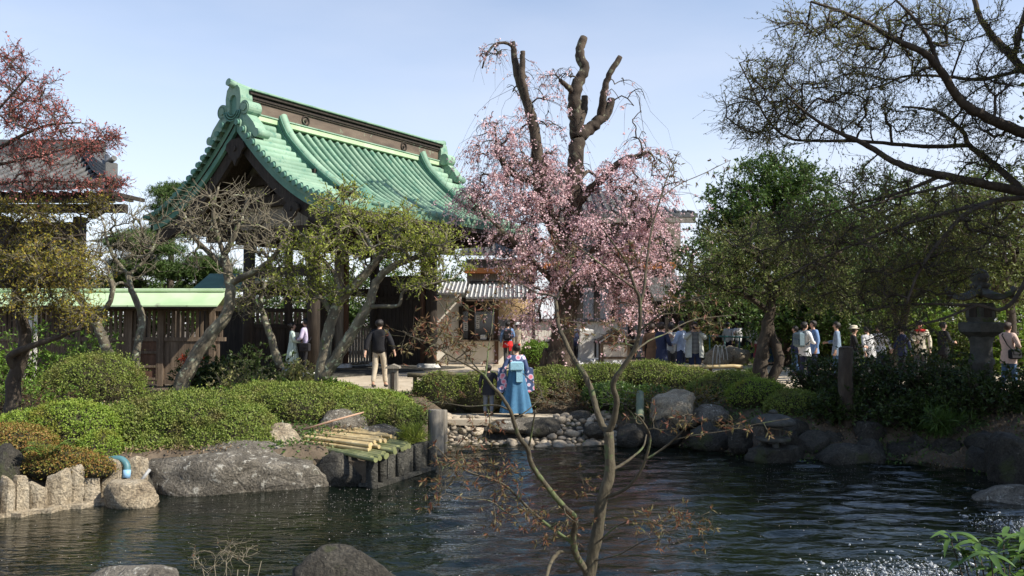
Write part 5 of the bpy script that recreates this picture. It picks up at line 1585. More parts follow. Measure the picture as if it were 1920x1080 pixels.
# ---- slender maple on the near bank
MY = 4.3
t = Tree('young_maple', 'slender young maple with reddish opening leaves standing at the near pond edge', (X(1095, MY), MY, gz(X(1095, MY), MY)))
def q(pts, dy=0.0, k=0.0):
    n = len(pts)
    return [(x, y, MY + dy + k * i / max(1, n - 1)) for i, (x, y) in enumerate(pts)]
bz = gz(X(1095, MY), MY)
t.limb([tuple(Vector((X(1088, MY), MY, bz - 0.05))), tuple(P(1092, 1200, MY))] + [tuple(P(x, y, MY)) for x, y in ((1105, 1080), (1115, 1023), (1124, 976), (1129, 935), (1143, 891), (1143, 844), (1141, 809))], 0.0337, 0.0257, world=True, sides=12, wob=0.02)
t.limb(q([(1141, 809), (1131, 800), (1118, 768), (1109, 732), (1094, 699), (1076, 673), (1057, 634), (1047, 610), (1044, 578), (1041, 557)], 0, .25), 0.0179, 0.0090, wob=0.03)
t.limb(q([(1041, 557), (1026, 552), (1008, 550), (990, 540), (968, 525), (940, 490)], .25, .1), 0.0063, 0.0024)
t.limb(q([(1042, 565), (1060, 530), (1085, 505), (1100, 480)], .25, -.1), 0.0048, 0.0018)
t.limb(q([(1141, 809), (1151, 787), (1156, 750), (1150, 718), (1172, 683), (1191, 652), (1199, 613), (1199, 563), (1191, 541), (1177, 499), (1160, 470), (1130, 430)], 0, -.3), 0.0179, 0.0036, wob=0.03)
t.limb(q([(1199, 575), (1208, 540), (1213, 490), (1222, 430), (1236, 380), (1252, 330), (1272, 285)], -.2, .2), 0.0084, 0.0024)
t.limb(q([(1191, 541), (1160, 520), (1120, 490), (1080, 460), (1060, 445)], -.2, -.3), 0.0053, 0.0018)
t.limb(q([(1236, 380), (1275, 345), (1320, 325), (1370, 300)], 0, .2), 0.0031, 0.0016)
t.limb(q([(1199, 620), (1225, 600), (1260, 575), (1300, 560), (1340, 550)], -.1, -.4), 0.0053, 0.0018)
t.limb(q([(1185, 660), (1215, 640), (1250, 625), (1300, 600), (1380, 590)], -.1, .4), 0.0053, 0.0018)
t.limb(q([(1132, 932), (1153, 926), (1178, 913), (1200, 885), (1212, 856), (1219, 819), (1205, 790), (1190, 775)], 0, -.3), 0.0105, 0.0036)
t.limb(q([(1146, 886), (1165, 872), (1187, 856), (1206, 838), (1212, 815)], 0, .2), 0.0089, 0.0036)
t.limb(q([(1206, 850), (1247, 838), (1272, 816), (1290, 795), (1304, 775)], -.1, -.2), 0.0058, 0.0024)
t.limb(q([(1260, 825), (1310, 815), (1360, 808), (1420, 795), (1480, 785)], -.2, -.2), 0.0031, 0.0016)
t.limb(q([(1098, 1075), (1085, 1050), (1077, 1030), (1074, 1005), (1078, 985), (1076, 967), (1064, 957), (1042, 932), (1014, 897), (995, 866), (989, 841), (973, 819), (964, 793), (957, 770), (938, 740), (922, 723), (907, 702)], 0, -.5), 0.0190, 0.0066, wob=0.03)
t.limb(q([(907, 702), (881, 687), (839, 664), (810, 646), (780, 635), (755, 620)], -.5, -.2), 0.0053, 0.0018)
t.limb(q([(912, 708), (914, 675), (916, 652), (922, 616), (925, 585), (930, 560)], -.5, .2), 0.0043, 0.0018)
t.limb(q([(900, 695), (870, 660), (848, 620), (835, 585), (820, 560)], -.5, .3), 0.0037, 0.0018)
t.limb(q([(989, 841), (996, 815), (1000, 790), (1004, 770)], -.3, -.1), 0.0053, 0.0036)
t.limb(q([(957, 770), (930, 760), (880, 762), (840, 757), (800, 752)], -.4, .2), 0.0048, 0.0018)
t.limb(q([(964, 793), (1000, 760), (1015, 735), (980, 700)], -.4, .1), 0.0031, 0.0018)
t.limb(q([(1066, 1003), (1033, 989), (1001, 963), (976, 938), (951, 913), (920, 897), (879, 885), (840, 860), (815, 835)], 0, -.5), 0.0089, 0.0024)
t.limb(q([(1074, 1015), (1050, 1035), (1033, 1055), (1023, 1085), (1005, 1110)], 0, -.3), 0.0116, 0.0072)
t.limb(q([(1001, 963), (960, 965), (920, 940), (880, 935), (835, 925)], -.2, -.3), 0.0043, 0.0018)
t.limb(q([(1115, 1020), (1160, 985), (1210, 975), (1260, 990), (1330, 960)], 0, -.4), 0.0043, 0.0016)
t.limb(q([(1110, 1050), (1160, 1040), (1220, 1010), (1290, 1010)], 0, -.6), 0.0037, 0.0016)
sm = [(800, 640, 60, 32, MY - .7, .22, 39), (860, 655, 50, 30, MY - .5, .2, 24), (845, 590, 40, 30, MY - .3, .2, 14), (925, 590, 25, 35, MY - .4, .2, 14), (860, 880, 60, 30, MY - .5, .2, 27), (830, 930, 40, 25, MY - .5, .2, 15), (930, 900, 60, 30, MY - .3, .2, 24), (960, 955, 60, 40, MY - .3, .2, 21),
      (1060, 480, 40, 30, MY - .3, .2, 15), (960, 520, 30, 25, MY + .3, .2, 12), (1255, 320, 35, 35, MY, .2, 18), (1340, 315, 35, 18, MY + .2, .1, 8), (1290, 575, 60, 25, MY - .3, .2, 18), (1340, 600, 50, 20, MY + .3, .2, 12), (1280, 800, 50, 25, MY - .3, .2, 18), (1420, 795, 70, 14, MY - .4, .1, 15), (1210, 790, 30, 18, MY - .2, .1, 9),
      (1260, 985, 80, 35, MY - .4, .3, 24), (1040, 990, 60, 40, MY - .2, .2, 15), (1180, 480, 40, 30, MY - .3, .2, 12), (830, 755, 50, 12, MY - .3, .1, 12), (1150, 640, 50, 40, MY, .3, 12), (1080, 620, 40, 30, MY + .2, .2, 9), (890, 805, 40, 40, MY - .4, .2, 9), (1095, 900, 30, 40, MY - .1, .2, 6)]
t.connect(t.targets(sm), 0.07, 0.04, rtip=0.0019, K=5)
t.bark(M_bark_maple, 5)
S, D = t.twig_starts(1)
tw, tr = twigs_np(S, D, 0.075, 0.6, 0.15, 0.0, 4, 0.0007, 0.0359)
Geo().add(*tubes_np(tw, tr, 4)).part('twigs', M_bark_maple, t.root, True, 'stuff')
tipS, tipD = t.twig_starts(1, tips_only=True)
anc = np.concatenate([tw[:, -1, :], tipS]); dirs = np.concatenate([unit(tw[:, -1] - tw[:, -2]), tipD])
kk = RNG.random(len(anc)) < 0.75
anc, dirs = anc[kk], dirs[kk]
m = 6                                                              # each bud opens into a drooping fan of narrow lobes
C = np.repeat(anc, m, 0); Dr = np.repeat(dirs, m, 0)
Ld = unit(Dr * 0.7 + RNG.normal(size=(len(C), 3)) * 0.75 - np.array([0, 0, 0.35]))
V, T = leaves_np(C, Ld, rand_dirs(len(C), 0.5), 0.031 * RNG.uniform(0.5, 1.3, len(C)), 0.0066 * RNG.uniform(0.7, 1.4, len(C)))
Geo().add(V, T).part('foliage', L_bronze, t.root, False, 'stuff')
# ================================================================ SHRUBS AND HEDGES
def E(px, py, Y, rx, ry, rz):
    c = P(px, py, Y); return (c.x, c.y, c.z, rx, ry, rz)
mound_shrub('azalea', 'broad clipped azalea mound above the big lichen boulder', [E(360, 800, 13.7, 1.25, 0.95, 0.58), E(255, 815, 13.4, 0.75, 0.75, 0.52), E(445, 815, 13.5, 0.62, 0.75, 0.48), E(290, 845, 12.9, 0.36, 0.4, 0.30), E(345, 852, 12.85, 0.62, 0.36, 0.26), E(262, 862, 12.6, 0.34, 0.32, 0.24), E(390, 838, 13.05, 0.80, 0.42, 0.34), E(470, 832, 13.2, 0.42, 0.40, 0.30)], L_azalea, M_shrubcore, 2300, (0.036, 0.020), 1)
mound_shrub('azalea', 'bright yellow green azalea mound above the stone stakes', [E(135, 815, 12.7, 0.72, 0.7, 0.52), E(60, 825, 12.6, 0.6, 0.65, 0.45), E(185, 850, 12.2, 0.30, 0.4, 0.34)], L_azalea_bright, M_shrubcore, 2300, (0.034, 0.019), 2)
mound_shrub('azalea', 'rust tinged low azalea hanging over the stone stakes', [E(110, 872, 11.5, 0.55, 0.42, 0.24), E(20, 838, 11.7, 0.6, 0.5, 0.32), E(180, 880, 11.5, 0.28, 0.3, 0.16)], L_azalea_rust, M_shrubcore, 2400, (0.032, 0.018), 3)
mound_shrub('azalea', 'long clipped azalea mound behind the bamboo bundle', [E(560, 770, 15.6, 1.1, 0.9, 0.52), E(660, 778, 15.8, 1.0, 0.9, 0.44), E(745, 788, 15.6, 0.52, 0.6, 0.38), E(490, 760, 16.0, 0.7, 0.8, 0.45)], L_azalea, M_shrubcore, 2000, (0.038, 0.021), 4)
mound_shrub('azalea', 'low azalea swelling at the foot of the forked plum', [E(700, 758, 16.8, 0.75, 0.6, 0.28), E(610, 745, 17.0, 0.8, 0.7, 0.32)], L_azalea_bright, M_shrubcore, 1800, (0.038, 0.021), 5)
mound_shrub('shrub', 'brownish rounded shrub behind the left plum trunk', [E(180, 728, 17.2, 0.95, 0.8, 0.70), E(130, 735, 17.0, 0.6, 0.6, 0.50)], L_azalea, M_shrubcore, 1500, (0.042, 0.022), 6, jitter=0.08)
leafy_clump('shrub', 'leafy fresh green shrub in front of the fence slats', (X(170, 19.0), 19.0, 0.0), (1.1, 0.8, 1.5), 60, L_green, M_bark_dark, (0.085, 0.04), 12)
leafy_clump('shrub', 'leafy bright green shrub by the white upright boards', (X(30, 18.5), 18.5, 0.0), (1.3, 0.9, 1.65), 70, L_green, M_bark_dark, (0.085, 0.04), 12)
leafy_clump('shrub', 'low green shrub beneath the yellow green maple', (X(60, 16.2), 16.2, -0.1), (1.2, 0.8, 0.75), 60, L_green, M_bark_dark, (0.06, 0.03), 12)
leafy_clump('shrub', 'twiggy reddish brown undergrowth at the left edge', (X(40, 15.2), 15.2, -0.1), (1.2, 0.6, 0.62), 60, L_bronze, M_bark_dark, (0.045, 0.018), 6)
leafy_clump('pieris', 'pale flowering shrub with creamy young leaves right of the thin plum trunk', (X(572, 18.4), 18.4, 0.0), (0.66, 0.5, 0.78), 60, L_pieris, M_bark_dark, (0.085, 0.028), 16)
leafy_clump('pieris', 'pale flowering shrub with brownish stems left of the thin plum trunk', (X(450, 18.0), 18.0, 0.0), (0.75, 0.5, 0.80), 56, L_pieris, M_bark_grey, (0.075, 0.026), 10)
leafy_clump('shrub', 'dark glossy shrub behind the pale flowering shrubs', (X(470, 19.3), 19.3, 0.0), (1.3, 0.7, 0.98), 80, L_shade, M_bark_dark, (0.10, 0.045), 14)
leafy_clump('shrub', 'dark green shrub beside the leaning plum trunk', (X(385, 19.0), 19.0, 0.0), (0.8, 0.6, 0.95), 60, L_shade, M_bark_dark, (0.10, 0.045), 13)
leafy_clump('shrub', 'green leafy shrub under the small plum crown', (X(490, 17.4), 17.4, 0.0), (1.0, 0.5, 0.45), 60, L_green, M_bark_dark, (0.065, 0.03), 12)
leafy_clump('aucuba', 'small broad leaved plant at the foot of the forked plum', (X(632, 16.9), 16.9, 0.0), (0.36, 0.3, 0.42), 26, L_ever, M_bark_dark, (0.13, 0.045), 7)
# right of the landing
mound_shrub('hedge', 'clipped hedge under the mossy log rail behind the two figures', [E(825, 738, 19.0, 0.62, 0.30, 0.50), E(900, 738, 19.0, 0.75, 0.30, 0.50), E(975, 735, 19.0, 0.65, 0.30, 0.50)], L_azalea, M_shrubcore, 1300, (0.042, 0.022), 7, cat='hedge', lump=0.05)
mound_shrub('hedge', 'clipped azalea hedge in front of the cherry trunk', [E(1040, 722, 19.6, 0.75, 0.5, 0.45), E(1130, 715, 19.6, 0.85, 0.5, 0.44), E(1220, 712, 19.6, 0.9, 0.5, 0.45), E(1290, 722, 19.4, 0.7, 0.5, 0.42)], L_azalea, M_shrubcore, 1300, (0.042, 0.022), 8, cat='hedge')
mound_shrub('azalea', 'darker low azalea tier in front of the cherry hedge', [E(1150, 745, 18.6, 0.75, 0.45, 0.34), E(1225, 748, 18.6, 0.6, 0.45, 0.32)], L_ever, M_shrubcore, 1500, (0.042, 0.022), 9)
mound_shrub('azalea', 'low azalea mound at the end of the bamboo edging', [E(1370, 725, 18.8, 0.75, 0.5, 0.36), E(1330, 740, 18.3, 0.6, 0.45, 0.32)], L_azalea, M_shrubcore, 1400, (0.042, 0.022), 10)
mound_shrub('azalea', 'yellow tipped azalea mound below the twin-stemmed plum', [E(1420, 745, 17.4, 0.68, 0.5, 0.40)], L_azalea_bright, M_shrubcore, 1500, (0.04, 0.021), 11)
mound_shrub('azalea', 'green azalea mound above the small snow-viewing lantern', [E(1490, 768, 16.6, 0.62, 0.5, 0.40)], L_azalea, M_shrubcore, 1600, (0.04, 0.021), 12)
right_shrubs = [(1530, 17.6, 0.95, 0.7, 0.95, 'beside the queue of visitors'), (1600, 16.6, 0.8, 0.6, 1.05, 'around the mossy post'), (1660, 17.4, 0.9, 0.7, 1.15, 'in front of the capped visitors'), (1730, 16.4, 0.9, 0.6, 1.15, 'between the mossy post and the tall lantern'), (1790, 17.2, 0.8, 0.7, 1.15, 'behind the tall lantern base'),
                (1850, 15.4, 0.9, 0.6, 0.75, 'in front of the tall lantern base'), (1935, 15.8, 0.9, 0.6, 0.95, 'by the woman in the pink coat'), (1690, 15.6, 0.9, 0.5, 0.60, 'above the dark right shore stones'), (1560, 16.0, 0.7, 0.45, 0.55, 'behind the second flat shore rock'), (1770, 15.5, 0.7, 0.5, 0.5, 'at the far right shore')]
for px_, Y_, a, b_, c, wh in right_shrubs:
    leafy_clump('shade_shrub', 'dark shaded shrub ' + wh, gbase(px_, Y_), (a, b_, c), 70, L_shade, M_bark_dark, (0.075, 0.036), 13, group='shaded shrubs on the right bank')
leafy_clump('grass_tuft', 'bright green tuft at the foot of the twin-stemmed plum', gbase(1410, 21.5), (0.55, 0.4, 0.55), 40, L_green, M_bark_dark, (0.10, 0.012), 16, cat='grass', up=1.2)
leafy_clump('grass_tuft', 'arching grass tuft on the shaded right shore', gbase(1765, 15.15), (0.5, 0.35, 0.42), 40, L_ever, M_bark_dark, (0.22, 0.012), 12, cat='grass', up=0.8)
leafy_clump('grass_tuft', 'small grass tuft beside the concrete deck', (X(775, 14.0), 14.0, -0.36), (0.26, 0.22, 0.26), 26, L_spring, M_bark_dark, (0.16, 0.010), 10, cat='grass', up=0.9)
mound_shrub('shrub', 'round bright green bush between the ticket booth and the cherry trunk', [E(1005, 672, 29.5, 0.55, 0.5, 0.62)], L_green, M_shrubcore, 900, (0.07, 0.04), 13)
leafy_clump('shrub', 'dry brown undergrowth below the cherry hedge', (X(1080, 18.7), 18.7, -0.2), (1.4, 0.4, 0.5), 70, L_bronze, M_bark_grey, (0.06, 0.02), 6)
leafy_clump('shrub', 'reddish undergrowth around the round shore boulder', (X(1290, 17.6), 17.6, -0.2), (1.7, 0.5, 0.5), 90, L_azalea_rust, M_bark_grey, (0.055, 0.022), 7)
leafy_clump('shrub', 'mixed green undergrowth behind the bamboo water spout', (X(1180, 17.9), 17.9, -0.2), (0.9, 0.4, 0.5), 50, L_green, M_bark_grey, (0.07, 0.03), 6)
leafy_clump('red_leaf_sprig', 'orange red leafy sprig beside the leaning plum trunk', (X(357, 18.0), 18.0, 0.75), (0.32, 0.2, 0.26), 12, leafmat('orange_red_leaves', [(0.55, 0.07, 0.03), (0.65, 0.14, 0.05)], 0.3), M_bark_dark, (0.055, 0.024), 7)
# white flowers along the cherry hedge
fl = Geo()
n = 260
C = np.stack([RNG.uniform(X(1085, 20.2), X(1175, 20.2), n), RNG.normal(20.2, 0.12, n), RNG.normal(0.58, 0.06, n)], 1)
V, T = leaves_np(np.repeat(C, 3, 0), rand_dirs(n * 3, 0.6), rand_dirs(n * 3), 0.055, 0.05); fl.add(V, T)
root = thing('white_flowers', 'row of small white flowers along the top of the cherry hedge', 'flowers', (X(1130, 20.2), 20.2, 0))
fl.part('flower_heads', leafmat('white_petals', [(0.75, 0.74, 0.70), (0.82, 0.80, 0.78)], 0.3), root, False, 'stuff')
Geo().add(*tubes_np(*twigs_np(C - np.array([0, 0, 0.5]), np.tile([[0, 0, 1.0]], (n, 1)), 0.5, 0.03, 0, 0, 3, 0.004), 3)).part('stems', M_bark_dark, root, True, 'stuff')
# fern by the stakes
fern = thing('fern', 'light green fern with arching fronds above the stone stakes', 'fern', (X(95, 11.3), 11.3, -0.25))
for k in range(11):
    an = random.uniform(-2.6, 0.6); L = random.uniform(0.35, 0.55)
    b0 = Vector((X(95, 11.3), 11.25, -0.22)); d = Vector((cos(an), sin(an) * 0.7, 0))
    sp = [b0 + d * L * u + Vector((0, 0, 0.42 * sin(u * 2.0) * L * 1.6 - 0.25 * u * u * L)) for u in np.linspace(0, 1, 12)]
    g = Geo(); pts = np.array([[tuple(p) for p in sp]])
    g.add(*tubes_np(pts, np.linspace(0.004, 0.001, 12)[None, :], 3))
    for i in range(1, 11):
        tdir = unit(pts[0, i + 1] - pts[0, i - 1]); sd = unit(np.cross(tdir, [0, 0, 1.0]))
        w = 0.10 * sin(pi * (i / 11) ** 0.7) + 0.01
        for s_ in (-1, 1):
            V, T = leaves_np(pts[0, i][None], (sd * s_ + tdir * 0.35)[None], np.array([[0, 0, 1.0]]), w, 0.026)
            g.add(V, T)
    g.part('frond', L_fern, fern)

# shrubs closing the view behind the visitors
for k, (px_, Y_, w) in enumerate(((1480, 33, 'behind the navy visitor'), (1550, 31, 'behind the blue jacket'), (1620, 30, 'behind the pale capped visitor'), (1690, 29.5, 'behind the white topped visitor'), (1760, 29, 'behind the cream sweater'), (1830, 27.5, 'behind the tall lantern roof'), (1910, 26, 'behind the pink coat'), (1300, 34.5, 'behind the photographer'))):
    leafy_clump('background_shrub', 'tall green shrub ' + w, (X(px_, Y_), Y_, 0), (1.7, 1.0, 2.5), 90, L_olive if k % 2 else L_green, M_bark_dark, (0.13, 0.065), 12, group='tall shrubs behind the visitors')
# leaf litter and creeping plants over the bare banks
n = 90000
qx = RNG.uniform(-9, 11, n); qy = RNG.uniform(9.5, 20.0, n)
sd = pond_sd(np.stack([qx, qy], 1))
k = (sd > 0.03) & ~((qy > 19.7) & (qx > -6.2)) & ~((qx > -1.8) & (qx < 1.4) & (qy > 16.3) & (qy < 18.9))
nz = np.array([mnoise.noise(Vector((a * 0.9, b_ * 0.9, 3.3))) for a, b_ in zip(qx[k], qy[k])])
qx, qy = qx[k], qy[k]
C = np.stack([qx, qy, ground_z(np.stack([qx, qy], 1)) + 0.0 + RNG.exponential(0.018, len(qx))], 1)
green = nz + RNG.normal(size=len(nz)) * 0.15 > -0.05
for nm, lab, sel, lm, sz in (('creeping_plants', 'creeping green ground cover on the pond banks', green, L_ever, (0.06, 0.036)), ('leaf_litter', 'brown fallen leaves on the pond banks', ~green, leafmat('dead_leaves', [(0.10, 0.06, 0.03), (0.17, 0.11, 0.06), (0.24, 0.17, 0.10), (0.08, 0.07, 0.03)], 0.1), (0.05, 0.026))):
    c = C[sel]; m_ = len(c)
    up_n = np.tile([[0, 0, 1.0]], (m_, 1)) + RNG.normal(size=(m_, 3)) * 0.45
    V, T = leaves_np(c, rand_dirs(m_, 0.25), up_n, sz[0] * RNG.uniform(0.5, 1.4, m_), sz[1] * RNG.uniform(0.6, 1.3, m_))
    o = link(nm, np_mesh(nm, V, [T]), lm); tag(o, lab, 'ground cover', kind='stuff')

# ================================================================ ROCKS AND SHORE
def rk(label, px, py, Y, size, seed, mat, rz=0.0, sub=3, cuts=9, rough=0.16, cat='rock', name='boulder', flat_top=0.0, dz=0.0):
    c = P(px, py, Y); c.z += dz
    return rock(name, label, cat, mat, c, size, seed, rz, sub, cuts, rough, flat_top)
rk('big grey boulder with white lichen at the left shore', 435, 893, 12.55, (1.24, 0.62, 0.52), 3, M_rock, 0.1, 4, 10, 0.16)
rk('rounded brown rock left of the bamboo bundle', 522, 832, 13.4, (0.46, 0.36, 0.30), 5, M_rock_tan, 0.3, 4)
rk('dark flat-faced rock in front of the bamboo bundle', 640, 882, 12.75, (0.42, 0.26, 0.33), 8, M_rock_dark, -0.25, 4, 14, 0.08)
rk('square grey rock below the azaleas behind the bamboo', 640, 796, 14.9, (0.45, 0.34, 0.24), 12, M_rock, 0.2, 3, 14, 0.08)
rk('low flat rock between the azaleas and the deck', 712, 812, 14.6, (0.36, 0.28, 0.17), 14, M_rock, 0.5, 3, 12, 0.08)
rk('flat grey rock sunk behind the concrete deck', 745, 822, 14.3, (0.40, 0.30, 0.14), 15, M_rock, 0.1, 3, 12, 0.08)
rk('small dark rock tucked under the corner of the bamboo raft', 676, 888, 12.75, (0.20, 0.18, 0.26), 18, M_rock_dark, 0.2, 3)
rk('speckled dark boulder in the water at the near bank', 650, 1112, 8.1, (0.60, 0.42, 0.42), 21, M_rock_dark, 0.2, 4, 9, 0.14)
rk('smooth grey rock just above the water beside the bare twigs', 250, 1120, 7.8, (0.58, 0.36, 0.24), 23, M_rock, 0.0, 4, 8, 0.08)
rk('pointed tan rock at the end of the stone stakes', 248, 928, 11.25, (0.34, 0.26, 0.26), 25, M_rock_tan, -0.3, 4, 16, 0.10)
rk('dark rock at the left end of the stone stakes', 8, 878, 11.2, (0.30, 0.3, 0.30), 27, M_rock_dark, 0.0, 3)
rk('small wet rock between the big boulder and the pump', 270, 905, 12.2, (0.30, 0.26, 0.22), 28, M_rock_dark, 0.4, 3)
rk('long flat stepping slab under the two figures', 975, 796, 17.55, (0.82, 0.42, 0.16), 31, M_rock, 0.1, 4, 14, 0.06, flat_top=0.6)
rk('dark slab end sloping into the pebbles', 1020, 800, 17.3, (0.42, 0.30, 0.20), 32, M_rock_dark, 0.4, 3, 14, 0.08)
rk('dark rock among the pebbles right of the stepping slab', 1122, 806, 17.1, (0.30, 0.24, 0.16), 33, M_rock_dark, 0.1, 3)
rk('small dark rock behind the pebbles', 1090, 783, 17.9, (0.28, 0.24, 0.14), 34, M_rock_dark, 0.3, 3)
rk('round brown shore boulder right of the bamboo spout', 1268, 768, 17.0, (0.50, 0.42, 0.36), 41, M_rock_tan, 0.2, 4)
rk('low brown rock beside the round shore boulder', 1332, 778, 16.8, (0.34, 0.28, 0.20), 42, M_rock, 0.0, 3)
rk('dark shore rock below the bamboo spout', 1180, 818, 16.6, (0.28, 0.24, 0.24), 43, M_rock_dark, 0.2, 3)
rk('dark shore rock under the round boulder', 1245, 812, 16.5, (0.36, 0.26, 0.26), 44, M_rock_dark, 0.5, 3)
rk('dark shore rock in the shade before the small lantern', 1330, 822, 16.1, (0.38, 0.26, 0.28), 45, M_rock_dark, 0.1, 3)
rk('small dark shore rock left of the small lantern', 1388, 824, 15.6, (0.24, 0.2, 0.26), 46, M_rock_dark, 0.8, 3)
rk('flat topped rock carrying the small lantern', 1455, 852, 15.0, (0.54, 0.40, 0.24), 47, M_rock_dark, 0.1, 4, 9, 0.1, flat_top=0.55)
rk('low domed rock in the shade beside the lantern rock', 1592, 858, 14.75, (0.54, 0.38, 0.22), 48, M_rock_dark, -0.1, 4, 8, 0.08)
rk('dark shore rock between the two flat rocks', 1528, 835, 15.4, (0.30, 0.26, 0.26), 49, M_rock_dark, 0.4, 3)
rk('dark shore rock right of the domed rock', 1690, 850, 15.2, (0.36, 0.28, 0.26), 50, M_rock_dark, 0.9, 3)
rk('dark upright shore rock at the far right shore', 1775, 852, 15.0, (0.34, 0.26, 0.32), 51, M_rock_dark, 0.2, 3)
rk('tall dark boulder cut by the right edge', 1905, 872, 12.9, (0.48, 0.4, 0.46), 52, M_rock_dark, 0.3, 4)
rk('pale grey flat rock in the water below the tall right boulder', 1905, 938, 11.6, (0.52, 0.34, 0.18), 53, M_rock, 0.1, 4, 9, 0.08)
rk('left tan boulder in the sun on the path', 1346, 672, 32.0, (0.52, 0.40, 0.36), 61, M_rock_tan, 0.2, 3)
rk('right tan boulder in the sun on the path', 1377, 667, 32.4, (0.52, 0.40, 0.42), 62, M_rock_tan, -0.2, 3)

edge = [(1215, 830), (1285, 832), (1350, 840), (1420, 846), (1490, 862), (1560, 858), (1640, 866), (1725, 866), (1800, 872), (1850, 888)]
wh = ['under the bamboo spout', 'below the round boulder', 'left of the small lantern', 'at the foot of the lantern rock', 'right of the lantern rock', 'left of the domed rock', 'right of the domed rock', 'below the shaded shrubs', 'below the tall lantern', 'beside the tall right boulder']
for i, (a, b_) in enumerate(edge):
    c = G(a, b_ - 6, WATER_Z)
    rock('shore_stone', 'dark wet edging stone ' + wh[i], 'rock', M_rock_dark, (c.x, c.y + 0.12, -0.72), (random.uniform(.24, .36), random.uniform(.2, .28), random.uniform(.24, .36)), 200 + i, random.uniform(0, 3), 3, group='edging stones of the right shore')
    rock('shore_stone', 'upper dark stone ' + wh[i], 'rock', M_rock_dark, (c.x + random.uniform(.15, .3), c.y + 0.55, -0.42), (random.uniform(.2, .3), random.uniform(.2, .28), random.uniform(.2, .3)), 230 + i, random.uniform(0, 3), 3, group='edging stones of the right shore')
# pebble bank: every stone its own piece
bank = tag(link('pebble_bank', np_mesh('pebble_bank', np.array([(x, y, gz(x, y) + 0.015) for y in np.linspace(16.35, 18.0, 9) for x in np.linspace(-1.5, 2.2, 15)]), [np.array([[j * 15 + i, j * 15 + i + 1, (j + 1) * 15 + i + 1, (j + 1) * 15 + i] for j in range(8) for i in range(14)])], True), M_rock_dark), kind='structure')
pm = []
for k in range(8):
    me = rock_mesh((1, 0.78, 0.62), 100 + k, 2, 3, 0.10)
    me.materials.append(M_pebble); pm.append(me)
placed = []
for _ in range(5000):
    if len(placed) >= 285: break
    x = random.uniform(-1.42, 2.15); y = random.uniform(16.35, 18.0)
    d = float(pond_sd([(x, y)])[0])
    if d < -0.15 or d > 1.35: continue
    r = random.choice((0.055, 0.07, 0.085, 0.10, 0.12, 0.15)) * (1.15 if x < -0.9 else 1.0)
    if abs(x - 0.12) < 0.8 and y > 17.1: continue
    if any((x - a) ** 2 + (y - b_) ** 2 < ((r + c) * 0.72) ** 2 for a, b_, c in placed): continue
    placed.append((x, y, r))
    o = link('stone', random.choice(pm), None, bank, (x, y, gz(x, y) + r * 0.40), (random.uniform(-.3, .3), random.uniform(-.3, .3), random.uniform(0, 6.28)), (r * random.uniform(0.9, 1.25), r, r * random.uniform(0.8, 1.1)))

# stone stakes along the left bank
stakes = thing('stone_stakes', 'row of split stone stakes edging the left bank above a low ledge', 'retaining wall', (-6, 10.8, -0.8))
sx = -60
k = 0
while sx < 222:
    w = random.uniform(24, 50)
    cx = sx + w / 2
    base = G(cx, 978 - 34 * (cx / 210.0) - 6, WATER_Z)
    h = random.uniform(0.36, 0.54) * (1.0 if cx > 60 else 0.9)
    hw = w / F * base.y / 2 * 0.92
    lean = random.uniform(-0.10, 0.10)
    mb = MB()
    n = 9; rows = []
    rr_ = [random.uniform(0.80, 1.22) for _ in range(n)]
    sl = random.uniform(-0.16, 0.16); sl2 = random.uniform(-0.10, 0.05)
    for zf, sc in ((0, 1.08), (0.2, 1.02), (0.45, 1.0), (0.7, 0.97), (0.88, 0.92), (0.97, 0.84), (1.0, 0.62)):
        rows.append([(base.x + lean * zf * h + hw * sc * cos(2 * pi * j / n + k) * rr_[j] * random.uniform(0.94, 1.06), base.y + 0.14 + hw * 0.8 * sc * sin(2 * pi * j / n + k) * rr_[j], -0.90 + zf * (h + 0.1) * (1 + sl * cos(2 * pi * j / n + k) + sl2 * sin(2 * pi * j / n + k)) + random.uniform(-.012, .012)) for j in range(n)])
    mb.sheet(rows, smooth=False, closed=True); mb.add(rows[-1], [list(range(n))])
    wpart(mb, 'stake', M_rock_tan, stakes)
    sx += w * 0.88; k += 1
mb = MB(); rows = []
for i in range(17):
    p = G(-70 + 300 * i / 16, 984 - 40 * i / 16 - (3 if i % 3 else 0), WATER_Z)
    j_ = random.uniform(-0.02, 0.02)
    rows.append([(p.x, p.y - 0.05 + j_, -0.95), (p.x, p.y - 0.05 + j_, -0.755 + j_ * .5), (p.x, p.y + 0.16, -0.74), (p.x, p.y + 0.2, -0.95)])
mb.sheet(rows, smooth=False)
wpart(mb, 'ledge', M_rock_tan, stakes)

# concrete edge of the little deck: slabs between round posts
A = G(690, 914, WATER_Z); B = G(802, 878, WATER_Z)
deck = thing('concrete_edge', 'mossy concrete edging with round posts beside the bamboo raft', 'retaining wall', tuple((A + B) / 2))
u = (B - A).normalized()
for i in range(4):
    a = A + (B - A) * (i / 4 + 0.01); b_ = A + (B - A) * ((i + 1) / 4 - 0.01)
    mb = MB().bar((a.x, a.y, -0.63 + 0.012 * (i % 2)), (b_.x, b_.y, -0.63 + 0.012 * (i % 2)), 0.10, 0.56)
    wpart(mb, 'slab', M_concrete, deck)
nrm = Vector((u.y, -u.x, 0))
for i in (0, 0.14, 0.42, 0.72, 0.98):
    p = A + (B - A) * i + nrm * 0.09
    hh = random.uniform(-0.40, -0.30)
    wpart(MB().lathe((p.x, p.y, 0), [(0.072, -1.0), (0.070, -0.6), (0.066, hh - 0.02), (0.05, hh)], 10), 'post', M_concrete, deck)
mb = MB().bar((A.x, A.y, -0.775), (B.x, B.y, -0.775), 0.34, 0.05); wpart(mb, 'footing', M_concrete, deck)
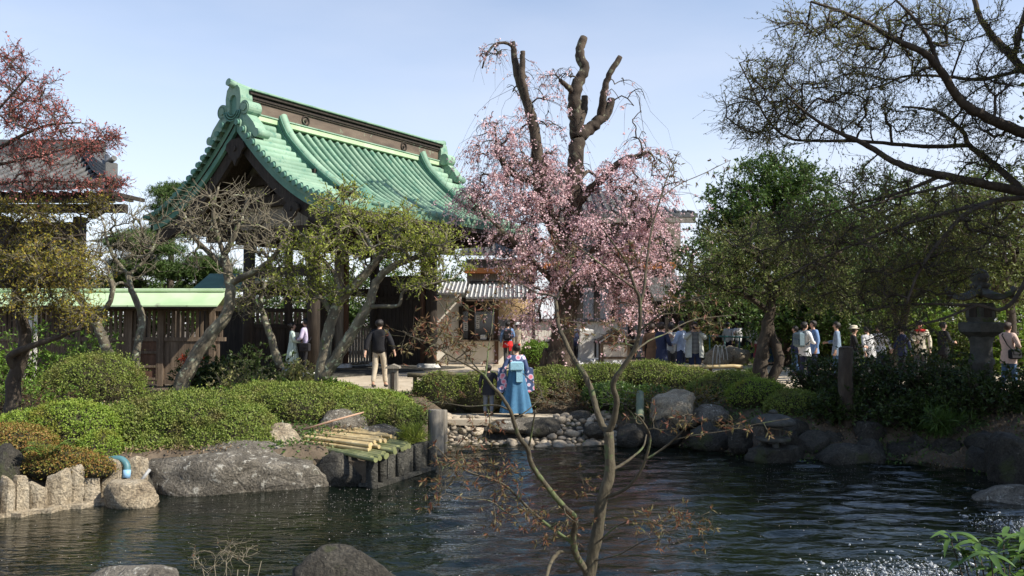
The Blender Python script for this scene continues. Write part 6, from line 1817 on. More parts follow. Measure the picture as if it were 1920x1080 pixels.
# the ground behind the deck
tag(MB().prism([(A.x + .03, A.y + .06, -0.9), (B.x, B.y + .06, -0.9), (-1.35, 14.6, -0.9), (-3.2, 14.6, -0.9), (-3.4, 12.9, -0.9)], (0, 0, 0.46)).build('deck_ground', M_soil), kind='structure')

def bamboo(a, b_, r, mat, parent, n_nodes=6):
    a, b_ = Vector(a), Vector(b_); pts = []; rr = []
    for i in range(n_nodes):
        t0 = i / n_nodes; t1 = (i + 1) / n_nodes
        for t_, s_ in ((t0 + 0.004, 0.97), (t0 + 0.02, 1.0), (t1 - 0.02, 1.0), (t1 - 0.006, 1.10)):
            pts.append(a.lerp(b_, t_)); rr.append(r * s_)
    return wpart(MB().tube(pts, rr, 8), 'pole', mat, parent)
raft = thing('bamboo_raft', 'raft of green bamboo poles laid on the ground behind the concrete edging', 'bamboo poles', (-2.3, 13.2, -0.4))
p0 = G(588, 842, -0.38); p1 = G(706, 868, -0.38); p2 = G(770, 838, -0.38)
for i in range(22):
    f = i / 21
    sh = (p2 - p1) * f
    j_ = random.uniform(-0.10, 0.06)
    a = p0 + sh * 0.95 + Vector((j_, -j_ * .3, 0.04 + 0.012 * (i % 2))); b_ = p1 + sh + Vector((j_, -j_ * .3, 0.04 + 0.012 * (i % 2)))
    bamboo(a, b_, 0.034, M_bamboo_g, raft, 4)
bund = thing('bamboo_bundle', 'bundle of dry yellow bamboo poles stacked on the green raft', 'bamboo poles', (-2.6, 13.4, -0.3))
p0 = G(566, 828, -0.27); p1 = G(690, 842, -0.27); p2 = G(745, 815, -0.27); p3_ = G(630, 806, -0.27)
for i in range(24):
    f = i / 23
    a = p0.lerp(p3_, f); b_ = p1.lerp(p2, f)
    j_ = random.uniform(-0.12, 0.10)
    dz = 0.045 * (i % 2) + random.uniform(0, 0.02)
    bamboo(a + Vector((j_, 0, dz)), b_ + Vector((j_, random.uniform(-.05, .05), dz - 0.02)), 0.030, M_bamboo_y, bund, 4)
tag(wpart(MB().tube([G(548, 812, -0.2), P(620, 790, 13.9), P(682, 773, 14.1)], [0.016, 0.018, 0.014], 7), 'thin_pole', flat('pinkish_bamboo', (0.42, 0.27, 0.18), 0.6), None), 'thin pinkish brown pole leaning over the square rock', 'pole')
# cut log stump at the water's edge
st = thing('log_stump', 'weathered upright log stump at the left end of the pebbles', 'stump', (X(820, 15.6), 15.6, -0.8))
rows = []
for zf, sc in ((-0.95, 1.0), (-0.6, 0.95), (-0.25, 0.92), (0.0, 0.9), (0.02, 0.8)):
    rows.append([(X(818, 15.6) + 0.16 * sc * cos(2 * pi * j / 11) * (1 + 0.12 * sin(3 * j)), 15.6 + 0.15 * sc * sin(2 * pi * j / 11), zf) for j in range(11)])
mb = MB().sheet(rows, closed=True); mb.add(rows[-1], [list(range(11))]); wpart(mb, 'log', M_wood_grey, st)
st2 = thing('log_stump', 'narrow weathered log stump standing against the broad stump', 'stump', (X(833, 15.7), 15.7, -0.8))
wpart(MB().lathe((X(834, 15.75), 15.75, -0.95), [(0.065, 0), (0.062, 0.5), (0.058, 0.92), (0.045, 0.95)], 9), 'log', M_wood_grey, st2)

# pump pipe: blue green elbow on a grey hose
pump = thing('pump_pipe', 'blue green pipe elbow with white cap and pale blue sleeve beside the stakes', 'pipe', (X(228, 11.9), 11.9, -0.5))
c = [P(200, 865, 11.7), P(214, 861, 11.7), P(228, 862, 11.7), P(237, 872, 11.68), P(238, 884, 11.66)]
wpart(MB().tube(catmull(c, 4), 0.050, 12), 'elbow', flat('blue_green_plastic', (0.07, 0.17, 0.19), 0.45), pump)
wpart(MB().tube([P(196, 866, 11.7), P(203, 864, 11.7)], 0.054, 12), 'cap', flat('white_plastic', (0.72, 0.72, 0.7), 0.4), pump)
wpart(MB().tube([P(238, 881, 11.66), P(237, 896, 11.64)], 0.053, 12), 'sleeve', flat('pale_blue_plastic', (0.25, 0.45, 0.66), 0.45), pump)
wpart(MB().tube([P(237, 895, 11.64), P(244, 905, 11.6), P(262, 912, 11.5)], 0.03, 8), 'hose', flat('grey_hose', (0.14, 0.14, 0.13), 0.6), pump)
tag(wpart(MB().tube([P(262, 905, 11.5), P(281, 880, 11.6)], 0.024, 8), 'grey_pipe', flat('grey_pipe_plastic', (0.3, 0.3, 0.29), 0.5), None), 'short grey pipe leaning by the pump elbow', 'pipe')
# bamboo water spout
sp = thing('bamboo_spout', 'thick grey green bamboo water spout with a slanted cut mouth', 'spout', (X(1199, 17.0), 17.0, -0.5))
a, b_ = P(1200, 738, 17.4), P(1200, 786, 16.6)
d = (b_ - a).normalized()
wpart(MB().tube([a, a.lerp(b_, .48), a.lerp(b_, .5), a.lerp(b_, .52), b_], [0.082, 0.082, 0.092, 0.082, 0.082], 14, cap=False), 'culm', surf('grey_green_bamboo', [(0.10, 0.13, 0.08), (0.17, 0.20, 0.13)], scale=6, rough=0.6), sp)
s_ = Vector((1, 0, 0)); uu = s_.cross(d)
ring = [b_ + s_ * 0.080 * cos(t_) + uu * 0.080 * sin(t_) + d * (0.05 * sin(t_)) for t_ in [2 * pi * k / 20 for k in range(21)]]
wpart(MB().tube(ring, 0.013, 6, cap=False), 'cut_rim', M_bamboo_y, sp)

# ================================================================ LANTERNS, POSTS, RAILS
def big_lantern():
    Y = 16.4; x = X(1838, Y)
    t = thing('stone_lantern', 'tall dark stone lantern with upturned roof standing in the shade', 'lantern', (x, Y, gz(x, Y)))
    z = lambda py: P(1838, py, Y).z
    wpart(MB().lathe((x, Y, gz(x, Y) - 0.05), [(0.62, 0), (0.62, 0.16), (0.52, 0.18), (0.50, 0.34), (0.34, 0.42)], 6, smooth=False), 'base', M_stone, t)
    wpart(MB().lathe((x, Y, 0), [(0.24, 0.3), (0.21, 0.5), (0.20, 0.8), (0.235, 0.84), (0.235, 0.92), (0.20, 0.96), (0.20, z(640) - 0.02), (0.26, z(628))], 16), 'shaft', M_stone, t)
    wpart(MB().lathe((x, Y, 0), [(0.26, z(632)), (0.44, z(622)), (0.46, z(606)), (0.38, z(604))], 6, smooth=False), 'platform', M_stone, t)
    fb = wpart(MB().lathe((x, Y, 0), [(0.26, z(604)), (0.29, z(596)), (0.29, z(572)), (0.25, z(568))], 6, smooth=False), 'fire_box', M_stone, t)
    for k in range(6):
        an = k * pi / 3 + pi / 6
        c = Vector((x + cos(an) * 0.252, Y + sin(an) * 0.252, (z(600) + z(571)) / 2))
        wpart(MB().box(c, (0.02, 0.15, 0.2), rz=an), 'opening', M_wood_dark, fb)
    rows = []
    zb, zt = z(563), z(540)
    for v in range(6):
        f = v / 5
        row = []
        for k in range(24):
            an = 2 * pi * k / 24
            corner = abs(cos(3 * an))
            r = (0.52 * (0.88 + 0.14 * corner ** 3)) * (1 - f) ** 1.25 + 0.13
            row.append((x + cos(an) * r, Y + sin(an) * r, zb + (zt - zb) * f + 0.11 * corner ** 4 * (1 - f) ** 3))
        rows.append(row)
    mb = MB().sheet(rows, closed=True); mb.add(rows[0], [list(range(24))[::-1]]); mb.add(rows[-1], [list(range(24))])
    rf = wpart(mb, 'roof', M_stone, t)
    for k in range(6):
        an = k * pi / 3
        c = [(x + cos(an) * r, Y + sin(an) * r, zb + dz) for r, dz in ((0.52, 0.10), (0.62, 0.13), (0.67, 0.20), (0.62, 0.25))]
        wpart(MB().tube(c, [0.06, 0.055, 0.05, 0.03], 7), 'corner_scroll', M_stone, rf)
    wpart(MB().lathe((x, Y, 0), [(0.15, zt - 0.01), (0.20, z(534)), (0.12, z(530)), (0.16, z(526)), (0.175, z(518)), (0.13, z(509)), (0.03, z(502))], 14), 'jewel', M_stone, t)
big_lantern()
def small_lantern():
    Y = 15.0; x = X(1447, Y)
    t = thing('snow_lantern', 'small low stone lantern with a wide mushroom cap on the flat shore rock', 'lantern', (x, Y, -0.62))
    z = lambda py: P(1447, py, Y).z
    for k in range(3):
        an = k * 2.1 + 0.4
        wpart(MB().tube([(x + cos(an) * 0.24, Y + sin(an) * 0.24, -0.66), (x + cos(an) * 0.20, Y + sin(an) * 0.20, -0.55), (x + cos(an) * 0.13, Y + sin(an) * 0.13, -0.47)], [0.06, 0.06, 0.07], 8), 'leg', M_stone, t)
    wpart(MB().lathe((x, Y, 0), [(0.15, -0.50), (0.30, -0.47), (0.31, -0.42), (0.18, -0.40)], 14), 'platform', M_stone, t)
    fb = wpart(MB().lathe((x, Y, 0), [(0.17, -0.40), (0.18, -0.22), (0.16, -0.20)], 6, smooth=False), 'fire_box', M_stone, t)
    for k in range(6):
        an = k * pi / 3 + pi / 6
        wpart(MB().box((x + cos(an) * 0.157, Y + sin(an) * 0.157, -0.31), (0.012, 0.09, 0.11), rz=an), 'opening', M_wood_dark, fb)
    wpart(MB().lathe((x, Y, 0), [(0.36, -0.19), (0.40, -0.16), (0.37, -0.10), (0.26, -0.03), (0.10, 0.01), (0.07, 0.02)], 18), 'roof', M_stone, t)
    wpart(MB().lathe((x, Y, 0), [(0.07, 0.015), (0.09, 0.04), (0.05, 0.075), (0.01, 0.085)], 10), 'jewel', M_stone, t)
small_lantern()
# wooden marker post with a little pitched cap
Y = 20.2; x = X(738, Y)
pst = thing('marker_post', 'pale wooden marker post with pitched cap on the sandy path', 'post', (x, Y, 0))
wpart(MB().box((x, Y, 0.24), (0.22, 0.22, 0.62), bev=0.012), 'shaft', M_wood_grey, pst)
wpart(MB().prism([(x - 0.18, Y - 0.17, 0.54), (x + 0.18, Y - 0.17, 0.54), (x + 0.16, Y - 0.17, 0.58), (x, Y - 0.17, 0.645), (x - 0.16, Y - 0.17, 0.58)], (0, 0.34, 0)), 'cap', M_wood_grey, pst)
wpart(MB().box((x + 0.01, Y - 0.115, 0.20), (0.07, 0.02, 0.5)), 'inset', M_wood_dark, pst)
# mossy log rail over the hedge
def rail(label, p0, p1, py, Y, r, posts, name='log_rail', mat=M_wood_log):
    a, b_ = P(p0, py, Y), P(p1, py, Y)
    t = thing(name, label, 'rail', ((a.x + b_.x) / 2, Y, 0))
    n = 9
    wpart(MB().tube([a.lerp(b_, i / n) + Vector((0, 0, random.uniform(-.012, .012))) for i in range(n + 1)], [r * random.uniform(.92, 1.08) for _ in range(n + 1)], 9), 'log', mat, t)
    for p in posts:
        xx = X(p, Y)
        wpart(MB().lathe((xx, Y + r * 1.7, 0), [(r * 0.95, gz(xx, Y) - 0.1), (r * 0.9, a.z - 0.02), (r * 0.7, a.z + 0.03)], 9), 'post', M_wood_log, t)
rail('mossy horizontal log rail on short posts above the clipped hedge', 764, 1002, 703, 19.0, 0.055, (778, 850, 925, 995))
rail('bamboo edging rail on a short post along the sunlit path', 1232, 1392, 687, 20.3, 0.05, (1250, 1333, 1385), 'bamboo_edging', M_bamboo_y)
tr_ = thing('teal_handrail', 'teal metal handrail in front of the shaded queue', 'handrail', (X(1385, 33), 33, 0))
M_teal = flat('teal_paint', (0.05, 0.16, 0.15), 0.45)
wpart(MB().tube([P(1328, 630, 33), P(1414, 633, 33)], 0.035, 8), 'top_rail', M_teal, tr_)
for p in (1330, 1358, 1386, 1413):
    wpart(MB().tube([(X(p, 33), 33, -0.02), (X(p, 33), 33, 1.10)], 0.03, 8), 'upright', M_teal, tr_)
for k, p in enumerate((1342, 1350, 1358)):
    xx = X(p, 31.6)
    o = tag(MB().tube([(xx + 0.14 * cos(t_), 31.6 + 0.05 * k, 0.80 * sin(t_)) for t_ in [pi * j / 14 for j in range(15)]], 0.018, 6).build('bamboo_hoop', M_paper, None, loc=(xx, 31.6, 0)), ('pale bent hoop before the left tan boulder', 'pale bent hoop between the two tan boulders', 'pale bent hoop before the right tan boulder')[k], 'hoop', 'pale hoops by the boulders')
# moss-covered post in the right shrubs
xx, Y = X(1585, 15.9), 15.9
mp_ = thing('mossy_post', 'thick mossy wooden post standing in the dark shrubs', 'post', (xx, Y, gz(xx, Y)))
wpart(MB().tube([(xx, Y, -0.8), (xx + .03, Y, -0.3), (xx - .01, Y, 0.2), (xx - .03, Y, 0.6), (xx, Y, 1.15)], [0.17, 0.14, 0.15, 0.13, 0.135], 11), 'shaft', M_bark_dark, mp_)
wpart(MB().lathe((xx, Y, 1.15), [(0.135, 0), (0.12, 0.03), (0.05, 0.05)], 11), 'top', M_bark_dark, mp_)
# little roofed box
Y = 27.0; xx = X(1151, Y)
bxr = thing('roofed_box', 'small white panelled box with a brown pitched roof beside the cherry', 'box', (xx, Y, 0))
wpart(MB().box((xx, Y, 0.5), (0.86, 0.6, 1.0)), 'panel', M_plaster, bxr)
for sx_ in (-1, 1):
    for sy_ in (-1, 1):
        wpart(MB().box((xx + sx_ * 0.43, Y + sy_ * 0.30, 0.5), (0.09, 0.09, 1.04)), 'corner_post', M_wood_brown, bxr)
for zz in (0.06, 0.52, 0.98):
    wpart(MB().box((xx, Y - 0.315, zz), (0.8, 0.05, 0.07)), 'rail', M_wood_brown, bxr)
rfm = MB()
for sg in (-1, 1):
    rf_ = wpart(MB().prism([(xx, Y - 0.48, 1.42), (xx + sg * 0.62, Y - 0.48, 1.05), (xx + sg * 0.62, Y - 0.48, 1.00), (xx, Y - 0.48, 1.36)], (0, 0.96, 0)), 'roof', M_wood_brown, bxr)
wpart(MB().box((xx, Y, 1.43), (0.12, 1.0, 0.06), bev=0.01), 'ridge', M_wood_grey, bxr)
wpart(MB().prism([(xx - .45, Y - .31, 1.02), (xx + .45, Y - .31, 1.02), (xx, Y - .31, 1.33)], (0, 0.03, 0)), 'gable', M_wood_red, bxr)
# white stele on its plinth
Y = 28.0; xx = X(1099, Y)
stl = thing('stone_stele', 'plain white stone stele on a stepped white plinth beside the cherry', 'monument', (xx, Y, 0))
wpart(MB().box((xx, Y, 0.92), (0.48, 0.26, 1.0), bev=0.03), 'slab', M_pale_stone, stl)
wpart(MB().box((xx + 0.05, Y, 0.26), (0.98, 0.7, 0.36), bev=0.02), 'plinth', M_pale_stone, stl)
wpart(MB().box((xx + 0.05, Y, 0.04), (1.25, 0.95, 0.10), bev=0.02), 'step', M_pale_stone, stl)

# ================================================================ NEAR BANK DETAILS
# broad-leaved plant at the lower right: each leaf is a piece
lp = thing('broadleaf_plant', 'glossy long leaved plant at the near right edge of the pond', 'plant', (X(1880, 5.4), 5.4, gz(X(1880, 5.4), 5.4)))
M_gloss = leafmat('glossy_leaf', [(0.05, 0.10, 0.02), (0.08, 0.15, 0.03), (0.12, 0.19, 0.05)], 0.2, rough=0.28, spec=0.6)
def leaf_mesh(curl):
    rows = []
    for i in range(7):
        u = i / 6
        w = 0.5 * sin(pi * min(1, u * 0.94 + 0.06)) ** 0.85 * (1 - 0.25 * u)
        z = 0.10 * sin(u * pi * 0.8) - curl * u * u
        rows.append([(-w * 0.26, u, z + 0.05 * w), (0, u, z), (w * 0.26, u, z + 0.05 * w)])
    me = MB().sheet(rows).mesh('leaf'); me.materials.append(M_gloss); return me
lms = [leaf_mesh(c) for c in (0.25, 0.45, 0.7)]
rb = Vector(lp.location)
hx, hy = X(1870, 5.4), 5.4
stem_tops = []
for k in range(17):
    tx, ty = hx + random.uniform(-0.24, 0.26), hy + random.uniform(-0.22, 0.22)
    tz = random.uniform(0.02, 0.25)
    wpart(MB().tube([(hx + random.uniform(-.05, .05), hy, rb.z), (tx * .6 + hx * .4, ty * .6 + hy * .4, (tz + rb.z) / 2), (tx, ty, tz)], [0.008, 0.006, 0.004], 5), 'stem', M_bark_dark, lp)
    for j in range(9):
        an = j * 2.4 + k; el = random.uniform(-0.45, 0.75)
        L = random.uniform(0.12, 0.19)
        link('leaf', random.choice(lms), None, lp, Vector((tx, ty, tz + random.uniform(-.05, .03))) - rb, (el, random.uniform(-.4, .4), an), (L, L, L))
# bare twiggy bush at the lower left of the near bank
t = Tree('bare_bush', 'low tangle of bare pale twigs at the near water edge', (X(410, 6.4), 6.4, gz(X(410, 6.4), 6.4)), cat='bush')
for k in range(6):
    t.limb([(X(410 + k * 8, 6.4), 6.4, gz(X(410, 6.4), 6.4)), (X(405 + k * 14, 6.4), 6.4, -0.55), tuple(P(380 + k * 22, 1068 - (k % 3) * 8, 6.4))], 0.008, 0.003, world=True, attach=False, sides=5)
t.connect(t.targets([(410, 1045, 60, 35, 6.4, 0.3, 26), (455, 1030, 35, 28, 6.5, 0.3, 12), (370, 1055, 30, 25, 6.4, 0.2, 8)]), 0.2, 0.1, rtip=0.0022)
t.bark(M_twig, 4)
S, D = t.twig_starts(1)
add_leaves(t, S, D, 0.09, 0.0016, M_twig, L_bronze, 0.25, (0.02, 0.008), spread=0.6, up=0.2)
# water drops of the splash and petals adrift
M_foam, nt, out = new_mat('white_water')
b = N(nt, 'ShaderNodeBsdfPrincipled', Roughness=0.15); b.inputs['Base Color'].default_value = (0.70, 0.74, 0.77, 1); b.inputs['Transmission Weight'].default_value = 0.6
nt.links.new(b.outputs[0], out.inputs[0])
def drops(name, label, cx, cy, n, sxy, hmax, seed):
    rs = np.random.default_rng(seed)
    V0, F0 = ICO[1]
    r = rs.exponential(0.0035, n) + 0.0016
    pos = np.stack([rs.normal(cx, sxy[0], n), rs.normal(cy, sxy[1], n), np.zeros(n)], 1)
    pos[:, 2] = WATER_Z + wave(pos[:, 0], pos[:, 1]) + rs.exponential(hmax, n) * (rs.random(n) < 0.5)
    st = unit(rs.normal(size=(n, 3)) * np.array([1, 1, 0.7])) * (r * rs.uniform(0, 2.6, n))[:, None]   # drops drawn out along their flight
    along_ = (V0 @ unit(st).T).T
    V = (V0[None] * r[:, None, None] + along_[:, :, None] * st[:, None, :] + pos[:, None, :]).reshape(-1, 3)
    Fc = (F0[None] + (np.arange(n) * len(V0))[:, None, None]).reshape(-1, 3)
    o = link(name, np_mesh(name, V, [Fc], True), M_foam); tag(o, label, 'splash', kind='stuff')
drops('water_splash', 'white splashing water drops at the near right of the pond', SPLASH.x, SPLASH.y, 850, (0.34, 0.16), 0.05, 1)
sp2 = G(1900, 985, WATER_Z)
drops('water_splash', 'second white water splash behind the glossy leaved plant', sp2.x, sp2.y, 420, (0.28, 0.16), 0.05, 2)
n = 900
qx = np.concatenate([RNG.uniform(-6.2, 7.5, n), RNG.normal(-2.0, 1.0, 500), RNG.normal(5.2, 1.3, 600)]); qy = np.concatenate([RNG.uniform(7.6, 16.5, n), RNG.normal(11.3, 0.8, 500), RNG.normal(13.2, 1.0, 600)])
k = pond_sd(np.stack([qx, qy], 1)) < -0.05
qx, qy = qx[k], qy[k]
C = np.stack([qx, qy, WATER_Z + wave(qx, qy) + 0.004], 1); n = len(C)
D = rand_dirs(n); D[:, 2] = 0
V, T = leaves_np(C, D, np.tile([[0, 0, 1.0]], (n, 1)) + RNG.normal(size=(n, 3)) * 0.15, 0.016 * RNG.uniform(0.4, 1.2, n), 0.010, 0.2)
o = link('floating_petals', np_mesh('floating_petals', V, [T]), leafmat('faded_petals', [(0.62, 0.52, 0.50), (0.72, 0.66, 0.62), (0.5, 0.44, 0.38)], 0.1)); tag(o, 'scattered fallen petals adrift on the dark pond', 'petals', kind='stuff')
# ================================================================ PEOPLE
SKINS = []
def skin_part(name, chains, mat, parent, levels=1):
    """chains: lists of (key, (x,y,z), radius); equal keys are one joint; grown with Skin + Subdivision"""
    idx = {}; vs = []; es = []; rs = []
    for ch in chains:
        prev = None
        for key, co, r in ch:
            if key not in idx:
                idx[key] = len(vs); vs.append(co); rs.append(r if isinstance(r, tuple) else (r, r))
            if prev is not None and prev != idx[key] and (prev, idx[key]) not in es: es.append((prev, idx[key]))
            prev = idx[key]
    me = bpy.data.meshes.new(name); me.from_pydata(vs, es, [])
    o = link(name, me, None, parent)
    md = o.modifiers.new('skin', 'SKIN'); md.use_smooth_shade = True
    sv = me.skin_vertices[0].data
    for i, r in enumerate(rs):
        sv[i].radius = r; sv[i].use_root = (i == 0)
    sd = o.modifiers.new('sub', 'SUBSURF'); sd.levels = levels; sd.render_levels = levels
    SKINS.append((o, mat))
    return o

CLOTH = {}
def cloth(col, rough=0.85):
    k = tuple(round(c, 3) for c in col)
    if k not in CLOTH:
        CLOTH[k] = surf('cloth_%d' % len(CLOTH), [tuple(c * 0.82 for c in col), col, tuple(min(1, c * 1.12) for c in col)], scale=14, rough=rough, bump=0.35, bscale=34, spec=0.25)
    return CLOTH[k]
M_skin = surf('skin', [(0.50, 0.30, 0.21), (0.58, 0.36, 0.26)], scale=6, rough=0.55, spec=0.35)
M_hair = surf('black_hair', [(0.010, 0.008, 0.007), (0.022, 0.017, 0.014)], scale=30, rough=0.45, bump=0.4, bscale=60, stretch=(4, 4, 0.6))
M_hair_br = surf('brown_hair', [(0.03, 0.018, 0.011), (0.06, 0.036, 0.022)], scale=30, rough=0.5, bump=0.4, bscale=60, stretch=(4, 4, 0.6))
M_shoe = flat('dark_shoe', (0.02, 0.018, 0.017), 0.5)
M_lips = flat('lips', (0.42, 0.16, 0.13), 0.5)

ARMS = {   # (elbow, wrist) for the right side; the left is mirrored unless given as a pair
    'down': ((0.245, -0.02, 1.14), (0.255, 0.05, 0.89)),
    'swing_f': ((0.25, 0.06, 1.15), (0.25, 0.21, 0.95)),
    'swing_b': ((0.26, -0.12, 1.15), (0.28, -0.16, 0.90)),
    'front': ((0.24, 0.06, 1.15), (0.09, 0.27, 1.12)),
    'phone': ((0.23, 0.10, 1.18), (0.10, 0.30, 1.30)),
    'camera': ((0.27, 0.14, 1.28), (0.07, 0.19, 1.50)),
    'point': ((0.24, 0.20, 1.25), (0.20, 0.46, 1.24)),
    'hold': ((0.30, -0.02, 1.16), (0.36, 0.02, 0.92)),
}
def person(label, px, Y, h, yaw, top, bottom, arms=('down', 'down'), stride=0.0, hair=M_hair, hair_len=0.0, z=0.012, skirt=None, coat=0.0, hat=None, sleeves=True, face=True, group='visitors in the temple garden', bare_legs=False, lean=0.0, bun=False, build=1.0, bulk=1.0):
    x = X(px, Y)
    root = thing('person', label, 'person', (x, Y, z), yaw, group)
    s = h / 1.70
    root.scale = (s * build, s * build, s)
    def fz(p):                                                     # forward lean above the hips
        k = max(0.0, p[2] - 0.95); return (p[0], p[1] + lean * k, p[2])
    def arm(i, sg):
        e, w = ARMS[arms[i]]
        return fz((sg * e[0], e[1], e[2])), fz((sg * w[0], w[1], w[2]))
    pel = ('pelvis', (0, 0, 0.94), (0.125, 0.095))
    spine = ('spine', fz((0, 0, 1.12)), (0.115, 0.085)); chest = ('chest', fz((0, 0, 1.32)), (0.135, 0.095)); nb = ('nb', fz((0, -0.005, 1.44)), (0.07, 0.06))
    chains = [[pel, spine, chest, nb, ('neck', fz((0, 0.005, 1.495)), 0.046), ('jaw', fz((0, 0.022, 1.545)), (0.060, 0.066)), ('head', fz((0, 0.012, 1.615)), (0.076, 0.090)), ('crown', fz((0, 0.0, 1.668)), (0.055, 0.062))],
              [('head', fz((0, 0.012, 1.615)), 0.08), ('nose', fz((0, 0.112, 1.585)), 0.013)]]
    legs = {}
    for i, sg in enumerate((-1, 1)):
        st = stride * sg
        hip = ('hip%d' % i, (sg * 0.085, 0, 0.88), 0.080); knee = ('knee%d' % i, (sg * 0.092, 0.03 + st * 0.45, 0.49 + abs(st) * 0.03), 0.054); ank = ('ank%d' % i, (sg * 0.095, st - 0.02, 0.085 + max(0, -st) * 0.12), 0.036)
        toe = ('toe%d' % i, (sg * 0.11, st + 0.13, 0.035), 0.032)
        legs[i] = (hip, knee, ank, toe)
        chains.append([pel, hip, knee, ank, toe])
        e, w = arm(i, sg)
        sh = ('sh%d' % i, fz((sg * 0.165, 0, 1.405)), 0.052)
        d = (Vector(w) - Vector(e)).normalized()
        side = d.cross(Vector((sg, 0, 0.2))); side = side.normalized() if side.length > 0.05 else Vector((0, 1, 0))
        palm = Vector(w) + d * 0.06
        cc = [chest, sh, ('el%d' % i, e, 0.040), ('wr%d' % i, w, 0.026), ('pa%d' % i, tuple(palm), (0.032, 0.018))]
        chains.append(cc)
        for f in range(4):
            o_ = side * (-0.030 + 0.020 * f)
            L = (0.055, 0.064, 0.060, 0.046)[f]
            k1 = palm + o_ + d * (0.03 + L * 0.5); k2 = k1 + (d * 0.7 + Vector((-sg * 0.7, 0, 0))) * L * 0.55
            chains.append([cc[-1], ('f%d%d' % (i, f), tuple(k1), 0.0085), ('g%d%d' % (i, f), tuple(k2), 0.0072)])
        th = palm - side * 0.045 + d * 0.005
        chains.append([('wr%d' % i, w, 0.026), ('t%d' % i, tuple(th), 0.010), ('u%d' % i, tuple(th + d * 0.04 + Vector((-sg * 0.012, 0, 0))), 0.0085)])
    body = skin_part('body', chains, M_skin, root)
    # upper garment
    hem = 0.90 - coat
    tch = [[('p', (0, 0, 0.83), (0.172, 0.130)), ('mid', (0, 0, 0.97), (0.165, 0.125)), ('spine', spine[1], (0.155, 0.118)), ('chest', chest[1], (0.168, 0.122)), ('nb', fz((0, -0.005, 1.452)), (0.085, 0.075))]]
    for i, sg in enumerate((-1, 1)):
        e, w = arm(i, sg)
        wv = Vector(e).lerp(Vector(w), 0.92 if sleeves else 0.0)
        ch = [('chest', chest[1], 0.15), ('s%d' % i, fz((sg * 0.172, 0, 1.402)), 0.072)]
        if sleeves: ch += [('e%d' % i, e, 0.060), ('w%d' % i, tuple(wv), 0.044)]
        else: ch += [('e%d' % i, tuple(Vector(fz((sg * 0.172, 0, 1.40))).lerp(Vector(e), 0.62)), 0.062)]
        tch.append(ch)
    if bulk != 1.0:
        tch = [[(k_, c_, tuple(v * bulk for v in r_) if isinstance(r_, tuple) else r_ * bulk) for k_, c_, r_ in ch] for ch in tch]
    tp = skin_part('jacket' if coat > 0 else 'shirt', tch, top, root)
    if coat > 0.02:                                                # skirt of the coat
        rows = []
        for f in np.linspace(0, 1, 5):
            zz = 1.02 - (1.02 - hem + 0.06) * f
            rows.append([(cos(a) * (0.165 + 0.035 * f) * (1 + 0.03 * sin(5 * a)), sin(a) * (0.125 + 0.03 * f), zz) for a in [2 * pi * k / 18 for k in range(18)]])
        MB().sheet(rows, closed=True).build('coat_skirt', top, root, world=False)
    if skirt:
        zt, zb, r0, r1, mt = skirt
        rows = []
        for f in np.linspace(0, 1, 7):
            rows.append([(cos(a) * (r0 + (r1 - r0) * f) * (1 + 0.13 * (0.2 + f) * sin(9 * a + 0.8 * sin(2 * a))), sin(a) * (r0 * 0.78 + (r1 * 0.8 - r0 * 0.78) * f) * (1 + 0.13 * (0.2 + f) * sin(9 * a + 0.8 * sin(2 * a))), zt + (zb - zt) * f) for a in [2 * pi * k / 64 for k in range(64)]])
        mb = MB().sheet(rows, closed=True); mb.add(rows[0], [list(range(64))])
        mb.build('skirt', mt, root, world=False)
    if bottom is not None:
        bch = []
        for i, sg in enumerate((-1, 1)):
            hip, knee, ank, toe = legs[i]
            a2 = tuple(Vector(knee[1]).lerp(Vector(ank[1]), 0.93))
            bch.append([('w', (0, 0, 1.04), (0.13, 0.10)), ('p', (0, 0, 0.95), (0.148, 0.114)), (hip[0], hip[1], 0.098), (knee[0], knee[1], 0.072), (ank[0], a2, 0.054)])
        skin_part('trousers', bch, bottom, root)
    for i, sg in enumerate((-1, 1)):
        hip, knee, ank, toe = legs[i]
        skin_part('shoe', [[('h', (ank[1][0], ank[1][1] - 0.03, ank[1][2] - 0.03), 0.042), ('m', (ank[1][0], ank[1][1] + 0.05, 0.045), 0.044), ('t', (toe[1][0], toe[1][1] + 0.02, 0.036), 0.036)]], M_shoe, root)
    # hair: a shell round the skull, pulled in over the face
    V, Fc = ICO[3]
    V = V * np.array([0.098, 0.112, 0.108]) + np.array([0, -0.004, 1.622])
    fr = (V[:, 1] > 0.030) & (V[:, 2] < 1.655)
    V[fr, 1] = 0.02 + (V[fr, 1] - 0.03) * 0.15
    V[fr, 0] *= 0.93
    low = (V[:, 2] < 1.56)
    V[low & ~fr, 2] = 1.56 + (V[low & ~fr, 2] - 1.56) * (0.5 + hair_len * 9)
    V[:, 1] += lean * np.maximum(0, V[:, 2] - 0.95)
    V += RNG.normal(size=V.shape) * 0.0025
    ho = link('hair', np_mesh('hair', V, [Fc], True), hair, root)
    if bun:
        MB().lathe(fz((0, -0.095, 1.64)), [(0.01, -0.055), (0.05, -0.03), (0.058, 0.0), (0.045, 0.04), (0.01, 0.055)], 12).build('hair_bun', hair, root, world=False)
    if hat:
        c = fz((0, 0, 0)); cy = c[1] + lean * 0.7
        MB().lathe((0, cy, 0), [(0.165, 1.660), (0.16, 1.668), (0.112, 1.675), (0.108, 1.72), (0.085, 1.752), (0.02, 1.762)], 18).build('hat', hat, root, world=False)
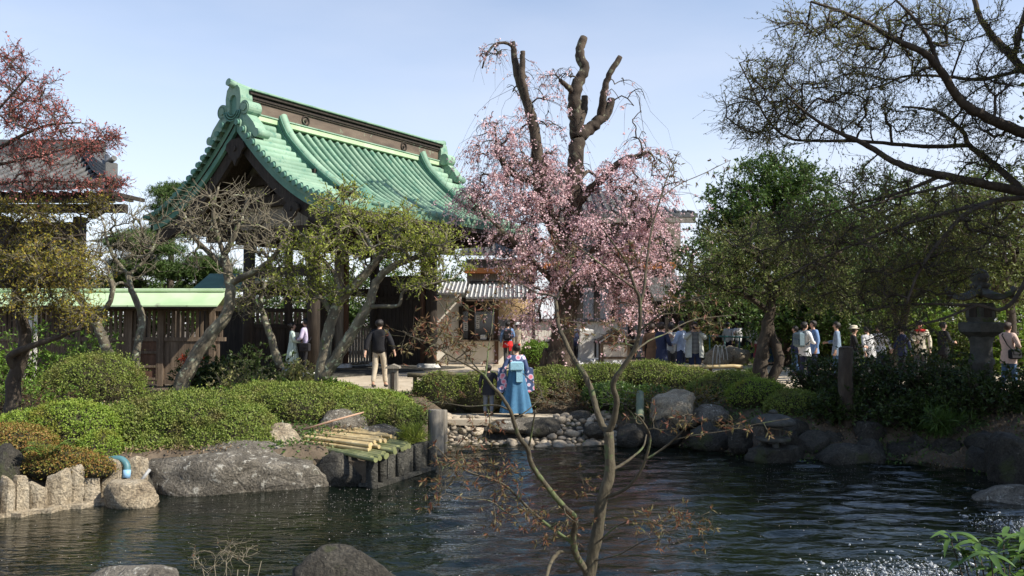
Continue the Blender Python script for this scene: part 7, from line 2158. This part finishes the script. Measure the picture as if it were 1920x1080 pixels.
    if face:
        for sg in (-1, 1):
            MB().lathe(fz((sg * 0.032, 0.088, 1.612)), [(0.002, -0.008), (0.010, 0.0), (0.002, 0.008)], 8).build('eye', M_hair, root, world=False)
            MB().lathe(fz((sg * 0.078, 0.01, 1.60)), [(0.004, -0.028), (0.014, -0.01), (0.016, 0.012), (0.004, 0.030)], 8).build('ear', M_skin, root, world=False)
        MB().box(fz((0, 0.091, 1.548)), (0.042, 0.008, 0.011), bev=0.003).build('mouth', M_lips, root, world=False)
    return root, s

def place(root, s, p, build=1.0):
    """a point of a person's frame -> world"""
    R = Matrix.Rotation(root.rotation_euler.z, 4, 'Z')
    return Vector(root.location) + R @ Vector((p[0] * s, p[1] * s, p[2] * s))
def backpack(root, s, label, mat, size=(0.29, 0.16, 0.42), zc=1.22):
    c = place(root, s, (0, -0.21, zc))
    t = thing('backpack', label, 'backpack', c, root.rotation_euler.z)
    d = [v * s for v in size]
    MB().box((0, 0, 0), d, bev=0.05).build('bag', mat, t, world=False)
    MB().box((0, -d[1] * 0.56, -d[2] * 0.16), (d[0] * 0.75, d[1] * 0.35, d[2] * 0.42), bev=0.02).build('pocket', mat, t, world=False)
    for sg in (-1, 1):
        MB().tube([(sg * 0.10 * s, 0.05 * s, 0.18 * s), (sg * 0.12 * s, 0.16 * s, 0.27 * s), (sg * 0.125 * s, 0.33 * s, 0.18 * s), (sg * 0.14 * s, 0.345 * s, 0.0), (sg * 0.15 * s, 0.12 * s, -0.15 * s)], 0.018 * s, 6).build('strap', mat, t, world=False)
    MB().tube([(-0.04 * s, 0, d[2] / 2), (0, 0, d[2] / 2 + 0.035 * s), (0.04 * s, 0, d[2] / 2)], 0.008, 6).build('handle', mat, t, world=False)
    return t
def shoulder_bag(root, s, label, mat, side=1, zc=0.92, size=(0.12, 0.30, 0.24), strapmat=None):
    c = place(root, s, (side * 0.23, -0.05, zc))
    t = thing('shoulder_bag', label, 'bag', c, root.rotation_euler.z)
    MB().box((0, 0, 0), [v * s for v in size], bev=0.03).build('bag', mat, t, world=False)
    MB().box((side * 0.065 * s, 0, 0.05 * s), (0.014, 0.22 * s, 0.12 * s), bev=0.004).build('flap', mat, t, world=False)
    dz = (1.44 - zc) * s
    MB().tube([(0, 0.08 * s, 0.1 * s), (-side * 0.12 * s, 0.19 * s, dz * 0.55), (-side * 0.32 * s, 0.12 * s, dz), (-side * 0.33 * s, 0.03 * s, dz * 1.04), (-side * 0.28 * s, -0.08 * s, dz * 0.92), (-side * 0.10 * s, -0.12 * s, dz * 0.45), (0, -0.08 * s, 0.1 * s)], 0.013, 6).build('strap', strapmat or mat, t, world=False)

black = cloth((0.018, 0.018, 0.021)); navy = cloth((0.025, 0.032, 0.07)); white = cloth((0.66, 0.66, 0.67)); beige = cloth((0.48, 0.41, 0.31)); lilac = cloth((0.52, 0.46, 0.62))
mint = cloth((0.44, 0.55, 0.50)); blue = cloth((0.16, 0.26, 0.46)); red = cloth((0.62, 0.03, 0.03)); grey = cloth((0.22, 0.22, 0.22)); jeans = cloth((0.07, 0.13, 0.23)); pink = cloth((0.60, 0.44, 0.37)); palejacket = cloth((0.50, 0.51, 0.46)); maroon = cloth((0.33, 0.07, 0.10)); paleblue = cloth((0.42, 0.50, 0.66)); cream = cloth((0.58, 0.52, 0.40)); darkgrey = cloth((0.06, 0.06, 0.065))
# striped shirt and flowered silk
M_stripe, nt, out = new_mat('striped_knit')
b = N(nt, 'ShaderNodeBsdfPrincipled', Roughness=0.9); tc = N(nt, 'ShaderNodeTexCoord'); wv = N(nt, 'ShaderNodeTexWave', Scale=9.0); wv.bands_direction = 'Z'
nt.links.new(tc.outputs['Object'], wv.inputs['Vector'])
nt.links.new(ramp(nt, wv.outputs['Fac'], [(0.45, (0.05, 0.05, 0.05)), (0.6, (0.32, 0.31, 0.28))]).outputs[0], b.inputs['Base Color']); nt.links.new(b.outputs[0], out.inputs[0])
M_flower, nt, out = new_mat('flowered_silk')
b = N(nt, 'ShaderNodeBsdfPrincipled', Roughness=0.6); tc = N(nt, 'ShaderNodeTexCoord')
vo = N(nt, 'ShaderNodeTexVoronoi', Scale=7.0); nt.links.new(tc.outputs['Object'], vo.inputs['Vector'])
petal = ramp(nt, vo.outputs['Distance'], [(0.0, (0.80, 0.62, 0.35)), (0.10, (0.75, 0.14, 0.20)), (0.36, (0.80, 0.35, 0.42)), (0.43, (0.62, 0.68, 0.78)), (0.50, (0.05, 0.075, 0.17))]).outputs[0]
nt.links.new(petal, b.inputs['Base Color']); nt.links.new(b.outputs[0], out.inputs[0])

# the two at the water's edge
LZ = -0.395
r_, s_ = person('woman seen from behind in a flowered kimono and long blue skirt on the stepping stones', 968, 18.2, 1.56, 0.12, M_flower, None, ('hold', 'down'), skirt=(1.16, 0.09, 0.17, 0.36, cloth((0.06, 0.16, 0.27))), z=LZ, bun=True)
for sg in (-1, 1):                                                # hanging sleeves
    e0 = 0.30 if sg < 0 else 0.27
    mb = MB().prism([(sg * (e0 - 0.06), -0.02, 1.20), (sg * (e0 + 0.13), -0.02, 1.14), (sg * (e0 + 0.17), -0.02, 0.62), (sg * (e0 + 0.04), -0.02, 0.56), (sg * (e0 - 0.08), -0.02, 0.64)], (0, 0.09, 0))
    mb.build('sleeve', M_flower, r_, world=False)
obi = cloth((0.26, 0.46, 0.55))
MB().lathe((0, 0, 0), [(0.172, 1.02), (0.185, 1.10), (0.185, 1.22), (0.175, 1.28)], 20, 1.0, 0.80).build('sash', obi, r_, world=False)
MB().box((-0.02, -0.20, 1.20), (0.30, 0.12, 0.22), bev=0.03).build('sash_bow', obi, r_, world=False)
MB().box((0.05, -0.19, 0.98), (0.15, 0.07, 0.34), bev=0.02).build('sash_tail', obi, r_, world=False)
MB().lathe((0.06, -0.09, 1.70), [(0.01, -0.02), (0.035, 0.0), (0.01, 0.03)], 8).build('hair_flower', red, r_, world=False)
person('small child in a black coat holding on to the kimono sleeve', 916, 18.35, 1.10, -0.15, cloth((0.03, 0.03, 0.036)), cloth((0.16, 0.18, 0.21)), ('down', 'hold'), coat=0.14, z=LZ, build=1.18, hair_len=0.08)
# strolling man
r_, s_ = person('man in a black jacket and beige trousers strolling towards the gate with a cup', 712, 21.0, 1.70, -0.25, black, beige, ('swing_b', 'hold'), stride=0.14, build=1.08, bulk=1.2)
c = place(r_, s_ * 1.05, (-0.30, -0.16, 0.83))
t = thing('paper_cup', 'paper cup held low by the man in the black jacket', 'cup', c)
MB().lathe((0, 0, -0.06), [(0.028, 0), (0.038, 0.12), (0.040, 0.125)], 12).build('cup', M_paper, t, world=False)
MB().lathe((0, 0, 0.066), [(0.042, 0), (0.041, 0.012), (0.03, 0.018)], 12).build('lid', flat('brown_lid', (0.3, 0.16, 0.1), 0.5), t, world=False)
# pair in front of the dark wall
person('woman in a pale green dress facing the man in the lilac shirt', 549, 24.6, 1.62, -1.3, mint, None, ('down', 'front'), skirt=(1.10, 0.45, 0.15, 0.26, mint), bun=True)
r_, s_ = person('man in a lilac shirt bending over a folded sheet by the dark wall', 578, 24.4, 1.74, 1.25, lilac, black, ('front', 'front'), lean=0.12)
c = place(r_, s_, (0, 0.34, 1.16))
t = thing('folded_map', 'cream folded sheet held by the man in the lilac shirt', 'paper', c, 1.25)
MB().prism([(-0.16, 0, -0.10), (0, 0.04, -0.10), (0, 0.10, 0.16), (-0.16, 0.06, 0.16)], (0, 0.003, 0)).build('left_page', cream, t, world=False)
MB().prism([(0, 0.04, -0.10), (0.16, 0, -0.10), (0.16, 0.06, 0.16), (0, 0.10, 0.16)], (0, 0.003, 0)).build('right_page', cream, t, world=False)
shoulder_bag(r_, s_, 'dark shoulder bag at the hip of the man in the lilac shirt', black, -1, 0.90)
# by the booth
r_, s_ = person('visitor in a blue shirt with a red jacket tied at the waist at the booth', 952, 30.6, 1.66, 0.0, blue, darkgrey, ('down', 'front'))
MB().lathe((0, 0, 0), [(0.205, 0.74), (0.195, 0.84), (0.175, 0.95), (0.15, 0.99)], 16, 1.0, 0.85).build('tied_jacket', red, r_, world=False)
MB().box((0.10, -0.17, 0.72), (0.10, 0.03, 0.22), bev=0.01).build('jacket_sleeve', red, r_, world=False)
backpack(r_, s_, 'black backpack on the visitor at the booth', black)
person('visitor in cream clothes and pale hat standing beside the backpack wearer', 971, 31.2, 1.60, -0.4, cream, cream, ('down', 'front'), hat=white)
person('visitor in dark patterned clothes between the cherry trunk and the white stele', 1076, 27.8, 1.66, 0.5, navy, black, ('down', 'front'))
person('visitor in a white shirt standing behind the white stele', 1094, 29.4, 1.66, 0.3, white, darkgrey, ('down', 'down'))
# the group on the sunlit path
person('woman in a long navy coat in the group beside the roofed box', 1240, 20.9, 1.63, -1.0, navy, black, ('phone', 'front'), coat=0.25, hair=M_hair_br, hair_len=0.05)
person('visitor in a brown coat at the back of the group beside the roofed box', 1222, 22.2, 1.60, -0.4, cloth((0.16, 0.09, 0.05)), darkgrey, ('down', 'front'), coat=0.2, hair=M_hair_br)
person('visitor in a grey patterned top between the navy coat and the white shirt', 1257, 21.8, 1.62, 0.4, cloth((0.40, 0.40, 0.38)), darkgrey, ('front', 'front'), hair_len=0.06)
person('man in a white and blue shirt and navy trousers with his back turned', 1277, 21.3, 1.66, 0.9, paleblue, navy, ('front', 'phone'), hat=None)
r_, s_ = person('woman in a striped shirt and open pale jacket taking a photograph', 1302, 20.95, 1.64, pi - 0.1, M_stripe, navy, ('camera', 'camera'), hair=M_hair_br, hair_len=0.05)
for sg in (-1, 1):
    skin_part('jacket_sleeve', [[('a', (sg * 0.172, 0, 1.405), 0.080), ('b', (sg * 0.27, 0.14, 1.28), 0.066), ('c', (sg * 0.10, 0.18, 1.46), 0.048)]], palejacket, r_)
    MB().prism([(sg * 0.19, 0.10, 1.42), (sg * 0.085, 0.14, 1.40), (sg * 0.10, 0.16, 0.80), (sg * 0.22, 0.08, 0.78), (sg * 0.25, -0.06, 0.80), (sg * 0.21, -0.06, 1.40)], (0, 0.015, 0)).build('jacket_front', palejacket, r_, world=False)
c = place(r_, s_, (0, 0.22, 1.57))
t = thing('camera_in_hands', 'small dark camera raised by the woman in the striped shirt', 'camera', c, pi - 0.1)
MB().box((0, 0, 0), (0.13, 0.045, 0.085), bev=0.01).build('camera_body', black, t, world=False)
MB().tube([(0, 0.02, 0), (0, 0.075, 0)], 0.032, 12).build('lens', M_hair, t, world=False)
# the queue in the shade
for i, (px_, Y_, c1, c2, yw, lab) in enumerate(((1365, 34.2, white, navy, -0.7, 'visitor in a white shirt with a dark bag strap behind the teal handrail'), (1384, 34.0, white, darkgrey, 0.2, 'visitor in a loose white top behind the teal handrail'), (1406, 33.9, cream, navy, -0.4, 'visitor reaching up behind the end of the teal handrail'), (1418, 31.5, white, maroon, -0.8, 'girl in a white top and maroon trousers beside the twin-stemmed plum'), (1444, 31.8, white, jeans, 0.6, 'visitor in a white shirt seen between the stems of the twin-stemmed plum'))):
    r_, s_ = person(lab, px_, Y_, 1.62 + 0.03 * (i % 3), yw, c1, c2, ('down', 'front') if i != 2 else ('camera', 'down'), hair_len=0.05 * (i % 2), group='visitors queueing in the shade')
rg = [(1490, 25.5, navy, jeans, 1.1, None, 'visitor in a navy top right of the twin-stemmed plum', 0), (1508, 22.6, white, navy, -1.2, None, 'visitor in a white shirt wearing a blue grey backpack', 1), (1524, 24.0, blue, navy, 1.7, None, 'visitor in a blue jacket beside the blue grey backpack', 0), (1568, 23.0, cloth((0.20, 0.27, 0.36)), jeans, 1.2, None, 'visitor in a blue grey jacket left of the mossy post', 0), (1600, 22.0, black, black, -1.9, cream, 'visitor in black with a pale cap beside the mossy post', 0), (1630, 23.0, cloth((0.46, 0.46, 0.46)), darkgrey, 0.2, None, 'visitor in a grey and white top bending in the shade', 0),
      (1690, 24.0, navy, black, 1.5, None, 'visitor in a dark navy jacket half hidden by the shrubs', 0), (1724, 23.2, cream, darkgrey, 2.6, None, 'visitor in a cream sweater with a red scarf', 0), (1768, 23.6, black, black, -1.6, None, 'visitor in a black padded jacket left of the tall lantern', 0), (1650, 25.5, white, navy, 2.2, None, 'visitor in a white top behind the grey bending one', 0)]
for px_, Y_, c1, c2, yw, ht, lab, bp in rg:
    r_, s_ = person(lab, px_, Y_, 1.52 + 0.04 * (int(px_) % 5), yw, c1, c2, [('down', 'front'), ('phone', 'front'), ('swing_b', 'swing_f'), ('down', 'down')][int(px_ * 7) % 4], stride=0.05 * (int(px_) % 3), hair_len=0.05 * (int(px_) % 2), hair=(M_hair, M_hair_br)[int(px_) % 2], hat=ht, coat=0.08, lean=0.25 if 'bending' in lab else 0.0)
    if bp: backpack(r_, s_, 'blue grey backpack on the visitor in a white shirt', cloth((0.12, 0.17, 0.20)))
    if 'scarf' in lab:
        MB().tube([(0.12 * cos(a), 0.02 + 0.11 * sin(a), 1.44) for a in [2 * pi * k / 16 for k in range(17)]], 0.035, 8).build('scarf', red, r_, world=False)
r_, s_ = person('woman in a pale pink coat and jeans holding out a hand by the tall lantern', 1888, 19.4, 1.63, -1.25, pink, jeans, ('point', 'front'), stride=0.10, coat=0.12, hair=M_hair_br, hair_len=0.02)
shoulder_bag(r_, s_, 'black strapped bag of the woman in the pink coat', black, 1, 0.95)

# turn the grown surfaces into plain meshes
bpy.context.view_layer.update()
dg = bpy.context.evaluated_depsgraph_get()
baked = []
for o, mat in SKINS:
    me = bpy.data.meshes.new_from_object(o.evaluated_get(dg))
    baked.append(me)
for (o, mat), me in zip(SKINS, baked):
    o.modifiers.clear()
    o.data = me
    me.materials.clear(); me.materials.append(mat)
    me.polygons.foreach_set('use_smooth', np.ones(len(me.polygons), dtype=bool))
